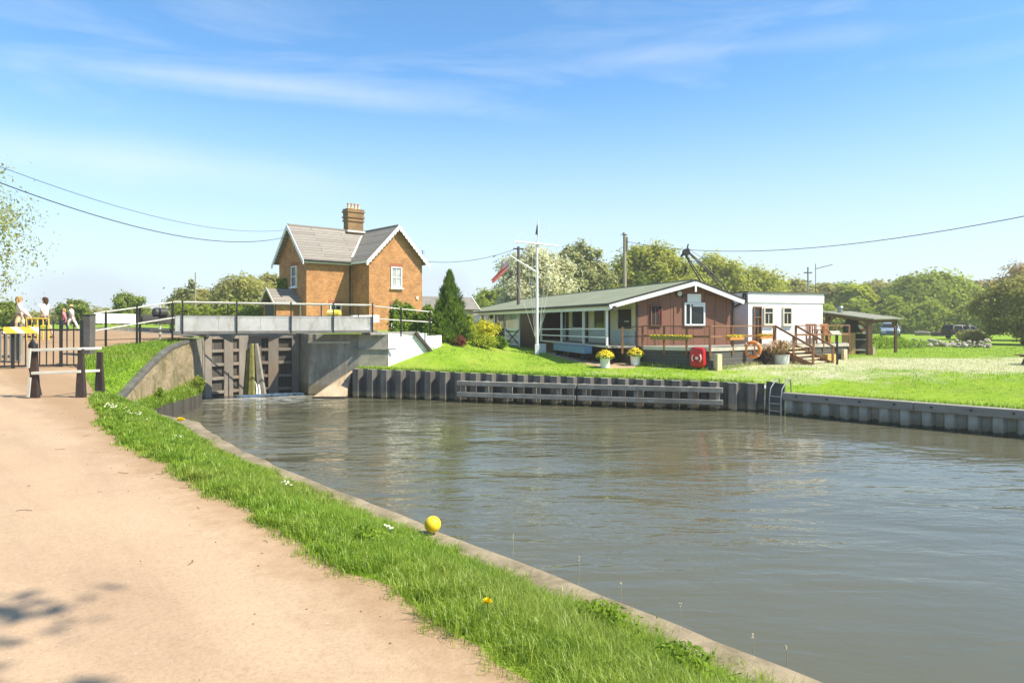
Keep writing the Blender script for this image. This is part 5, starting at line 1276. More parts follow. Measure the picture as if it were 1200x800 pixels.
# deck furniture
def chair(label, px, d, rz_, z=ZF):
    t = thing('wooden_chair', label, 'chair', (X(px, d), d, z), 'orange wooden chairs on the deck', rz_)
    for sx in (-.24, .24):
        w = MB(); w.box((sx, -.24, .21), (.05, .05, .42)); w.build('leg', M_chairw, t, world=False); w = MB(); w.bar((sx, .24, 0), (sx, .32, .95), .05, .05); w.build('leg', M_chairw, t, world=False)
        w = MB(); w.bar((sx * 1.12, -.30, .62), (sx * 1.12, .28, .62), .07, .03); w.build('arm', M_chairw, t, world=False)
    w = MB(); w.box((0, 0, .43), (.54, .54, .04)); w.build('seat', M_chairw, t, world=False)
    for k in (-.16, -.05, .06, .17): w = MB(); w.bar((k, .27, .45), (k, .335, .97), .07, .02); w.build('back_slat', M_chairw, t, world=False)
    w = MB(); w.bar((-.27, .335, .95), (.27, .335, .95), .03, .1); w.build('back_rail', M_chairw, t, world=False)
M_chairw = pm('orange_wood', (.46, .19, .07), .2, 5, .6, .2)
chair('orange wooden armchair on the deck, the one nearer the steps', 951, 34.9, R(-20)); chair('orange wooden armchair on the deck, the one nearer the timber shelter', 972, 35.5, R(25))
t = thing('wooden_table', 'small round orange wooden table between the two armchairs on the deck', 'table', (X(961, 35.0), 35.0, ZF)); tc_ = (X(961, 35.0), 35.0, ZF)
w = MB(); w.lathe([(.0, .68), (.36, .68), (.36, .72), (.0, .72)], tc_, 20, False); w.build('tabletop', M_chairw, t)
for a in (0.5, 2.6, 4.7): w = MB(); w.bar((tc_[0] + .28 * math.cos(a), tc_[1] + .28 * math.sin(a), ZF), (tc_[0] + .1 * math.cos(a), tc_[1] + .1 * math.sin(a), ZF + .68), .045, .045); w.build('leg', M_chairw, t)
t = thing('timber_crate', 'yellow timber crate standing on the grass at the foot of the steps', 'crate', (X(971.5, 32.6), 32.6, 1.4)); cx, cy = X(971.5, 32.6), 32.6; M_ytim = pm('yellow_timber', (.62, .44, .13), .15, 4, .8, .3)
for k in range(4): w = MB(); w.box((cx, cy - .2, 1.47 + .105 * k), (.46, .03, .095), R(25)); w.build('board', M_ytim, t)
w = MB(); w.box((cx + .02, cy + .03, 1.62), (.44, .40, .40), R(25)); w.build('body', M_ytim, t)
t = thing('lectern_sign', 'slim black post carrying a small tilted pale information board on the lawn', 'sign', (X(981, 31.0), 31.0, 1.38)); cx, cy = X(981, 31.0), 31.0
w = MB(); w.bar((cx, cy, 1.3), (cx, cy, 2.82), .07, .07); w.build('post', M_black, t)
w = MB(); w.box((cx - .07, cy, 2.86), (.46, .34, .035), M=Matrix.Rotation(R(28), 3, 'X')); w.build('board', M_concpale, t, bevel=.006)

# ------------------------------------------------------------------ white flat roofed building
wa = R(22); WE1 = Vector((math.cos(wa), math.sin(wa), 0)); WE2 = Vector((-math.sin(wa), math.cos(wa), 0)); WO = Vector((X(877, 34.5), 34.5, 0))
def WP(a, b, z): return WO + WE1 * a + WE2 * b + ZV * z
def a_of(px): k = (px - 600) / F; return (k * WO.y - WO.x) / (WE1.x - k * WE1.y)
M_render = pm('white_render', (.80, .80, .79), .05, 1.0, .85, .3, bscale=20, stain=(.50, .48, .42), stain_amt=.45, stain_scale=2.0)
t = thing('white_building', 'white rendered flat roofed building with narrow windows behind the deck', 'building', tuple(WP(2.4, 0, 1.45)))
AW2 = 4.96; DW = 9.0
w = MB(); w.prism([WP(0, 0, 1.2), WP(AW2, 0, 1.2), WP(AW2, DW, 1.2), WP(0, DW, 1.2)], (0, 0, 3.13)); w.build('wall', M_render, t)
w = MB(); w.prism([WP(-.05, -.05, 4.335), WP(AW2 + .05, -.05, 4.335), WP(AW2 + .05, DW, 4.335), WP(-.05, DW, 4.335)], (0, 0, .50)); w.build('parapet', M_render, t)
w = MB(); w.prism([WP(-.12, -.12, 4.84), WP(AW2 + .12, -.12, 4.84), WP(AW2 + .12, DW, 4.84), WP(-.12, DW, 4.84)], (0, 0, .06)); w.build('roof_edge', pm('roof_felt', (.10, .10, .075), .25, 2), t)
def wwin(px0, px1, y0, y1, nm, glass, bar=None):
    a, b = a_of(px0), a_of(px1); d = WO.y + .4 * (a + b) / 2; z0, z1 = Z(y1, d), Z(y0, d); f = .06; m = MB(); zc = (z0 + z1) / 2
    for ac in (a + f / 2, b - f / 2): m.box(tuple(WP(ac, -.03, zc)), (f, .1, z1 - z0), wa)
    for z in (z0 + f / 2, z1 - f / 2): m.box(tuple(WP((a + b) / 2, -.03, z)), (b - a - 2 * f, .098, f), wa)
    if bar: m.box(tuple(WP((a + b) / 2, -.03, z0 + (z1 - z0) * bar)), (b - a - 2 * f, .07, .045), wa); m.box(tuple(WP((a + b) / 2, -.03, z0 + (z1 - z0) * bar * .5)), (.035, .06, (z1 - z0) * bar - 2 * f - .03), wa)
    o = m.build(nm, M_cream if nm == 'window' else M_deckwood, t); m = MB(); m.box(tuple(WP((a + b) / 2, -.008, zc)), (b - a - 2 * f, .02, z1 - z0 - 2 * f), wa); m.build('pane', glass, o)
    if nm == 'window': m = MB(); m.box(tuple(WP((a + b) / 2, -.06, z0 - .03)), (b - a + .1, .16, .06), wa); m.build('sill', M_cream, o)
wwin(882.6, 892, 359, 404, 'door', M_glass, .72); wwin(894.5, 905.5, 360, 380.5, 'window', M_glass, .68); wwin(916.8, 927.2, 360, 380.5, 'window', M_glass, .68)
w = MB(); w.tube([WP(-.09, .25, 4.8), WP(-.09, .35, 4.35), WP(-.12, 1.2, 4.0), WP(-.12, 1.3, 3.8), WP(-.12, 1.3, 2.2)], .05, 8); w.build('downpipe', M_black, t, smooth=True)
w = MB(); w.tube([WP(-.09, .1, 4.8), WP(-.09, .1, 4.34)], .05, 8); w.build('overflow_pipe', M_black, t, smooth=True)
t = thing('mast_aerial', 'thin roof mast with insulator arms on the white building', 'aerial', tuple(WP(3.6, 2.5, 4.9)))
p = PT(946.8, 340, 38.5)
w = MB(); w.tube([(p.x, p.y, 4.85), (p.x, p.y, Z(313, 38.5))], .045, 8); w.build('mast', M_steel, t)
for y, l in ((319.5, .26), (329.5, .17)): w = MB(); z = Z(y, 38.5); w.tube([(p.x - l * (1.1 if l < .2 else .9), p.y, z), (p.x + l * (.3 if l < .2 else .9), p.y, z)], .03, 6); w.build('arm', M_black, t)
t = thing('television_aerial', 'small television aerial with a long comb arm right of the roof mast', 'aerial', tuple(WP(4.4, 2.5, 4.9)))
p = PT(955.8, 340, 38.8); w = MB(); w.tube([(p.x, p.y, 4.85), (p.x, p.y, Z(309, 38.8))], .018, 6); w.build('mast', M_black, t)
a = PT(955.8, 315, 38.8); b = PT(975.5, 310, 38.8); w = MB(); w.tube([a, b], .016, 6); w.build('boom', M_black, t)
for i in range(8): c = a + (b - a) * (i + .5) / 8; w = MB(); w.tube([c + Vector((-.05, -.22, -.02)), c + Vector((.05, .22, .02))], .01, 5); w.build('element', M_black, t)

# ------------------------------------------------------------------ timber shelter with its barbecue
sF1 = Vector((20.4, 39, 0)); sF2 = Vector((23.6, 42, 0)); sP1 = Vector((18.9, 41.0, 0)); sB2 = sP1 + (sF2 - sF1)
M_shelt = pm('shelter_timber', (.13, .075, .045), .25, 4, .8, .3)
t = thing('timber_shelter', 'open timber shelter with a sloping felt roof on dark brown posts', 'shelter', tuple(sF1 + ZV * 1.45))
e1_ = (sF2 - sF1).normalized(); e2_ = (sP1 - sF1).normalized()
rc = [sF1 - e1_ * .25 - e2_ * .35 + ZV * 3.47, sF2 + e1_ * .35 - e2_ * .35 + ZV * 3.52, sB2 + e1_ * .35 + e2_ * .45 + ZV * 3.98, sP1 - e1_ * .25 + e2_ * .45 + ZV * 3.93]
w = MB(); slab(w, rc, .06); w.build('roof', pm('shelter_felt', (.23, .225, .17), .15, 2, .9, .3), t)
for p, zt_ in ((sF1, 3.46), (sF2, 3.5), (sP1, 3.85), (sB2, 3.86)):
    w = MB(); wd_ = .26 if p is sF1 else .15; w.bar(p + ZV * 1.35, p + ZV * zt_, wd_, wd_); w.build('post', M_shelt, t, bevel=.01)
for p, q, za, zb2 in ((sF1, sF2, 3.38, 3.42), (sF1, sP1, 3.40, 3.78), (sP1, sB2, 3.8, 3.82)):
    w = MB(); w.bar(p + ZV * za, q + ZV * zb2, .08, .16); w.build('beam', M_shelt, t)
for p, d in ((sF1, e1_), (sF1, e2_), (sF2, -e1_), (sP1, -e2_), (sP1, e1_)):
    w = MB(); zt_ = 3.36 if p is not sP1 else 3.72; P = [p + ZV * (zt_ - .75), p + d * .16 + ZV * (zt_ - .35), p + d * .45 + ZV * (zt_ - .1), p + d * .62 + ZV * (zt_ - .02)]
    for a, b in zip(P[:-1], P[1:]): w.bar(a, b, .07, .13)
    w.build('brace', M_shelt, t)
w = MB(); w.bar(sF1 + Vector((.28, .05, 1.35)), sF1 + Vector((.28, .05, 1.9)), .14, .14); w.build('post_foot', M_palewood, t)
cc = (rc[2] + rc[3]) / 2 - e2_ * .7 - e1_ * .9
w = MB(); w.tube([cc - ZV * .2, cc + ZV * .24], .14, 12); w.tube([cc + ZV * .26, cc + ZV * .34], [.22, .17], 12); w.build('flue_cap', M_steel, t)
t = thing('outdoor_oven', 'timber cased outdoor oven with a black hood and shelves under the shelter', 'oven', (X(1003, 40.3), 40.3, 1.45))
def ob(mb, px0, px1, y0, y1, d, dep): x0, x1 = X(px0, d), X(px1, d); z1, z0 = Z(y0, d), Z(y1, d); mb.box(((x0 + x1) / 2, d + dep / 2, (z0 + z1) / 2), (x1 - x0, dep, z1 - z0))
w = MB(); ob(w, 993, 1002.5, 390, 419, 39.9, .7); w.build('cupboard_side', plank_mat('oak_boards', (.42, .27, .12), .16, .2, vertical=True), t, bevel=.008)
w = MB(); ob(w, 1002.6, 1015.5, 391, 417.5, 40.4, .5); w.build('shelf_back', M_interior, t)
for y in (397, 409.5, 417.5): w = MB(); ob(w, 1002.6, 1015, y, y + 1.3, 39.95, .44); w.build('shelf', M_greywood, t)
w = MB(); x0 = X(993, 40); x1 = X(1015, 40); w.prism([(x0, 40, Z(389.5, 40)), (x1, 40, Z(389.5, 40)), (x1 - .1, 40, Z(384, 40)), (x1 - .5, 40, Z(373, 40)), (x0 + .25, 40, Z(373, 40)), (x0, 40, Z(383, 40))], (0, .6, 0)); w.build('hood', M_black, t, bevel=.03)
t = thing('red_pennant', 'red and white striped pennant hanging inside the timber shelter', 'pennant', (X(1010, 39.6), 39.6, 2.6))
M_flagred = pm('flag_red', (.42, .13, .10), .1, 5, .85, .1); M_flagw = pm('flag_white', (.72, .66, .62), .06, 5, .85, .1); M_navy = pm('flag_navy', (.03, .04, .10), .1, 5, .85, .1)
for (a, b, c, d_, m_) in (((1005.5, 381), (1010, 380.5), (1012.5, 385), (1008, 385.5), M_flagw), ((1008, 385.5), (1012.5, 385), (1014.5, 388), (1010.5, 388.5), M_flagred), ((1010.5, 388.5), (1014.5, 388), (1015, 391), (1012, 391.5), M_flagw)):
    w = MB(); w.prism([PT(*q, 39.6) for q in (a, b, c, d_)], (0, .02, 0)); w.build('stripe', m_, t)

# ------------------------------------------------------------------ flagpole
fx, fy = X(629.3, 36), 36.0; fz0 = float(zF(fx, fy))
t = thing('flagpole', 'tall white flagpole with a crossed yard and gaff on the lawn before the verandah', 'flagpole', (fx, fy, fz0))
w = MB(); w.tube([(fx, fy, fz0 - .1), (fx, fy, Z(350, 36)), (fx, fy, Z(283, 36))], [.085, .075, .055], 14); w.build('mast', M_white, t, smooth=True)
w = MB(); w.tube([(fx + .06, fy - .02, Z(296, 36)), (fx + .05, fy - .02, Z(256, 36))], [.03, .018], 8); w.build('topmast', M_white, t, smooth=True)
w = MB(); w.box((fx, fy, fz0 + .28), (.23, .20, .50)); w.build('tabernacle', M_white, t, bevel=.015)
ya, yb = PT(602, 283.2, 35.4), PT(657, 288.8, 36.6)
w = MB(); w.tube([ya + Vector((0, -.12, 0)), Vector((fx, fy - .12, Z(286, 36))), yb + Vector((0, -.12, 0))], [.03, .05, .03], 8); w.build('yard', M_white, t, smooth=True)
ga, gb = Vector((fx - .06, fy, Z(318.5, 36))), PT(594.5, 297.5, 35.6)
w = MB(); w.tube([ga, gb], [.055, .03], 8); w.build('gaff', M_white, t, smooth=True)
cl = Vector((fx - .1, fy - .05, Z(396, 36)))
M_rope = pm('rope', (.70, .68, .62), .1, 10)
for p, q in ((PT(606, 343, 35.7), cl), (ya + (yb - ya) * .25, cl), (ya + (yb - ya) * .38, cl + ZV * .12), (gb, cl + ZV * .05), (ya + (yb - ya) * .72, cl + Vector((.2, 0, .1))), (ya + (yb - ya) * .93, cl + Vector((.2, 0, .2)))):
    if p == PT(606, 343, 35.7): continue
    w = MB(); w.tube([p, q], .007, 5); w.build('halyard', M_rope, t)
w = MB(); w.tube([(fx, fy, Z(258, 36)), ya], .006, 4); w.build('stay', M_rope, t); w = MB(); w.tube([(fx, fy, Z(258, 36)), yb], .006, 4); w.build('stay', M_rope, t)
# hanging ensign: a limp folded cloth
def cloth(pts_top, pts_bot, nu, nv, fold, amp, seed=0):
    vs = []; fs = []
    for i in range(nu + 1):
        for j in range(nv + 1):
            u, v = i / nu, j / nv; a = pts_top[0].lerp(pts_top[1], u); b = pts_bot[0].lerp(pts_bot[1], u); p = a.lerp(b, v)
            ph = u * fold * 2 * math.pi + v * 1.3 + seed; vs.append(p + Vector((math.cos(ph) * amp * .35, math.sin(ph) * amp, -.06 * math.sin(v * 3 + u * 5)))); 
    for i in range(nu):
        for j in range(nv): k = i * (nv + 1) + j; fs.append((k, k + 1, k + nv + 2, k + nv + 1))
    return vs, fs
t = thing('ensign_flag', 'faded red ensign with a dark corner hanging limp from the gaff', 'flag', tuple(PT(597, 300, 35.6)))
vs, fs = cloth((PT(594.3, 303, 35.5), PT(596.0, 316, 35.5)), (PT(575.2, 329, 35.3), PT(577.5, 330.5, 35.3)), 10, 18, 1.7, .07)
w = MB(); w.add(vs, [f for i, f in enumerate(fs) if (i % 18) >= 6 or i // 18 > 6]); w.build('red_field', M_flagred, t, fix=False, smooth=True)
w = MB(); w.add(vs, [f for i, f in enumerate(fs) if (i % 18) < 6 and i // 18 <= 6]); w.build('canton', pm('canton_faded', (.33, .22, .30), .25, 4, .85, .1), t, fix=False, smooth=True)
w = MB(); w.tube([gb, PT(594.5, 306, 35.5)], .01, 5); w.build('hoist_rope', M_rope, t)
t = thing('navy_pennant', 'narrow dark navy pennant hanging limp at the top of the flagpole', 'flag', tuple(PT(629, 262, 36)))
vs, fs = cloth((PT(629.6, 257.5, 36), PT(629.9, 268, 36)), (PT(627.4, 275, 36), PT(630.6, 277.5, 36)), 5, 12, .9, .05, 1)
w = MB(); w.add(vs, fs); w.build('cloth', M_navy, t, fix=False, smooth=True)
# ------------------------------------------------------------------ trees, shrubs, grass
M_bark = pm('bark', (.13, .10, .07), .35, 5, .95, .6, stretch=(1, 1, .3)); M_barkpale = pm('pale_bark', (.26, .23, .18), .3, 5, .95, .5, stretch=(1, 1, .3))
LV = {
 'lime': leaf_mat('leaves_lime', (.29, .32, .05), (.56, .56, .13), .58, .5),
 'green': leaf_mat('leaves_green', (.16, .22, .04), (.35, .41, .085), .58, .5),
 'fresh': leaf_mat('leaves_fresh', (.22, .29, .04), (.45, .51, .09), .6, .45),
 'olive': leaf_mat('leaves_olive', (.28, .275, .075), (.52, .49, .16), .6, .5),
 'pale': leaf_mat('leaves_pale', (.27, .29, .11), (.54, .54, .25), .5, .6),
 'bronze': leaf_mat('leaves_bronze', (.31, .23, .11), (.54, .42, .23), .58, .5),
 'blossom': leaf_mat('blossom', (.42, .42, .19), (.80, .78, .56), .45, .9),
 'gold': leaf_mat('leaves_gold', (.44, .42, .02), (.74, .68, .06), .35, 2.5),
 'yellowgreen': leaf_mat('leaves_yellowgreen', (.24, .29, .02), (.48, .52, .06), .35, 2.5),
 'conifer': leaf_mat('conifer_leaves', (.08, .15, .02), (.28, .38, .06), .45, 1.6),
 'hedge': leaf_mat('hedge_leaves', (.10, .17, .02), (.30, .40, .06), .45, 2.5),
 'red': leaf_mat('red_shrub_leaves', (.13, .035, .03), (.30, .10, .075), .3, 3),
 'willow': leaf_mat('willow_leaves', (.26, .30, .09), (.50, .52, .20), .5, .7),
 'weed': leaf_mat('weed_leaves', (.13, .22, .02), (.32, .44, .06), .5, 4),
}
def leaf_quads(P, Nrm, size, rng, aspect=.6):
    """n leaves: diamond of four corners folded a little along the midrib"""
    n = len(P); r = rng.normal(size=(n, 3)); r /= np.linalg.norm(r, axis=1, keepdims=True) + 1e-9
    Nn = Nrm + .45 * rng.normal(size=(n, 3)); Nn /= np.linalg.norm(Nn, axis=1, keepdims=True) + 1e-9
    a = np.cross(Nn, r); a /= np.linalg.norm(a, axis=1, keepdims=True) + 1e-9
    b = np.cross(Nn, a); s = (size * rng.uniform(.6, 1.35, n))[:, None]
    v = np.stack([P - a * s, P + b * s * aspect + Nn * s * .15, P + a * s, P - b * s * aspect + Nn * s * .15], 1).reshape(-1, 3)
    return v, np.arange(4 * n).reshape(n, 4)
def clumps_crown(rng, centres, radii, n, flat=.8, shell=.55):
    """leaf positions gathered round twig clumps"""
    k = rng.integers(0, len(centres), n); d = rng.normal(size=(n, 3)); off = d * (radii[k] * .52)[:, None]; d /= np.linalg.norm(d, axis=1, keepdims=True)
    off[:, 2] *= flat
    return centres[k] + off, d
def tree(name, label, loc, H, rx, rz, leaf, seed, trunk_h=None, n=5200, size=.17, nclump=46, cl=.30, group=None, cat='tree', bark=None, shape='round', bare=0.0, limbs=7, trunk_r=None):
    """H total height, rx crown half width, rz crown half height"""
    rng = np.random.default_rng(seed); t = thing(name, label, cat, tuple(loc), group)
    cz = H - rz; th_ = trunk_h or cz; C = []
    while len(C) < nclump:
        p = rng.uniform(-1, 1, 3); l = np.linalg.norm(p)
        if l > 1: continue
        if l < .52 and rng.random() < .8: continue
        z = p[2]
        sc = {'round': 1, 'spread': 1 - .35 * max(0, z), 'tall': 1 - .25 * abs(z), 'wide': 1 - .15 * z}[shape]
        wob_ = 1 + .22 * math.sin(3 * math.atan2(p[1], p[0]) + seed) + .12 * rng.normal()
        C.append((p[0] * rx * .86 * sc * wob_, p[1] * rx * .86 * sc * wob_, cz + z * rz * .88))
    C = np.array(C); Rr = rx * cl * rng.uniform(.6, 1.25, len(C))
    P, D = clumps_crown(rng, C, Rr, n)
    out = P - np.array([0, 0, cz]); out /= np.linalg.norm(out, axis=1, keepdims=True) + 1e-9
    v, f = leaf_quads(P, D * .55 + out * .6 + np.array([0, 0, .45]), size, rng)
    raw_mesh('crown', v, f, leaf, t)
    w = MB(); tr = trunk_r or .022 * H + .06
    w.tube([(0, 0, -.3), (.02 * H * rng.normal() * .3, .0, th_ * .35), (.03 * H * rng.normal() * .3, .02 * H * rng.normal() * .4, th_ * .8), (0, 0, cz + rz * .35)], [tr * 1.25, tr, tr * .8, tr * .25], 9)
    for i in range(limbs):
        k = rng.integers(0, len(C)); z0 = th_ * rng.uniform(.45, .95); c = C[k]; m = (c * .5 + np.array([0, 0, z0]) * .5); m[2] -= .04 * H * rng.random()
        w.tube([(0, 0, z0), tuple(m), tuple(c)], [tr * .5, tr * .3, tr * .08], 6)
    w.build('trunk', bark or M_bark, t, world=False, smooth=True)
    return t
def gz(x, y): return float(zF(x, y))
# blossom tree behind the clubhouse and its neighbours (px centre, depth, top row, half width px)
def T_(name, label, px, d, top, hw, leaf, seed, zb=1.5, **k):
    x = X(px, d); H = Z(top, d) - zb; rx = hw / F * d; kw = dict(n=5200, size=.0030 * d); kw.update(k); kw['n'] = int(kw['n'] * 3.0); kw['nclump'] = int(kw.get('nclump', 46) * 2.2); kw['cl'] = kw.get('cl', .30) * .95
    kw.pop('rz', None); rz = H * (.42 if 'limbs' in k and k['limbs'] > 9 and px < 700 else .46)
    return tree(name, label, (x, d, zb), H, rx, rz, LV[leaf] if isinstance(leaf, str) else leaf, seed, **kw)
T_('blossom_tree', 'tall tree covered in creamy white blossom behind the flagpole', 626, 66, 283, 46, 'blossom', 1, n=9000, nclump=110, cl=.24, rz=4.6, size=.17)
T_('bare_topped_tree', 'loose pale green tree with bare forked limbs showing, right of the blossom tree', 683, 78, 279, 32, 'pale', 2, n=4200, nclump=64, cl=.20, bark=M_barkpale, limbs=14, rz=4.6, shape='tall', size=.20)
T_('poplar_tree', 'tall narrow pale green tree between the blossom tree and the bare forked tree', 664, 88, 281, 18, 'pale', 3, n=3400, nclump=50, cl=.28, rz=5.2, shape='tall', limbs=10)
T_('willow_tree', 'broad lime green tree right of the telegraph pole behind the clubhouse roof', 766, 84, 284, 56, 'lime', 4, n=11000, nclump=95, cl=.22, rz=5.4, shape='wide', size=.24)
T_('round_tree', 'lime tree behind the crane jib', 832, 92, 297, 48, 'lime', 5, n=9000, nclump=80, cl=.23, rz=5.0, size=.25)
T_('round_tree', 'low lime tree between the crane jib and the white building', 880, 96, 313, 48, 'lime', 6, n=8000, nclump=80, cl=.23, rz=4.2, size=.25)
T_('young_tree', 'thin pale sapling rising left of the telegraph pole over the green roof', 712, 95, 306, 34, 'pale', 7, n=5200, nclump=60, cl=.24, rz=3.5, size=.2)
T_('dark_tree', 'small darker green tree low behind the telegraph pole', 752, 76, 317, 9, 'green', 8, n=1800, rz=2.6, size=.16)
T_('round_tree', 'mid green tree low behind the left end of the clubhouse roof', 583, 92, 336, 30, 'fresh', 9, n=4500, rz=3.2, size=.23)
T_('round_tree', 'dark green tree touching the bungalow roof behind the conifer', 556, 100, 352, 20, 'green', 10, n=2600, rz=2.2, size=.22)
# wood beyond the meadow, right
wood = [
 (925, 118, 331, 30, 'olive', 'olive green tree just behind the white building roof aerials'),
 (968, 125, 336, 26, 'olive', 'dull olive tree right of the white building'),
 (1000, 120, 334, 22, 'yellowgreen', 'bright yellow-green tree above the timber shelter roof'),
 (1028, 128, 330, 24, 'olive', 'brownish olive tree left of the big round green tree'),
 (1088, 112, 322, 42, 'fresh', 'big round fresh green tree standing between the two parked cars'),
 (1052, 122, 338, 26, 'green', 'lower green tree at the left flank of the big round green tree'),
 (1128, 124, 334, 26, 'fresh', 'fresh green tree at the right flank of the big round green tree'),
 (1150, 135, 331, 24, 'bronze', 'pinkish bronze tree behind the dark estate car'),
 (1182, 140, 327, 26, 'bronze', 'tall bronze tree at the far right edge of the wood'),
 (1212, 128, 322, 30, 'olive', 'large olive tree at the extreme right edge'),
 (1255, 120, 318, 36, 'olive', 'large olive tree beyond the right edge of the meadow'),
 (985, 150, 337, 30, 'green', 'distant green tree in the wood behind the timber shelter'),
 (1060, 160, 333, 30, 'olive', 'distant olive tree behind the big round green tree'),
 (1115, 165, 333, 34, 'green', 'distant green tree behind the dark estate car'),
 (940, 155, 334, 30, 'green', 'distant green tree behind the roof of the white building'),
 (895, 150, 336, 26, 'lime', 'distant lime tree left of the roof mast'),
]
for i, (px, d, top, hw, lf, lab) in enumerate(wood):
    T_('woodland_tree', lab, px, d, top - 3, hw * 1.2, lf, 30 + i, n=10000 if hw > 40 else 7000, nclump=90, cl=.23, rz=(Z(top, d) - 1.5) * .47, shape='wide', size=.0031 * d, trunk_h=2.0, limbs=5, group='trees of the wood beyond the meadow')
# understorey of the wood: one hedge-like mass nobody could count
def mass(name, label, spine, hts, width, leaf, n, size, seed, kind='stuff', cat='bushes', zfun=gz):
    rng = np.random.default_rng(seed); S = np.array(spine, float); Hh = np.array(hts, float)
    seg = np.linalg.norm(np.diff(S, axis=0), axis=1); cum = np.concatenate([[0], np.cumsum(seg)]); u = rng.random(n) * cum[-1]
    x = np.interp(u, cum, S[:, 0]); y = np.interp(u, cum, S[:, 1]); h = np.interp(u, cum, Hh)
    h = h * (1 + .22 * np.sin(u * 1.7 / max(width, .4)) * np.sin(u * .77 + 1) + .10 * np.sin(u * 4.1 / max(width, .4)))
    a = rng.uniform(0, math.pi, n); r = np.sqrt(rng.uniform(.35, 1, n))
    ox = np.cos(a) * r * width; oz = np.abs(np.sin(a)) ** .7 * r * h
    dirx = np.interp(u, cum[:-1] + seg / 2, np.diff(S[:, 0]) / seg) if len(seg) > 1 else np.full(n, (S[1, 0] - S[0, 0]) / seg[0]); diry = np.interp(u, cum[:-1] + seg / 2, np.diff(S[:, 1]) / seg) if len(seg) > 1 else np.full(n, (S[1, 1] - S[0, 1]) / seg[0])
    px = x - diry * ox; py = y + dirx * ox
    zg = np.array([zfun(a_, b_) for a_, b_ in zip(x, y)]) if zfun else 0
    P = np.column_stack([px, py, zg + oz]) + rng.normal(size=(n, 3)) * size * .5
    Nn = np.column_stack([-diry * np.cos(a), dirx * np.cos(a), np.sin(a)])
    v, f = leaf_quads(P, Nn + [0, 0, .3], size, rng)
    o = raw_mesh(name, v, f, LV[leaf]); return tag(o, label, cat, None, kind)
fz_ = lambda x, y: 1.45
mass('underwood', 'dense green underwood closing the foot of the trees beyond the meadow', [(X(880, 108), 108), (X(1000, 106), 106), (X(1100, 102), 102), (X(1220, 96), 96), (X(1320, 90), 90)], [4.2, 4.6, 4.4, 4.2, 4], 3.2, 'fresh', 15000, .34, 60, zfun=fz_)
mass('underwood', 'bushy growth along the field edge behind the clubhouse', [(X(540, 98), 98), (X(700, 100), 100), (X(880, 104), 104)], [3.2, 4.6, 4.5], 3.0, 'lime', 12000, .32, 61, zfun=fz_)
fl_ = lambda x, y: 2.75
mass('underwood', 'distant olive scrub closing the view left of the cottage', [(X(-60, 120), 120), (X(60, 118), 118), (X(200, 112), 112), (X(330, 100), 100)], [2.0, 2.2, 3.0, 3.4], 3, 'olive', 9000, .36, 62, zfun=fl_)
# left: scrubby trees behind the lock
T_('scrub_tree', 'rounded yellowish scrub tree behind the bridge rail, right of the thin pole', 285, 84, 325, 34, 'olive', 11, zb=2.7, n=5200, rz=3.2, shape='wide', size=.24)
T_('scrub_tree', 'broad yellowish scrub tree around the foot of the thin pole', 228, 88, 338, 30, 'olive', 12, zb=2.7, n=4600, rz=2.6, shape='wide', size=.24)
T_('scrub_tree', 'taller olive tree beside the left gable of the brick cottage', 318, 92, 322, 26, 'olive', 13, zb=2.7, n=4200, rz=3.4, size=.26)
T_('scrub_tree', 'small twiggy green tree standing above the middle of the sloping handrail', 150, 76, 343, 19, 'green', 14, zb=2.7, n=1900, rz=1.9, size=.15, nclump=30, limbs=12)
T_('scrub_tree', 'small round green bush behind the person in white', 88, 72, 351, 17, 'green', 15, zb=2.7, n=1900, rz=1.6, size=.15, nclump=24)
T_('scrub_tree', 'green bush beside the blond person at the left edge', 8, 58, 353, 16, 'green', 16, zb=2.7, n=2000, rz=1.5, size=.13)
T_('scrub_tree', 'wispy grey green sapling clinging to the thin pole', 226, 86, 322, 6, 'pale', 17, zb=2.7, n=500, rz=2.0, size=.16)
# big willow reaching in from the left
tree('willow_tree', 'large pale willow whose hanging branches reach in at the left edge', (-24.9, 25.5, 2.2), 9.3, 5.7, 4.3, LV['willow'], 18, n=44000, size=.07, nclump=150, cl=.19, limbs=12, trunk_r=.17, bark=M_barkpale)
# tree at the right edge, hanging low over the picnic table
T_('hawthorn_tree', 'spreading olive brown tree at the right edge with low hanging boughs', 1200, 56, 322, 47, 'olive', 19, zb=1.4, n=11000, nclump=90, rz=3.0, cl=.24, size=.12, limbs=16, shape='wide', trunk_h=1.6)
T_('hawthorn_tree', 'tall bronze tinted tree behind the spreading olive one at the right edge', 1210, 68, 308, 44, 'bronze', 20, zb=1.4, n=8000, nclump=70, rz=3.6, size=.17, limbs=10)
T_('leafy_bush', 'low twiggy olive bush in front of the dark estate car', 1142, 60, 387, 15, 'olive', 21, zb=1.35, n=1500, rz=.75, size=.09, nclump=20, trunk_h=.3, cat='bush', trunk_r=.05)
# tree off to the right behind the camera whose shadow falls on the towpath is added near the end

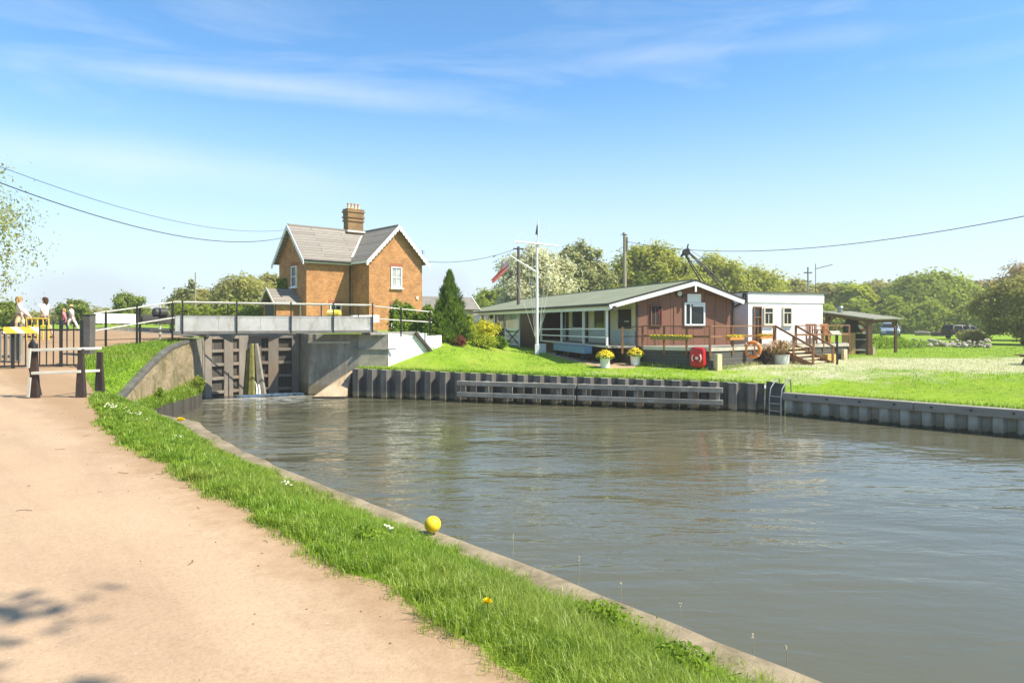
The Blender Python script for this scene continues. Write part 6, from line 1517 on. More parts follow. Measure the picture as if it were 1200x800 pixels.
# conifer: layered upward sprays
def conifer(label, px, d, top, hw, seed):
    rng = np.random.default_rng(seed); x = X(px, d); zb = gz(x, d) - .05; H = Z(top, d) - zb; Rm_ = hw / F * d
    t = thing('conifer', label, 'tree', (x, d, zb)); n = 15000
    k = rng.random(n) ** 1.25; a = rng.uniform(0, 2 * math.pi, n)
    lobe = 1 + .22 * np.sin(a * 4 + k * 11) + .16 * np.sin(a * 9 - k * 27) + .10 * np.sin(k * 60 + a * 2)
    prof = np.interp(k, [0, .06, .3, .6, .85, 1], [.78, 1.0, .93, .62, .28, .04]); r = Rm_ * prof * lobe * np.sqrt(rng.uniform(.45, 1, n))
    P = np.column_stack([r * np.cos(a), r * np.sin(a), .05 + k * H * .985 + .12 * np.sin(a * 7)])
    Nn = np.column_stack([np.cos(a), np.sin(a), np.full(n, .15)])
    # sprays: long narrow leaves pointing up and out
    up = np.column_stack([np.cos(a) * .45, np.sin(a) * .45, np.full(n, 1.0)]) + .25 * rng.normal(size=(n, 3)); up /= np.linalg.norm(up, axis=1, keepdims=True)
    sd = np.cross(Nn, up); sd /= np.linalg.norm(sd, axis=1, keepdims=True); s = rng.uniform(.06, .15, n)[:, None]
    v = np.stack([P - up * s, P + sd * s * .32, P + up * s * 1.2, P - sd * s * .32], 1).reshape(-1, 3)
    raw_mesh('foliage', v, np.arange(4 * n).reshape(n, 4), LV['conifer'], t)
    w = MB(); w.tube([(0, 0, -.2), (0, 0, H * .9)], [.09, .02], 8); w.build('trunk', M_bark, t, world=False)
conifer('tall pointed dark green conifer at the end of the white wall', 527, 34.6, 320, 21, 5)
def shrub(label, px, d, top, hw, leaf, seed, n=1800, size=.05, name='garden_shrub', cat='shrub', zb=None, group=None, squash=1.0):
    rng = np.random.default_rng(seed); x = X(px, d); z0 = (gz(x, d) if zb is None else zb) - .04; H = Z(top, d) - z0; R_ = hw / F * d
    t = thing(name, label, cat, (x, d, z0), group); nc = 26
    C = rng.normal(size=(nc, 3)); C /= np.linalg.norm(C, axis=1, keepdims=True); C *= rng.uniform(.35, .85, (nc, 1)); C[:, 0] *= R_ * .95; C[:, 1] *= R_ * .85; C[:, 2] = H * .5 + C[:, 2] * H * .5
    P, D = clumps_crown(rng, C, np.full(nc, min(R_, H) * .38), n); P[:, 2] = np.clip(P[:, 2], .01, None)
    v, f = leaf_quads(P, D + [0, 0, .3], size, rng); raw_mesh('foliage', v, f, LV[leaf], t)
    w = MB()
    for i in range(7): c = C[rng.integers(0, nc)]; w.tube([(0, 0, -.05), tuple(c * .5), tuple(c)], [.03, .02, .006], 5)
    w.build('stem', M_bark, t, world=False)
shrub('small rounded dark red shrub at the foot of the conifer', 537.5, 33.8, 393.5, 9, 'red', 1, size=.04)
shrub('bright golden shrub growing tall against the left end of the clubhouse', 571, 38.5, 374, 17, 'gold', 2, n=2600, size=.06)
shrub('low yellow-green shrub spreading in front of the golden one', 566, 35, 392, 16, 'yellowgreen', 3, n=2600)
shrub('low mid green shrub between the yellow shrubs and the crossed fence', 585, 37, 393, 10, 'weed', 4)
shrub('golden green shrub squeezed between the conifer and the tall golden shrub', 551, 36.5, 368, 9, 'yellowgreen', 5, n=1600, size=.06)
shrub('low dark green bushy plant to the left of the conifer foot', 508, 34.2, 378, 12, 'hedge', 6, n=2200, size=.06, zb=2.6)
shrub('small rounded green bush showing over the hedge before the cottage wing', 478, 39, 355, 12, 'fresh', 7, n=1500, size=.07, zb=2.8)
def hedge(label, p, q, h, wd_, leaf, seed, n, size, zb):
    o = mass('garden_hedge', label, [p, q], [h, h * 1.03], wd_, leaf, n, size, seed, kind=None, cat='hedge', zfun=lambda x, y: zb); return o
hedge('leafy green garden hedge behind the white handrail at the right end of the bridge', (X(458, 35.2), 35.2), (X(506, 36.2), 36.2), 1.45, .55, 'hedge', 8, 5200, .075, 2.72)
hedge('long green hedge running behind the lock beyond the bridge', (X(205, 52), 52), (X(326, 50), 50), 1.75, .8, 'fresh', 9, 8000, .11, 2.72)
# ivy patch on the cottage
rng = np.random.default_rng(4); n = 700; a_ = rng.uniform(2.9, 4.55, n); z_ = rng.uniform(4.9, 6.4, n); P = np.array([tuple(HP(-.06 - .1 * rng.random(), a, z)) for a, z in zip(a_, z_)])
v, f = leaf_quads(P, np.tile(np.array(-E1), (n, 1)), .085, rng); tag(raw_mesh('ivy', v, f, LV['conifer']), 'dark ivy patch on the shaded left gable of the cottage above the porch', 'climbing plant')
# nettles and weeds by the shelter
mass('weeds', 'green weeds growing along the rubble row behind the shelter', [(X(1020, 48), 48), (X(1050, 49), 49), (X(1078, 50), 50)], [.75, .85, .5], .8, 'weed', 2600, .07, 63)

# ------------------------------------------------------------------ grass blades
def blades(name, P, h, w, rng, label=None, cat='grass', lean=.5):
    """P (n,3); every blade a bent ribbon of three faces"""
    n = len(P); a = rng.uniform(0, 2 * math.pi, n); L_ = rng.uniform(.15, 1, n) * lean; h = h * rng.uniform(.45, 1.2, n)
    dx = np.column_stack([np.cos(a), np.sin(a), np.zeros(n)]); b = a + math.pi / 2 + rng.normal(size=n) * .3; sx = np.column_stack([np.cos(b), np.sin(b), np.zeros(n)]) * (w * rng.uniform(.6, 1.2, n))[:, None]
    up = np.array([0, 0, 1.0]); m = P + dx * (h * L_ * .3)[:, None] + up * (h * .62)[:, None]; tp = P + dx * (h * L_ * 1.05)[:, None] + up * (h * (1 - .30 * L_))[:, None]
    v = np.stack([P - sx, P + sx, m - sx * .72, m + sx * .72, tp], 1).reshape(-1, 3); o = np.arange(n)[:, None] * 5
    f = np.concatenate([o + [0, 1, 3], o + [0, 3, 2], o + [2, 3, 4]], 1).reshape(-1, 3)
    ob_ = raw_mesh(name, v, f, M_blade, smooth=False); return tag(ob_, label, cat, None, 'stuff')
rng = np.random.default_rng(21)
def tuft_noise(x, y):
    return .5 + .25 * np.sin(x * 3.1 + 1.3 * np.sin(y * 2.3)) + .25 * np.sin(y * 3.7 + 1.7 * np.sin(x * 2.9) + 2)
# verge: dense near the camera
NV = 620000
d = 2.9 * (22.0 / 2.9) ** (rng.random(NV) ** .85)
s = rng.uniform(-6.5, 17.5, NV); nn_ = rng.uniform(1.75, 4.02, NV)
x = N2[0] * nn_ + U2[0] * s; y = N2[1] * nn_ + U2[1] * s
dist = np.hypot(x, y); keep = (y > 1.8) & (rng.random(NV) < np.clip(6.0 / dist, .14, 1) ** 1.2) & (dist < 24)
edge_in = 2.19 + .66 * nsm((s - 11) / 6.2) + np.array([wob(q) - nearb(q) for q in s]); k1 = nn_ - edge_in
keep &= (k1 > -.16) & (rng.random(NV) < np.clip(.30 + k1 * 4, .0, 1))
side_ok = in_poly(near_poly, x, y); keep &= side_ok & ~(in_poly(path_poly, x, y) & (k1 > .45))
de, _ = seg_dist(x, y, NE[4:70]); keep &= (de > .07 + .07 * np.sin(s * 1.9) * np.sin(s * .7) + .05 * np.sin(s * 7)) & (rng.random(NV) < np.clip((de - .0) * 5, 0, 1))
x, y, k1, dist, de = x[keep], y[keep], k1[keep], dist[keep], de[keep]
P = np.column_stack([x, y, zN(x, y) - .015])
tn = tuft_noise(x, y)
h = .05 + .09 * np.clip(k1 / .9, 0, 1) * (.35 + .9 * tn) + .03 * rng.random(len(x)); h *= np.where(de < .35, .75, 1)
blades('verge_grass', P, h, np.clip(.0022 * (dist / 4.5), .0021, .008), rng, 'lush long grass covering the verge between towpath and canal edge', lean=.75)
# tufts: blades fanning out of common roots, taller and coarser
nc = 5200; dc = 2.9 * (20.0 / 2.9) ** rng.random(nc); sc_ = rng.uniform(-6.5, 16.5, nc); ncn = rng.uniform(2.22, 3.80, nc)
cx_ = N2[0] * ncn + U2[0] * sc_; cy_ = N2[1] * ncn + U2[1] * sc_; dc = np.hypot(cx_, cy_); kk = (cy_ > 1.8) & (rng.random(nc) < np.clip(7 / dc, .2, 1)) & in_poly(near_poly, cx_, cy_) & ~in_poly(path_poly, cx_, cy_); cx_, cy_, dc = cx_[kk], cy_[kk], dc[kk]
m = 46; cxr = np.repeat(cx_, m); cyr = np.repeat(cy_, m); o1 = rng.normal(size=len(cxr)) * .035; o2 = rng.normal(size=len(cxr)) * .035; tall = np.repeat(rng.uniform(.07, .17, len(cx_)), m)
x, y = cxr + o1, cyr + o2; de, _ = seg_dist(x, y, NE[4:70]); kk = de > .14; x, y, tall, dr_ = x[kk], y[kk], tall[kk], np.repeat(dc, m)[kk]
blades('verge_tufts', np.column_stack([x, y, zN(x, y) - .015]), tall, np.clip(.0026 * (dr_ / 4.5), .0024, .009), rng, 'taller tufts of coarse grass standing in the verge', lean=1.0)
# grass by the wing wall, lockside slope and round the guard rail
NB = 130000; x = rng.uniform(-17, -8.5, NB); y = rng.uniform(14.2, 28.5, NB)
k = in_poly(near_poly, x, y) & ~in_poly(path_poly, x, y); x, y = x[k], y[k]
blades('bank_grass', np.column_stack([x, y, zN(x, y) - .02]), np.full(len(x), .15), np.full(len(x), .008), rng, 'grass on the bank between towpath and curved wing wall', lean=.8)
# ledge
n = 9000; u = rng.random(n); yl = 20.7 + u * 7.2; xf = np.interp(yl, [p[1] for p in LED], [p[0] for p in LED]); xw = np.interp(yl, [p[1] for p in WING], [p[0] for p in WING]) + .22
k = rng.random(n) ** .8; x = xf + .02 + (xw - xf) * k
zl = .50 + .19 * k
blades('ledge_grass', np.column_stack([x, yl, zl]), .10 + .22 * rng.random(n) * (1 + np.clip((yl - 25.5) / 2, 0, 1)), np.full(n, .011), rng, 'rank grass growing on the ledge under the wing wall', lean=.8)
# lawn opposite: short tufts, longer along the bank edge and against the deck
NL = 260000; x = rng.uniform(-6.8, 46, NL); y = rng.uniform(14, 52, NL)
e, _ = seg_dist(x, y, FE); inb = in_poly(far_poly, x, y) & ~in_poly(strip_poly, x, y) & ~in_poly(slit, x, y)
vis = (np.abs(x) < y * .78) & (y < 52)
dens = np.clip(26 / y, .2, 1) ** 1.6 * np.where(e < 1, 1, .75); keep = inb & vis & (rng.random(NL) < dens) & (e > .05)
deckpoly = [tuple(p[:2]) for p in (dA, dB, dC, dC2, dE)] + [(18, 36.6), (16, 45), (2.5, 60), tuple(CP(0, 0, 0)[:2])]
keep &= ~in_poly(deckpoly, x, y)
x, y, e = x[keep], y[keep], e[keep]
h = .05 + .05 * tuft_noise(x * .7, y * .7) + np.where(e < .5, .07, 0)
blades('lawn_grass', np.column_stack([x, y, zF(x, y) - .015]), h, .0004 * y + .002, rng, 'short mown grass on the lawn and meadow across the water', lean=.8)
# long grass fringes: along deck skirt, wing wall foot, low pile wall
fr = []
def fringe(p, q, n, wd_, zf):
    u = rng.random(n); o = rng.normal(size=n) * wd_; p = np.array(p[:2]); q = np.array(q[:2]); dd = (q - p) / np.linalg.norm(q - p)
    xy = p + (q - p) * u[:, None] + np.column_stack([dd[1] * np.ones(n), -dd[0] * np.ones(n)]) * o[:, None]; fr.append(np.column_stack([xy, zf(xy[:, 0], xy[:, 1]) - .02]))
o_ = nAB * .12; fringe(dA + o_, dB + o_, 900, .08, zF); o_ = nBC * .15; fringe(dB + o_, dC + o_, 1200, .10, zF); fringe(e0 + perp * -.15 + dirr * .3, e0 + perp * -.15 + dirr * 22, 5200, .07, zF); fringe((-7, 30.75), (9.3, 25.98), 4200, .06, zF)
fringe((X(600, 36.5), 36.5), (X(626, 36.2), 36.2), 500, .2, zF)
FP = np.concatenate(fr); blades('fringe_grass', FP, .10 + .14 * rng.random(len(FP)), np.full(len(FP), .010), rng, 'longer grass fringing the deck and the top of the far bank', lean=.7)

# small flowers of the verge: each visible patch a thing
M_daisy = pm('daisy_white', (.82, .82, .78), .05, 9, .7, 0); M_dand = leaf_mat('dandelion_yellow', (.72, .54, .01), (.85, .70, .03), .15, 9)
def vp(px, py, z=None):
    """point on the verge under an image position (marching down the sight line to the ground)"""
    for d in np.arange(2.5, 30, .01):
        if Z(py, d) <= float(zN(X(px, d), d)): return Vector((X(px, d), d, float(zN(X(px, d), d))))
def daisies(label, px, py, n, spread, seed):
    c = vp(px, py); t = thing('daisy_patch', label, 'flowers', tuple(c), 'daisy patches in the verge'); r = random.Random(seed); w = MB(); w2 = MB(); w3 = MB()
    sc = max(1, c.y / 10)
    for i in range(n):
        q = r.gauss(0, spread); o = r.gauss(0, spread * .25); p = c + Vector((U2[0], U2[1], 0)) * q * 1.0 + Vector((N2[0], N2[1], 0)) * o; p.z = float(zN(p.x, p.y)) + .10 + r.random() * .05
        ti = Vector((r.uniform(-.4, .4), r.uniform(-.9, -.1), 1)).normalized(); e1 = ti.orthogonal().normalized(); e2 = ti.cross(e1); R_ = .011 * sc
        w.add([p + (e1 * math.cos(k * math.pi / 4) + e2 * math.sin(k * math.pi / 4)) * R_ * (1 if k % 2 else .75) for k in range(8)], [tuple(range(8))]); w2.ball(p + ti * .003, R_ * .35, 4); w3.tube([p - ZV * .13, p - ti * .003], .0022, 4)
    w.build('petals', M_daisy, t, fix=False); w2.build('centres', M_dand, t, fix=False); w3.build('stems', LV['weed'], t)
daisies('daisies in the grass just right of the guard rail', 130, 483, 22, .22, 1); daisies('scattered daisies in the verge below the ledge corner', 160, 492, 14, .3, 2); daisies('short line of daisies halfway along the verge', 338, 579, 14, .09, 3); daisies('tight clump of white daisies close to the yellow ball', 455, 634, 9, .03, 4); daisies('few daisies in the verge beside the mid towpath', 212, 521, 7, .12, 5)
def dandelion(label, px, py, r_, hh):
    c = vp(px, py); c.z -= .0; t = thing('dandelion', label, 'flower', tuple(c)); w = MB(); top = c + ZV * hh
    rr_ = random.Random(px)
    for i in range(90):
        a = rr_.uniform(0, 2 * math.pi); q = math.sqrt(rr_.random()); d_ = Vector((math.cos(a) * q, math.sin(a) * q - .25, .85 - .5 * q)).normalized(); s = Vector((-math.sin(a), math.cos(a), 0)) * r_ * .12
        w.add([top - s * .4, top + s * .4, top + d_ * r_ + s, top + d_ * r_ - s], [(0, 1, 2, 3)])
    w.build('petals', M_dand, t, fix=False); w = MB(); w.tube([c - ZV * .02, c + ZV * hh * .6 + Vector((.004, 0, 0)), top], .003, 5); w.build('stem', LV['weed'], t)
dandelion('single yellow dandelion in the grass near the towpath edge', 571, 727, .032, .10)
dandelion('yellow dandelion head at the far end of the verge by the dark ledge', 212, 503, .085, .16)
def seedhead(label, px, py, hpx):
    c = vp(px, py); hh = hpx / F * c.y; t = thing('seed_head', label, 'wild plant', tuple(c), 'tall seed heads along the canal edge'); w = MB(); w.tube([c - ZV * .03, c + ZV * hh * .6 + Vector((.006, .0, 0)), c + ZV * hh], [.0025, .002, .0015], 5); w.build('stem', pm('dry_stem', (.42, .36, .22), .2, 9), t)
    w = MB(); rr_ = random.Random(px)
    for k in range(6): w.ball(c + ZV * (hh * (.78 + .24 * rr_.random())) + Vector((rr_.uniform(-.008, .008), rr_.uniform(-.008, .008), 0)), .0045, 4)
    w.build('head', pm('dry_head', (.55, .46, .30), .2, 9), t, smooth=True)
for lab, px, py, h_ in (('lone dry seed head beside the canal edge just right of the yellow ball', 601, 648, 22), ('second dry seed head from the yellow ball', 678, 682, 32), ('dry seed head leaning over the coping, third from the ball', 727, 705, 22), ('short seed head standing midway down the coping', 797, 737, 30), ('pair-topped dry seed head, second nearest of the row', 882, 768, 24), ('nearest dry seed head at the bottom of the coping', 921, 783, 26)): seedhead(lab, px, py, h_)
# yellow ball on the coping
c = vp(507, 628); c = Vector((X(507, 6.81), 6.81, 0)); cz_ = Z(623.5, 6.81)
t = thing('yellow_ball', 'bright yellow ball resting in the grass against the canal edge', 'ball', (c.x, c.y, cz_ - .0)); w = MB(); w.ball((c.x, c.y, Z(614, 6.81)), .081, 16); w.build('ball', pm('yellow_rubber', (.80, .56, .03), .06, 6, .5, .05), t, smooth=True); w = MB(); w.torus((c.x, c.y, Z(614, 6.81)), .0805, .0022, Matrix.Rotation(R(65), 3, 'X'), 40, 5); w.build('seam', pm('seam_yellow', (.60, .40, .02), .06), t, smooth=True)
# leafy weeds in the near verge
def weed(label, px, py, r_, n, hh, seed):
    c = vp(px, py); rng_ = np.random.default_rng(seed); t = thing('leafy_weed', label, 'plant', tuple(c)); P = rng_.normal(size=(n, 3)) * [r_, r_, 0] * .5; P[:, 2] = hh * rng_.random(n) ** .6 * np.clip(1.1 - np.hypot(P[:, 0], P[:, 1]) / r_ * .7, .2, 1)
    v, f = leaf_quads(P, P * [1, 1, 0] / r_ + [0, 0, .8], .020, rng_, .55); raw_mesh('leaves', v, f, LV['weed'], t); w = MB()
    for i in range(0, n, 6): w.tube([(P[i, 0] * .3, P[i, 1] * .3, -.02), tuple(P[i])], .0025, 4)
    w.build('stems', LV['weed'], t, world=False)
weed('clump of leafy nettle-like weed in the verge nearest the camera', 700, 745, .30, 520, .24, 1); weed('leafy weed clump in the middle of the verge behind the daisies', 428, 640, .22, 300, .17, 2); shrub('rank leafy weeds at the far end of the ledge beside the gates', 231, 27.0, 440, 9, 'fresh', 11, n=900, size=.06, name='leafy_weed', cat='plant', zb=.55)
shrub('small clump of weeds rooted in the drain hole of the wing wall foot', 186, 23.5, 452, 5, 'weed', 12, n=300, size=.05, name='leafy_weed', cat='plant', zb=.7)
weed('low leafy weed on the verge at the bottom edge of the photo', 800, 795, .25, 380, .2, 3)
# twigs and crumbs on the towpath
rng = np.random.default_rng(8); w = MB(); pr = random.Random(8)
for i in range(150):
    s_ = pr.uniform(-6, 16); n_ = 2.25 - abs(pr.gauss(0, 1.0)); 
    if pr.random() < .5: n_ = 2.2 - abs(pr.gauss(0, .22))
    p = bank(s_, n_); z = float(zN(*p)); 
    if p[1] < 1.5: continue
    if pr.random() < .25:
        a = pr.uniform(0, 6.3); l = pr.uniform(.02, .09); w.tube([(p[0], p[1], z + .006), (p[0] + math.cos(a) * l, p[1] + math.sin(a) * l, z + .008), (p[0] + math.cos(a + .3) * l * 1.7, p[1] + math.sin(a + .3) * l * 1.7, z + .006)], .0025, 4)
    else: w.ball((p[0], p[1], z + .003), pr.uniform(.003, .008), 3, (1, pr.uniform(.6, 1), .6))
tag(w.build('path_litter', pm('litter', (.20, .13, .075), .4, 20, .95, 0)), 'crumbs of soil, grit and short twigs strewn on the towpath', 'litter', kind='stuff')
# ------------------------------------------------------------------ vehicles, stones, table, poles, wires, crane
M_carglass = pm('car_glass', (.02, .024, .026), .2, 2, .25, 0, spec=.15)
def car(label, x, y, z, rz, L_, W_, H_, paint, kind, cat='car'):
    """built facing +x; side outline lofted across the width with rounded shoulders"""
    t = thing('parked_car', label, cat, (x, y, z), None, rz)
    if kind == 'estate': body = [(-.5, .30), (-.5, .62), (-.49, .66), (.22, .67), (.40, .60), (.49, .52), (.5, .32)]; cab = [(-.485, .66), (-.455, .97), (-.40, 1.0), (.02, 1.0), (.07, .97), (.235, .66)]
    else: body = [(-.5, .30), (-.5, .60), (-.47, .64), (.18, .66), (.44, .60), (.49, .50), (.5, .30)]; cab = [(-.46, .64), (-.40, .95), (-.32, 1.0), (-.02, 1.0), (.04, .97), (.20, .655)]
    def loft(mb, prof, w0, w1, inset=0.0):
        n = len(prof); P = [(a * L_, b * H_) for a, b in prof]; zmin = min(b for a, b in P); zmax = max(b for a, b in P); vs = []
        for s in (-1, 1):
            for a, b in P: k = (b - zmin) / (zmax - zmin + 1e-6); vs.append((a, s * (w0 + (w1 - w0) * k) / 2 * W_ , b))
        mb.add(vs, [tuple(range(n)), tuple(range(n, 2 * n))[::-1]] + [(i, (i + 1) % n, n + (i + 1) % n, n + i) for i in range(n)])
    w = MB(); loft(w, body, .97, .99); w.build('body', paint, t, world=False, bevel=.05, smooth=True)
    w = MB(); loft(w, cab, .94, .74); w.build('cabin', paint, t, world=False, bevel=.03, smooth=True)
    # glass: panels proud of the cabin
    for s in (-1, 1):
        for x0, x1, x2, x3 in (((-.44, -.23, -.22, -.425), (-.21, -.02, -.03, -.20), (.0, .18, .045, -.01)) if kind == 'estate' else ((-.43, -.22, -.21, -.385), (-.20, -.02, -.03, -.19), (.0, .15, .02, -.01))):
            def py(zz): return s * ((.94 + (.74 - .94) * ((zz - .655) / .345)) / 2 * W_ + .004)
            w = MB(); w.quad((x0 * L_, py(.69), .69 * H_), (x1 * L_, py(.69), .69 * H_), (x2 * L_, py(.93), .93 * H_), (x3 * L_, py(.93), .93 * H_)); w.build('side_window', M_carglass, t, world=False)
    (a0, b0), (a1, b1) = cab[-1], cab[-2]
    w = MB(); w.quad((a0 * L_ - .03, -.43 * W_, b0 * H_ + .05), (a0 * L_ - .03, .43 * W_, b0 * H_ + .05), (a1 * L_ + .035, .36 * W_, b1 * H_ - .03), (a1 * L_ + .035, -.36 * W_, b1 * H_ - .03)); w.build('windscreen', M_carglass, t, world=False)
    (a0, b0), (a1, b1) = cab[0], cab[1]
    w = MB(); w.quad((a0 * L_ - .005, -.42 * W_, b0 * H_ + .06), (a0 * L_ - .005, .42 * W_, b0 * H_ + .06), (a1 * L_ - .02, .36 * W_, b1 * H_ - .05), (a1 * L_ - .02, -.36 * W_, b1 * H_ - .05)); w.build('rear_window', M_carglass, t, world=False)
    rw = .31
    for ax in (-.30, .31):
        for s in (-1, 1):
            w = MB(); cy = s * (W_ / 2 - .09); w.tube([(ax * L_, cy - s * .1, rw), (ax * L_, cy + s * .105, rw)], rw, 20); wh = w.build('wheel', pm('tyre_rubber', (.025, .025, .025), .2, 9, .9), t, world=False, bevel=.02)
            w = MB(); w.tube([(ax * L_, cy + s * .10, rw), (ax * L_, cy + s * .112, rw)], rw * .62, 16); w.build('rim', M_steel, wh, world=False)
    for s in (-1, 1):
        w = MB(); w.box((.492 * L_, s * .36 * W_, .50 * H_), (.05, .36, .13)); w.build('headlight', M_white, t, world=False, bevel=.02)
        w = MB(); w.box((-.50 * L_, s * .42 * W_, .56 * H_), (.03, .14, .3)); w.build('tail_light', M_red, t, world=False, bevel=.01)
        w = MB(); w.box((.14 * L_, s * (.52 * W_), .68 * H_), (.14, .16, .1)); w.build('mirror', paint, t, world=False, bevel=.02)
    w = MB(); w.box((.5 * L_, 0, .40 * H_), (.04, .7, .14)); w.build('grille', M_black, t, world=False)
    for sg in (-1, 1): w = MB(); w.box((sg * .497 * L_, 0, .255 * H_), (.08, W_ * .96, .16)); w.build('bumper', pm('bumper_grey', (.09, .09, .095), .1, 4, .6), t, world=False)
    for s in (-1, 1): w = MB(); w.bar((-.38 * L_, s * .33 * W_, H_ * 1.02), (-.02 * L_, s * .33 * W_, H_ * 1.02), .04, .03); w.build('roof_rail', M_black, t, world=False)
    return t
P_silver = pm('silver_blue_paint', (.30, .36, .45), .05, 2, .3, .02, metal=.3, spec=.5); P_dark = pm('dark_green_paint', (.030, .042, .042), .1, 2, .45, .02, spec=.3)
car('silver blue hatchback parked nose towards the water behind the shelter', X(1043, 71), 71, 1.62, R(-118), 4.1, 1.75, 1.62, P_silver, 'hatch')
car('dark green estate car parked broadside in front of the wood', X(1131, 74), 74, 1.47, R(8), 4.5, 1.75, 1.52, P_dark, 'estate')
# rubble stones
M_rub = pm('rubble_stone', (.40, .35, .27), .3, 2.2, .95, .5, stain=(.20, .19, .14), stain_amt=.5)
def stone_mesh(seed):
    bm = bmesh.new(); bmesh.ops.create_icosphere(bm, subdivisions=2, radius=.5); r = random.Random(seed); ax = [Vector((r.gauss(0, 1), r.gauss(0, 1), r.gauss(0, 1))).normalized() for _ in range(9)]; cut = [r.uniform(.20, .38) for _ in ax]
    for v in bm.verts:
        for a, c in zip(ax, cut):
            k = v.co.dot(a)
            if k > c: v.co -= a * (k - c)
        v.co *= 1 + r.uniform(-.04, .04)
    me = bpy.data.meshes.new('rubble_stone'); bm.to_mesh(me); bm.free(); me.materials.append(M_rub); return me
SM = [stone_mesh(i) for i in range(5)]; r = random.Random(12)
for i in range(54):
    px = 1066 + 92 * (i + r.uniform(-.6, .6)) / 53; d = 52 + r.uniform(-1.3, 1.3) - (px - 1066) * .02; x = X(px, d); s = r.uniform(.30, .70) * (1.1 if i % 3 else .7)
    o = bpy.data.objects.new('rubble_stone', SM[i % 5]); COL.objects.link(o); o.location = (x, d, gz(x, d) + s * .22 + (.28 if i % 4 == 0 else 0)); o.scale = (s, s * .8, s * .62); o.rotation_euler = (r.uniform(-.3, .3), r.uniform(-.3, .3), r.uniform(0, 6.3))
    tag(o, 'pale rubble stone lying in the long low heap before the parked cars', 'stone', 'rubble stones in a row across the meadow')
# low logs behind the cars
for lab, p, q in (('pale felled log lying in the grass between the two cars', (1072, 92), (1090, 91)), ('dark felled log lying close to the left of the dark estate car', (1092, 88), (1107, 86))):
    a = Vector((X(*p), p[1], 1.72)); b = Vector((X(*q), q[1], 1.72)); w = MB(); w.tube([a, (a + b) / 2 + ZV * .06, b], [.27, .3, .24], 10); tag(w.build('felled_log', M_barkpale if 'pale' in lab else M_bark, smooth=True), lab, 'log')
# picnic table
ptx, pty = 24.0, 30.6; ptz = gz(ptx, pty)
t = thing('picnic_table', 'brown timber picnic table with fixed benches at the right edge', 'picnic table', (ptx, pty, ptz), None, R(14))
M_pic = pm('picnic_timber', (.16, .105, .07), .25, 5, .8, .3)
for k in range(5): w = MB(); w.box((0, -.30 + k * .15, .74), (1.8, .135, .045)); w.build('top_board', M_pic, t, world=False, bevel=.006)
for s in (-1, 1):
    for k in (0, 1): w = MB(); w.box((0, s * (.62 + k * .15), .44), (1.8, .135, .045)); w.build('bench_board', M_pic, t, world=False, bevel=.006)
for sx in (-.68, .68):
    for s in (-1, 1): w = MB(); w.bar((sx, s * .27, .72), (sx, s * .62, 0), .05, .10, up=(1, 0, 0)); w.build('leg', M_pic, t, world=False)
    w = MB(); w.box((sx + .05, 0, .40), (.045, 1.55, .10)); w.build('bench_bearer', M_pic, t, world=False)
    w = MB(); w.box((sx + .05, 0, .69), (.045, .72, .08)); w.build('top_bearer', M_pic, t, world=False)
# poles
def pole(label, px, d, top, zb, r_, mat, name='telegraph_pole', cat='pole'):
    t = thing(name, label, cat, (X(px, d), d, zb)); w = MB(); w.tube([(X(px, d), d, zb - .3), (X(px, d), d, Z(top, d))], [r_ * 1.2, r_ * .85], 10); w.build('shaft', mat, t, smooth=True); return t
M_pole = pm('creosoted_pole', (.12, .10, .085), .3, 4, .85, .3, stretch=(1, 1, .2)); M_polepale = pm('grey_pole', (.30, .26, .20), .25, 4, .85, .3, stretch=(1, 1, .2))
p1 = pole('grey wooden telegraph pole with a step bracket behind the clubhouse ridge', 732, 62, 274, 1.5, .17, M_polepale)
w = MB(); w.box((X(732, 62) + .22, 62, Z(286, 62)), (.16, .3, 1.3)); w.build('transformer_box', M_greywood, p1, bevel=.03)
for y in (275.5, 290, 298, 305): w = MB(); w.tube([(X(732, 62) - .4, 62, Z(y, 62)), (X(732, 62) + .3, 62, Z(y, 62))], .022, 5); w.build('step_iron', M_black, p1)
w = MB(); w.tube([(X(732, 62), 62, Z(274.5, 62)), (X(732, 62), 62, Z(272.5, 62))], [.24, .16], 10); w.build('cap', M_steel, p1)
p2 = pole('thin dark telegraph pole standing in front of the blossom tree', 607.5, 52, 289, 2.0, .12, M_pole)
w = MB(); w.box((X(607.5, 52), 52, Z(291.5, 52)), (.8, .09, .1)); w.build('cross_arm', M_pole, p2)
p3 = pole('thin leaning pole rising from the scrub left of the cottage', 229, 74, 319, 2.7, .07, M_polepale, 'thin_pole')
# wires
M_wire = pm('wire', (.03, .03, .035), .1, 3, .6, 0)
def wire(label, pts, sag, r_, n=26):
    w = MB()
    P = []
    for a, b, s in zip(pts[:-1], pts[1:], sag):
        a = Vector(a); b = Vector(b)
        for i in range(n): k = i / n; P.append(a.lerp(b, k) - ZV * (4 * s * k * (1 - k)))
    P.append(Vector(pts[-1])); w.tube(P, r_, 6); o = w.build('overhead_wire', M_wire, smooth=True); tag(o, label, 'wire'); return o
# far ends hang from the cottage; near ends leave the frame on the left
endH = HP(-.38, G / 2 - .6, 9.25)
wire('lower thick overhead wire sagging from the left edge to the cottage gable', [PT(-140, 158, 16), endH], [1.25], .016)
wire('upper thin overhead wire on the left, reaching the peak of the cottage gable', [PT(-140, 139, 18), HP(-.40, G / 2 + .1, 9.72)], [1.04], .010)
wire('thin overhead wire between the cottage gable and the dark pole', [HP(AW + .3, BF + .2, 7.75), (X(606, 52), 51.95, Z(291, 52))], [.42], .016)
wire('overhead wire running from the grey telegraph pole out to the right edge', [(X(732, 62), 61.8, Z(283, 62)), PT(1320, 228, 27)], [1.5], .019)
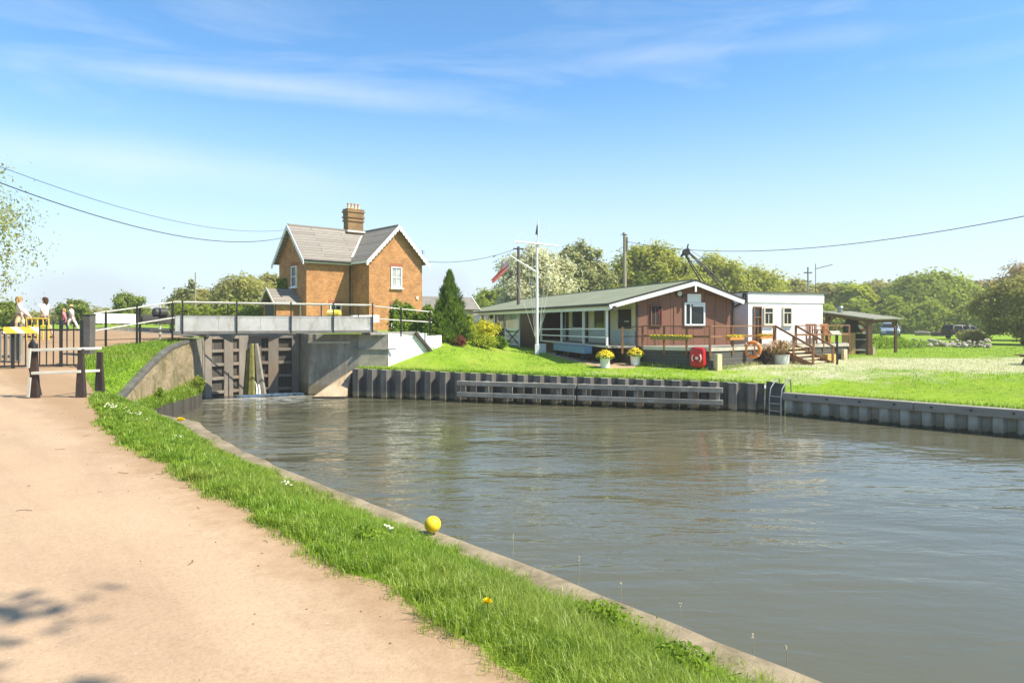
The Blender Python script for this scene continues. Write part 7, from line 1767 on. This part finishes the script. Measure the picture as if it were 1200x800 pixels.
# crane behind the clubhouse: lattice jib on a small base
ct = thing('crane', 'black lattice crane jib leaning left above the clubhouse roof', 'crane', (X(862, 48), 48, 1.45))
tip = PT(804, 295.5, 48); base = PT(866, 372, 48)
dd = (tip - base).normalized(); sdv = Vector((dd.z, 0, -dd.x)).normalized(); fv = Vector((0, 1, 0))
def jl(u, sgn, f): wq = .12 + .34 * math.sin(math.pi * min(1, max(0, u)) ** .8); return base.lerp(tip, u) + sdv * sgn * wq + fv * f * wq * .9
M_crane = pm('crane_black', (.035, .033, .03), .2, 3, .5, .1)
for sgn in (-1, 1):
    for f in (-1, 1):
        w = MB(); w.tube([jl(u, sgn, f) for u in np.linspace(0, 1, 13)], .048, 6); w.build('chord', M_crane, ct, smooth=True)
nb = 10
for i in range(nb):
    u0, u1 = i / nb, (i + 1) / nb
    for f in (-1, 1): w = MB(); w.tube([jl(u0, -1 if i % 2 else 1, f), jl(u1, 1 if i % 2 else -1, f)], .016, 5); w.build('lacing', M_crane, ct)
w = MB(); w.tube([tip - fv * .22, tip + fv * .22], .24, 14); w.build('head_sheave', M_crane, ct, bevel=.02)
w = MB(); w.bar(tip + sdv * -.45, tip + sdv * .25 + ZV * .1, .1, .16); w.bar(tip, tip + ZV * .45 + sdv * .2, .08, .08); w.build('jib_head', M_crane, ct)
hk = tip + Vector((-.05, 0, 0)); w = MB(); w.tube([hk, hk - ZV * 1.05], .012, 5); w.build('hoist_rope', M_crane, ct); w = MB(); w.box(tuple(hk - ZV * 1.2), (.16, .12, .34)); w.torus(hk - ZV * 1.45, .08, .025, Matrix.Rotation(R(90), 3, 'X'), 14, 6); w.build('hook_block', M_crane, ct)
w = MB(); w.tube([tip + sdv * .3, base + Vector((1.6, 0, 1.4))], .014, 5); w.build('luffing_rope', M_crane, ct)
w = MB(); w.box((base.x + .6, 48, 2.6), (2.4, 2.0, 1.5)); w.build('machinery_house', pm('crane_green', (.06, .10, .07), .2), ct, bevel=.06)
for s in (-1, 1): w = MB(); w.box((base.x + .4, 48 + s * .95, 1.72), (2.8, .5, .65)); w.build('crawler_track', M_black, ct, bevel=.15)
# tree beside the towpath, right behind the camera: only its shadow reaches the picture
tree('towpath_tree', 'sparse tree beside the towpath behind the viewpoint', (3.05, .25, 1.35), 12.0, 2.0, 1.9, LV['fresh'], 77, n=1300, size=.10, nclump=40, cl=.22)
# ------------------------------------------------------------------ sky, sun, camera
SUN_AZ = math.atan2(.93, -.37)      # clockwise from +Y
SUN_EL = R(50)
wd = bpy.data.worlds.new('World'); scene.world = wd; wd.use_nodes = True
nt = wd.node_tree; nt.nodes.clear()
wo = nt.nodes.new('ShaderNodeOutputWorld'); bg = nt.nodes.new('ShaderNodeBackground'); bg.inputs['Strength'].default_value = .11
sky = nt.nodes.new('ShaderNodeTexSky'); sky.sky_type = 'NISHITA'; sky.sun_disc = False
sky.sun_elevation = SUN_EL; sky.sun_rotation = SUN_AZ; sky.altitude = 50; sky.air_density = 1.0; sky.dust_density = .3; sky.ozone_density = 3.0
tc = nt.nodes.new('ShaderNodeTexCoord'); dirv = tc.outputs['Generated']
sp = N(nt, 'ShaderNodeSeparateXYZ'); L(nt, dirv, sp.inputs[0])
# thin high cloud: streaks over the whole sky, denser to the horizon
mp = N(nt, 'ShaderNodeMapping'); mp.inputs['Scale'].default_value = (1.1, 1.1, 7); mp.inputs['Rotation'].default_value = (0, R(3), R(20)); L(nt, dirv, mp.inputs[0])
n1 = noise(nt, mp.outputs[0], 2.2, 8, .6, .7)
f1 = ramp(nt, n1, [(.46, (0, 0, 0)), (.78, (.34,) * 3)]).outputs[0]
hz = N(nt, 'ShaderNodeMapRange', interpolation_type='SMOOTHSTEP'); L(nt, sp.outputs[2], hz.inputs[0])
hz.inputs[1].default_value = -.02; hz.inputs[2].default_value = .34; hz.inputs[3].default_value = .93; hz.inputs[4].default_value = .0
mxx = N(nt, 'ShaderNodeMath', operation='MAXIMUM'); L(nt, f1, mxx.inputs[0]); L(nt, hz.outputs[0], mxx.inputs[1])
tint = mixc(nt, 1.0, sky.outputs[0], (.62, .90, 1.02), 'MULTIPLY')
col = mixc(nt, mxx.outputs[0], tint, (3.85, 4.25, 4.65))
# one long wisp of cirrus and two grey cloud banks low on the left
def az_el(px, py):
    v = Vector(((px - 600) / F, 1, -(py - HOR) / F)).normalized(); return v
def blob(col, centre, sx, sz, soft, colour, amt, nscale, namp):
    c = centre
    side = Vector((c.y, -c.x, 0)).normalized(); up = side.cross(c).normalized()
    def dot(vec):
        d_ = N(nt, 'ShaderNodeVectorMath', operation='DOT_PRODUCT'); L(nt, dirv, d_.inputs[0]); d_.inputs[1].default_value = vec; return d_.outputs['Value']
    a = N(nt, 'ShaderNodeMath', operation='DIVIDE'); L(nt, dot(side), a.inputs[0]); a.inputs[1].default_value = sx
    b = N(nt, 'ShaderNodeMath', operation='DIVIDE'); L(nt, dot(up), b.inputs[0]); b.inputs[1].default_value = sz
    k = N(nt, 'ShaderNodeCombineXYZ'); L(nt, a.outputs[0], k.inputs[0]); L(nt, b.outputs[0], k.inputs[1])
    ln = N(nt, 'ShaderNodeVectorMath', operation='LENGTH'); L(nt, k.outputs[0], ln.inputs[0])
    nz = noise(nt, dirv, nscale, 5, .55)
    s = N(nt, 'ShaderNodeMath', operation='MULTIPLY_ADD'); L(nt, nz, s.inputs[0]); s.inputs[1].default_value = namp; L(nt, ln.outputs['Value'], s.inputs[2])
    m_ = N(nt, 'ShaderNodeMapRange', interpolation_type='SMOOTHSTEP'); L(nt, s.outputs[0], m_.inputs[0]); m_.inputs[1].default_value = 1 + namp * .5; m_.inputs[2].default_value = 1 + namp * .5 - soft; m_.inputs[3].default_value = 0; m_.inputs[4].default_value = amt
    front = N(nt, 'ShaderNodeMath', operation='GREATER_THAN'); L(nt, dot(c), front.inputs[0]); front.inputs[1].default_value = 0
    q = N(nt, 'ShaderNodeMath', operation='MULTIPLY'); L(nt, m_.outputs[0], q.inputs[0]); L(nt, front.outputs[0], q.inputs[1])
    return mixc(nt, q.outputs[0], col, colour)
col = blob(col, az_el(330, 102), .44, .024, 1.3, (4.3, 4.6, 4.85), .36, 6, 1.3)
col = blob(col, az_el(820, 60), .38, .022, 1.3, (4.3, 4.6, 4.9), .24, 6, 1.3)
col = blob(col, az_el(150, 190), .50, .045, 1.4, (4.4, 4.8, 5.1), .42, 4, 1.3)
col = blob(col, az_el(105, 352), .100, .052, .5, (3.3, 3.65, 4.2), .55, 11, .9)
col = blob(col, az_el(522, 345), .052, .050, .5, (3.35, 3.7, 4.25), .5, 11, .9)
L(nt, col, bg.inputs[0]); L(nt, bg.outputs[0], wo.inputs[0])

sl = bpy.data.lights.new('sun', 'SUN'); sl.energy = 4.1; sl.angle = R(.55); sl.color = (1.0, .93, .78)
so = bpy.data.objects.new('sun', sl); COL.objects.link(so)
sd = Vector((math.sin(SUN_AZ) * math.cos(SUN_EL), math.cos(SUN_AZ) * math.cos(SUN_EL), math.sin(SUN_EL)))
so.rotation_euler = sd.to_track_quat('Z', 'Y').to_euler(); so.location = (30, -20, 60)

cd = bpy.data.cameras.new('camera'); co = bpy.data.objects.new('camera', cd); COL.objects.link(co)
cd.sensor_width = 36; cd.lens = 24.0; cd.shift_y = -(400 - HOR) / 1200.0
cd.clip_start = .05; cd.clip_end = 6000
co.location = (0, 0, EYE); co.rotation_euler = (R(90), 0, 0)
scene.camera = co
# ------------------------------------------------------------------ the air: a light spring haze
hm = bpy.data.materials.new('air'); hm.use_nodes = True; hn = hm.node_tree; hn.nodes.clear()
ho = hn.nodes.new('ShaderNodeOutputMaterial'); hv = hn.nodes.new('ShaderNodeVolumePrincipled')
hv.inputs['Color'].default_value = (1.0, .96, .80, 1); hv.inputs['Density'].default_value = .0010; hv.inputs['Anisotropy'].default_value = .3
hn.links.new(hv.outputs[0], ho.inputs['Volume'])
hb = MB(); hb.box((0, 60, 8.3), (460, 380, 20.6)); tag(hb.build('haze', hm), kind='stuff')
scene.render.resolution_x = 1024; scene.render.resolution_y = 682
vs_ = scene.view_settings; vs_.view_transform = 'Standard'; vs_.look = 'None'; vs_.gamma = 1; vs_.use_curve_mapping = False; vs_.exposure = 1.12
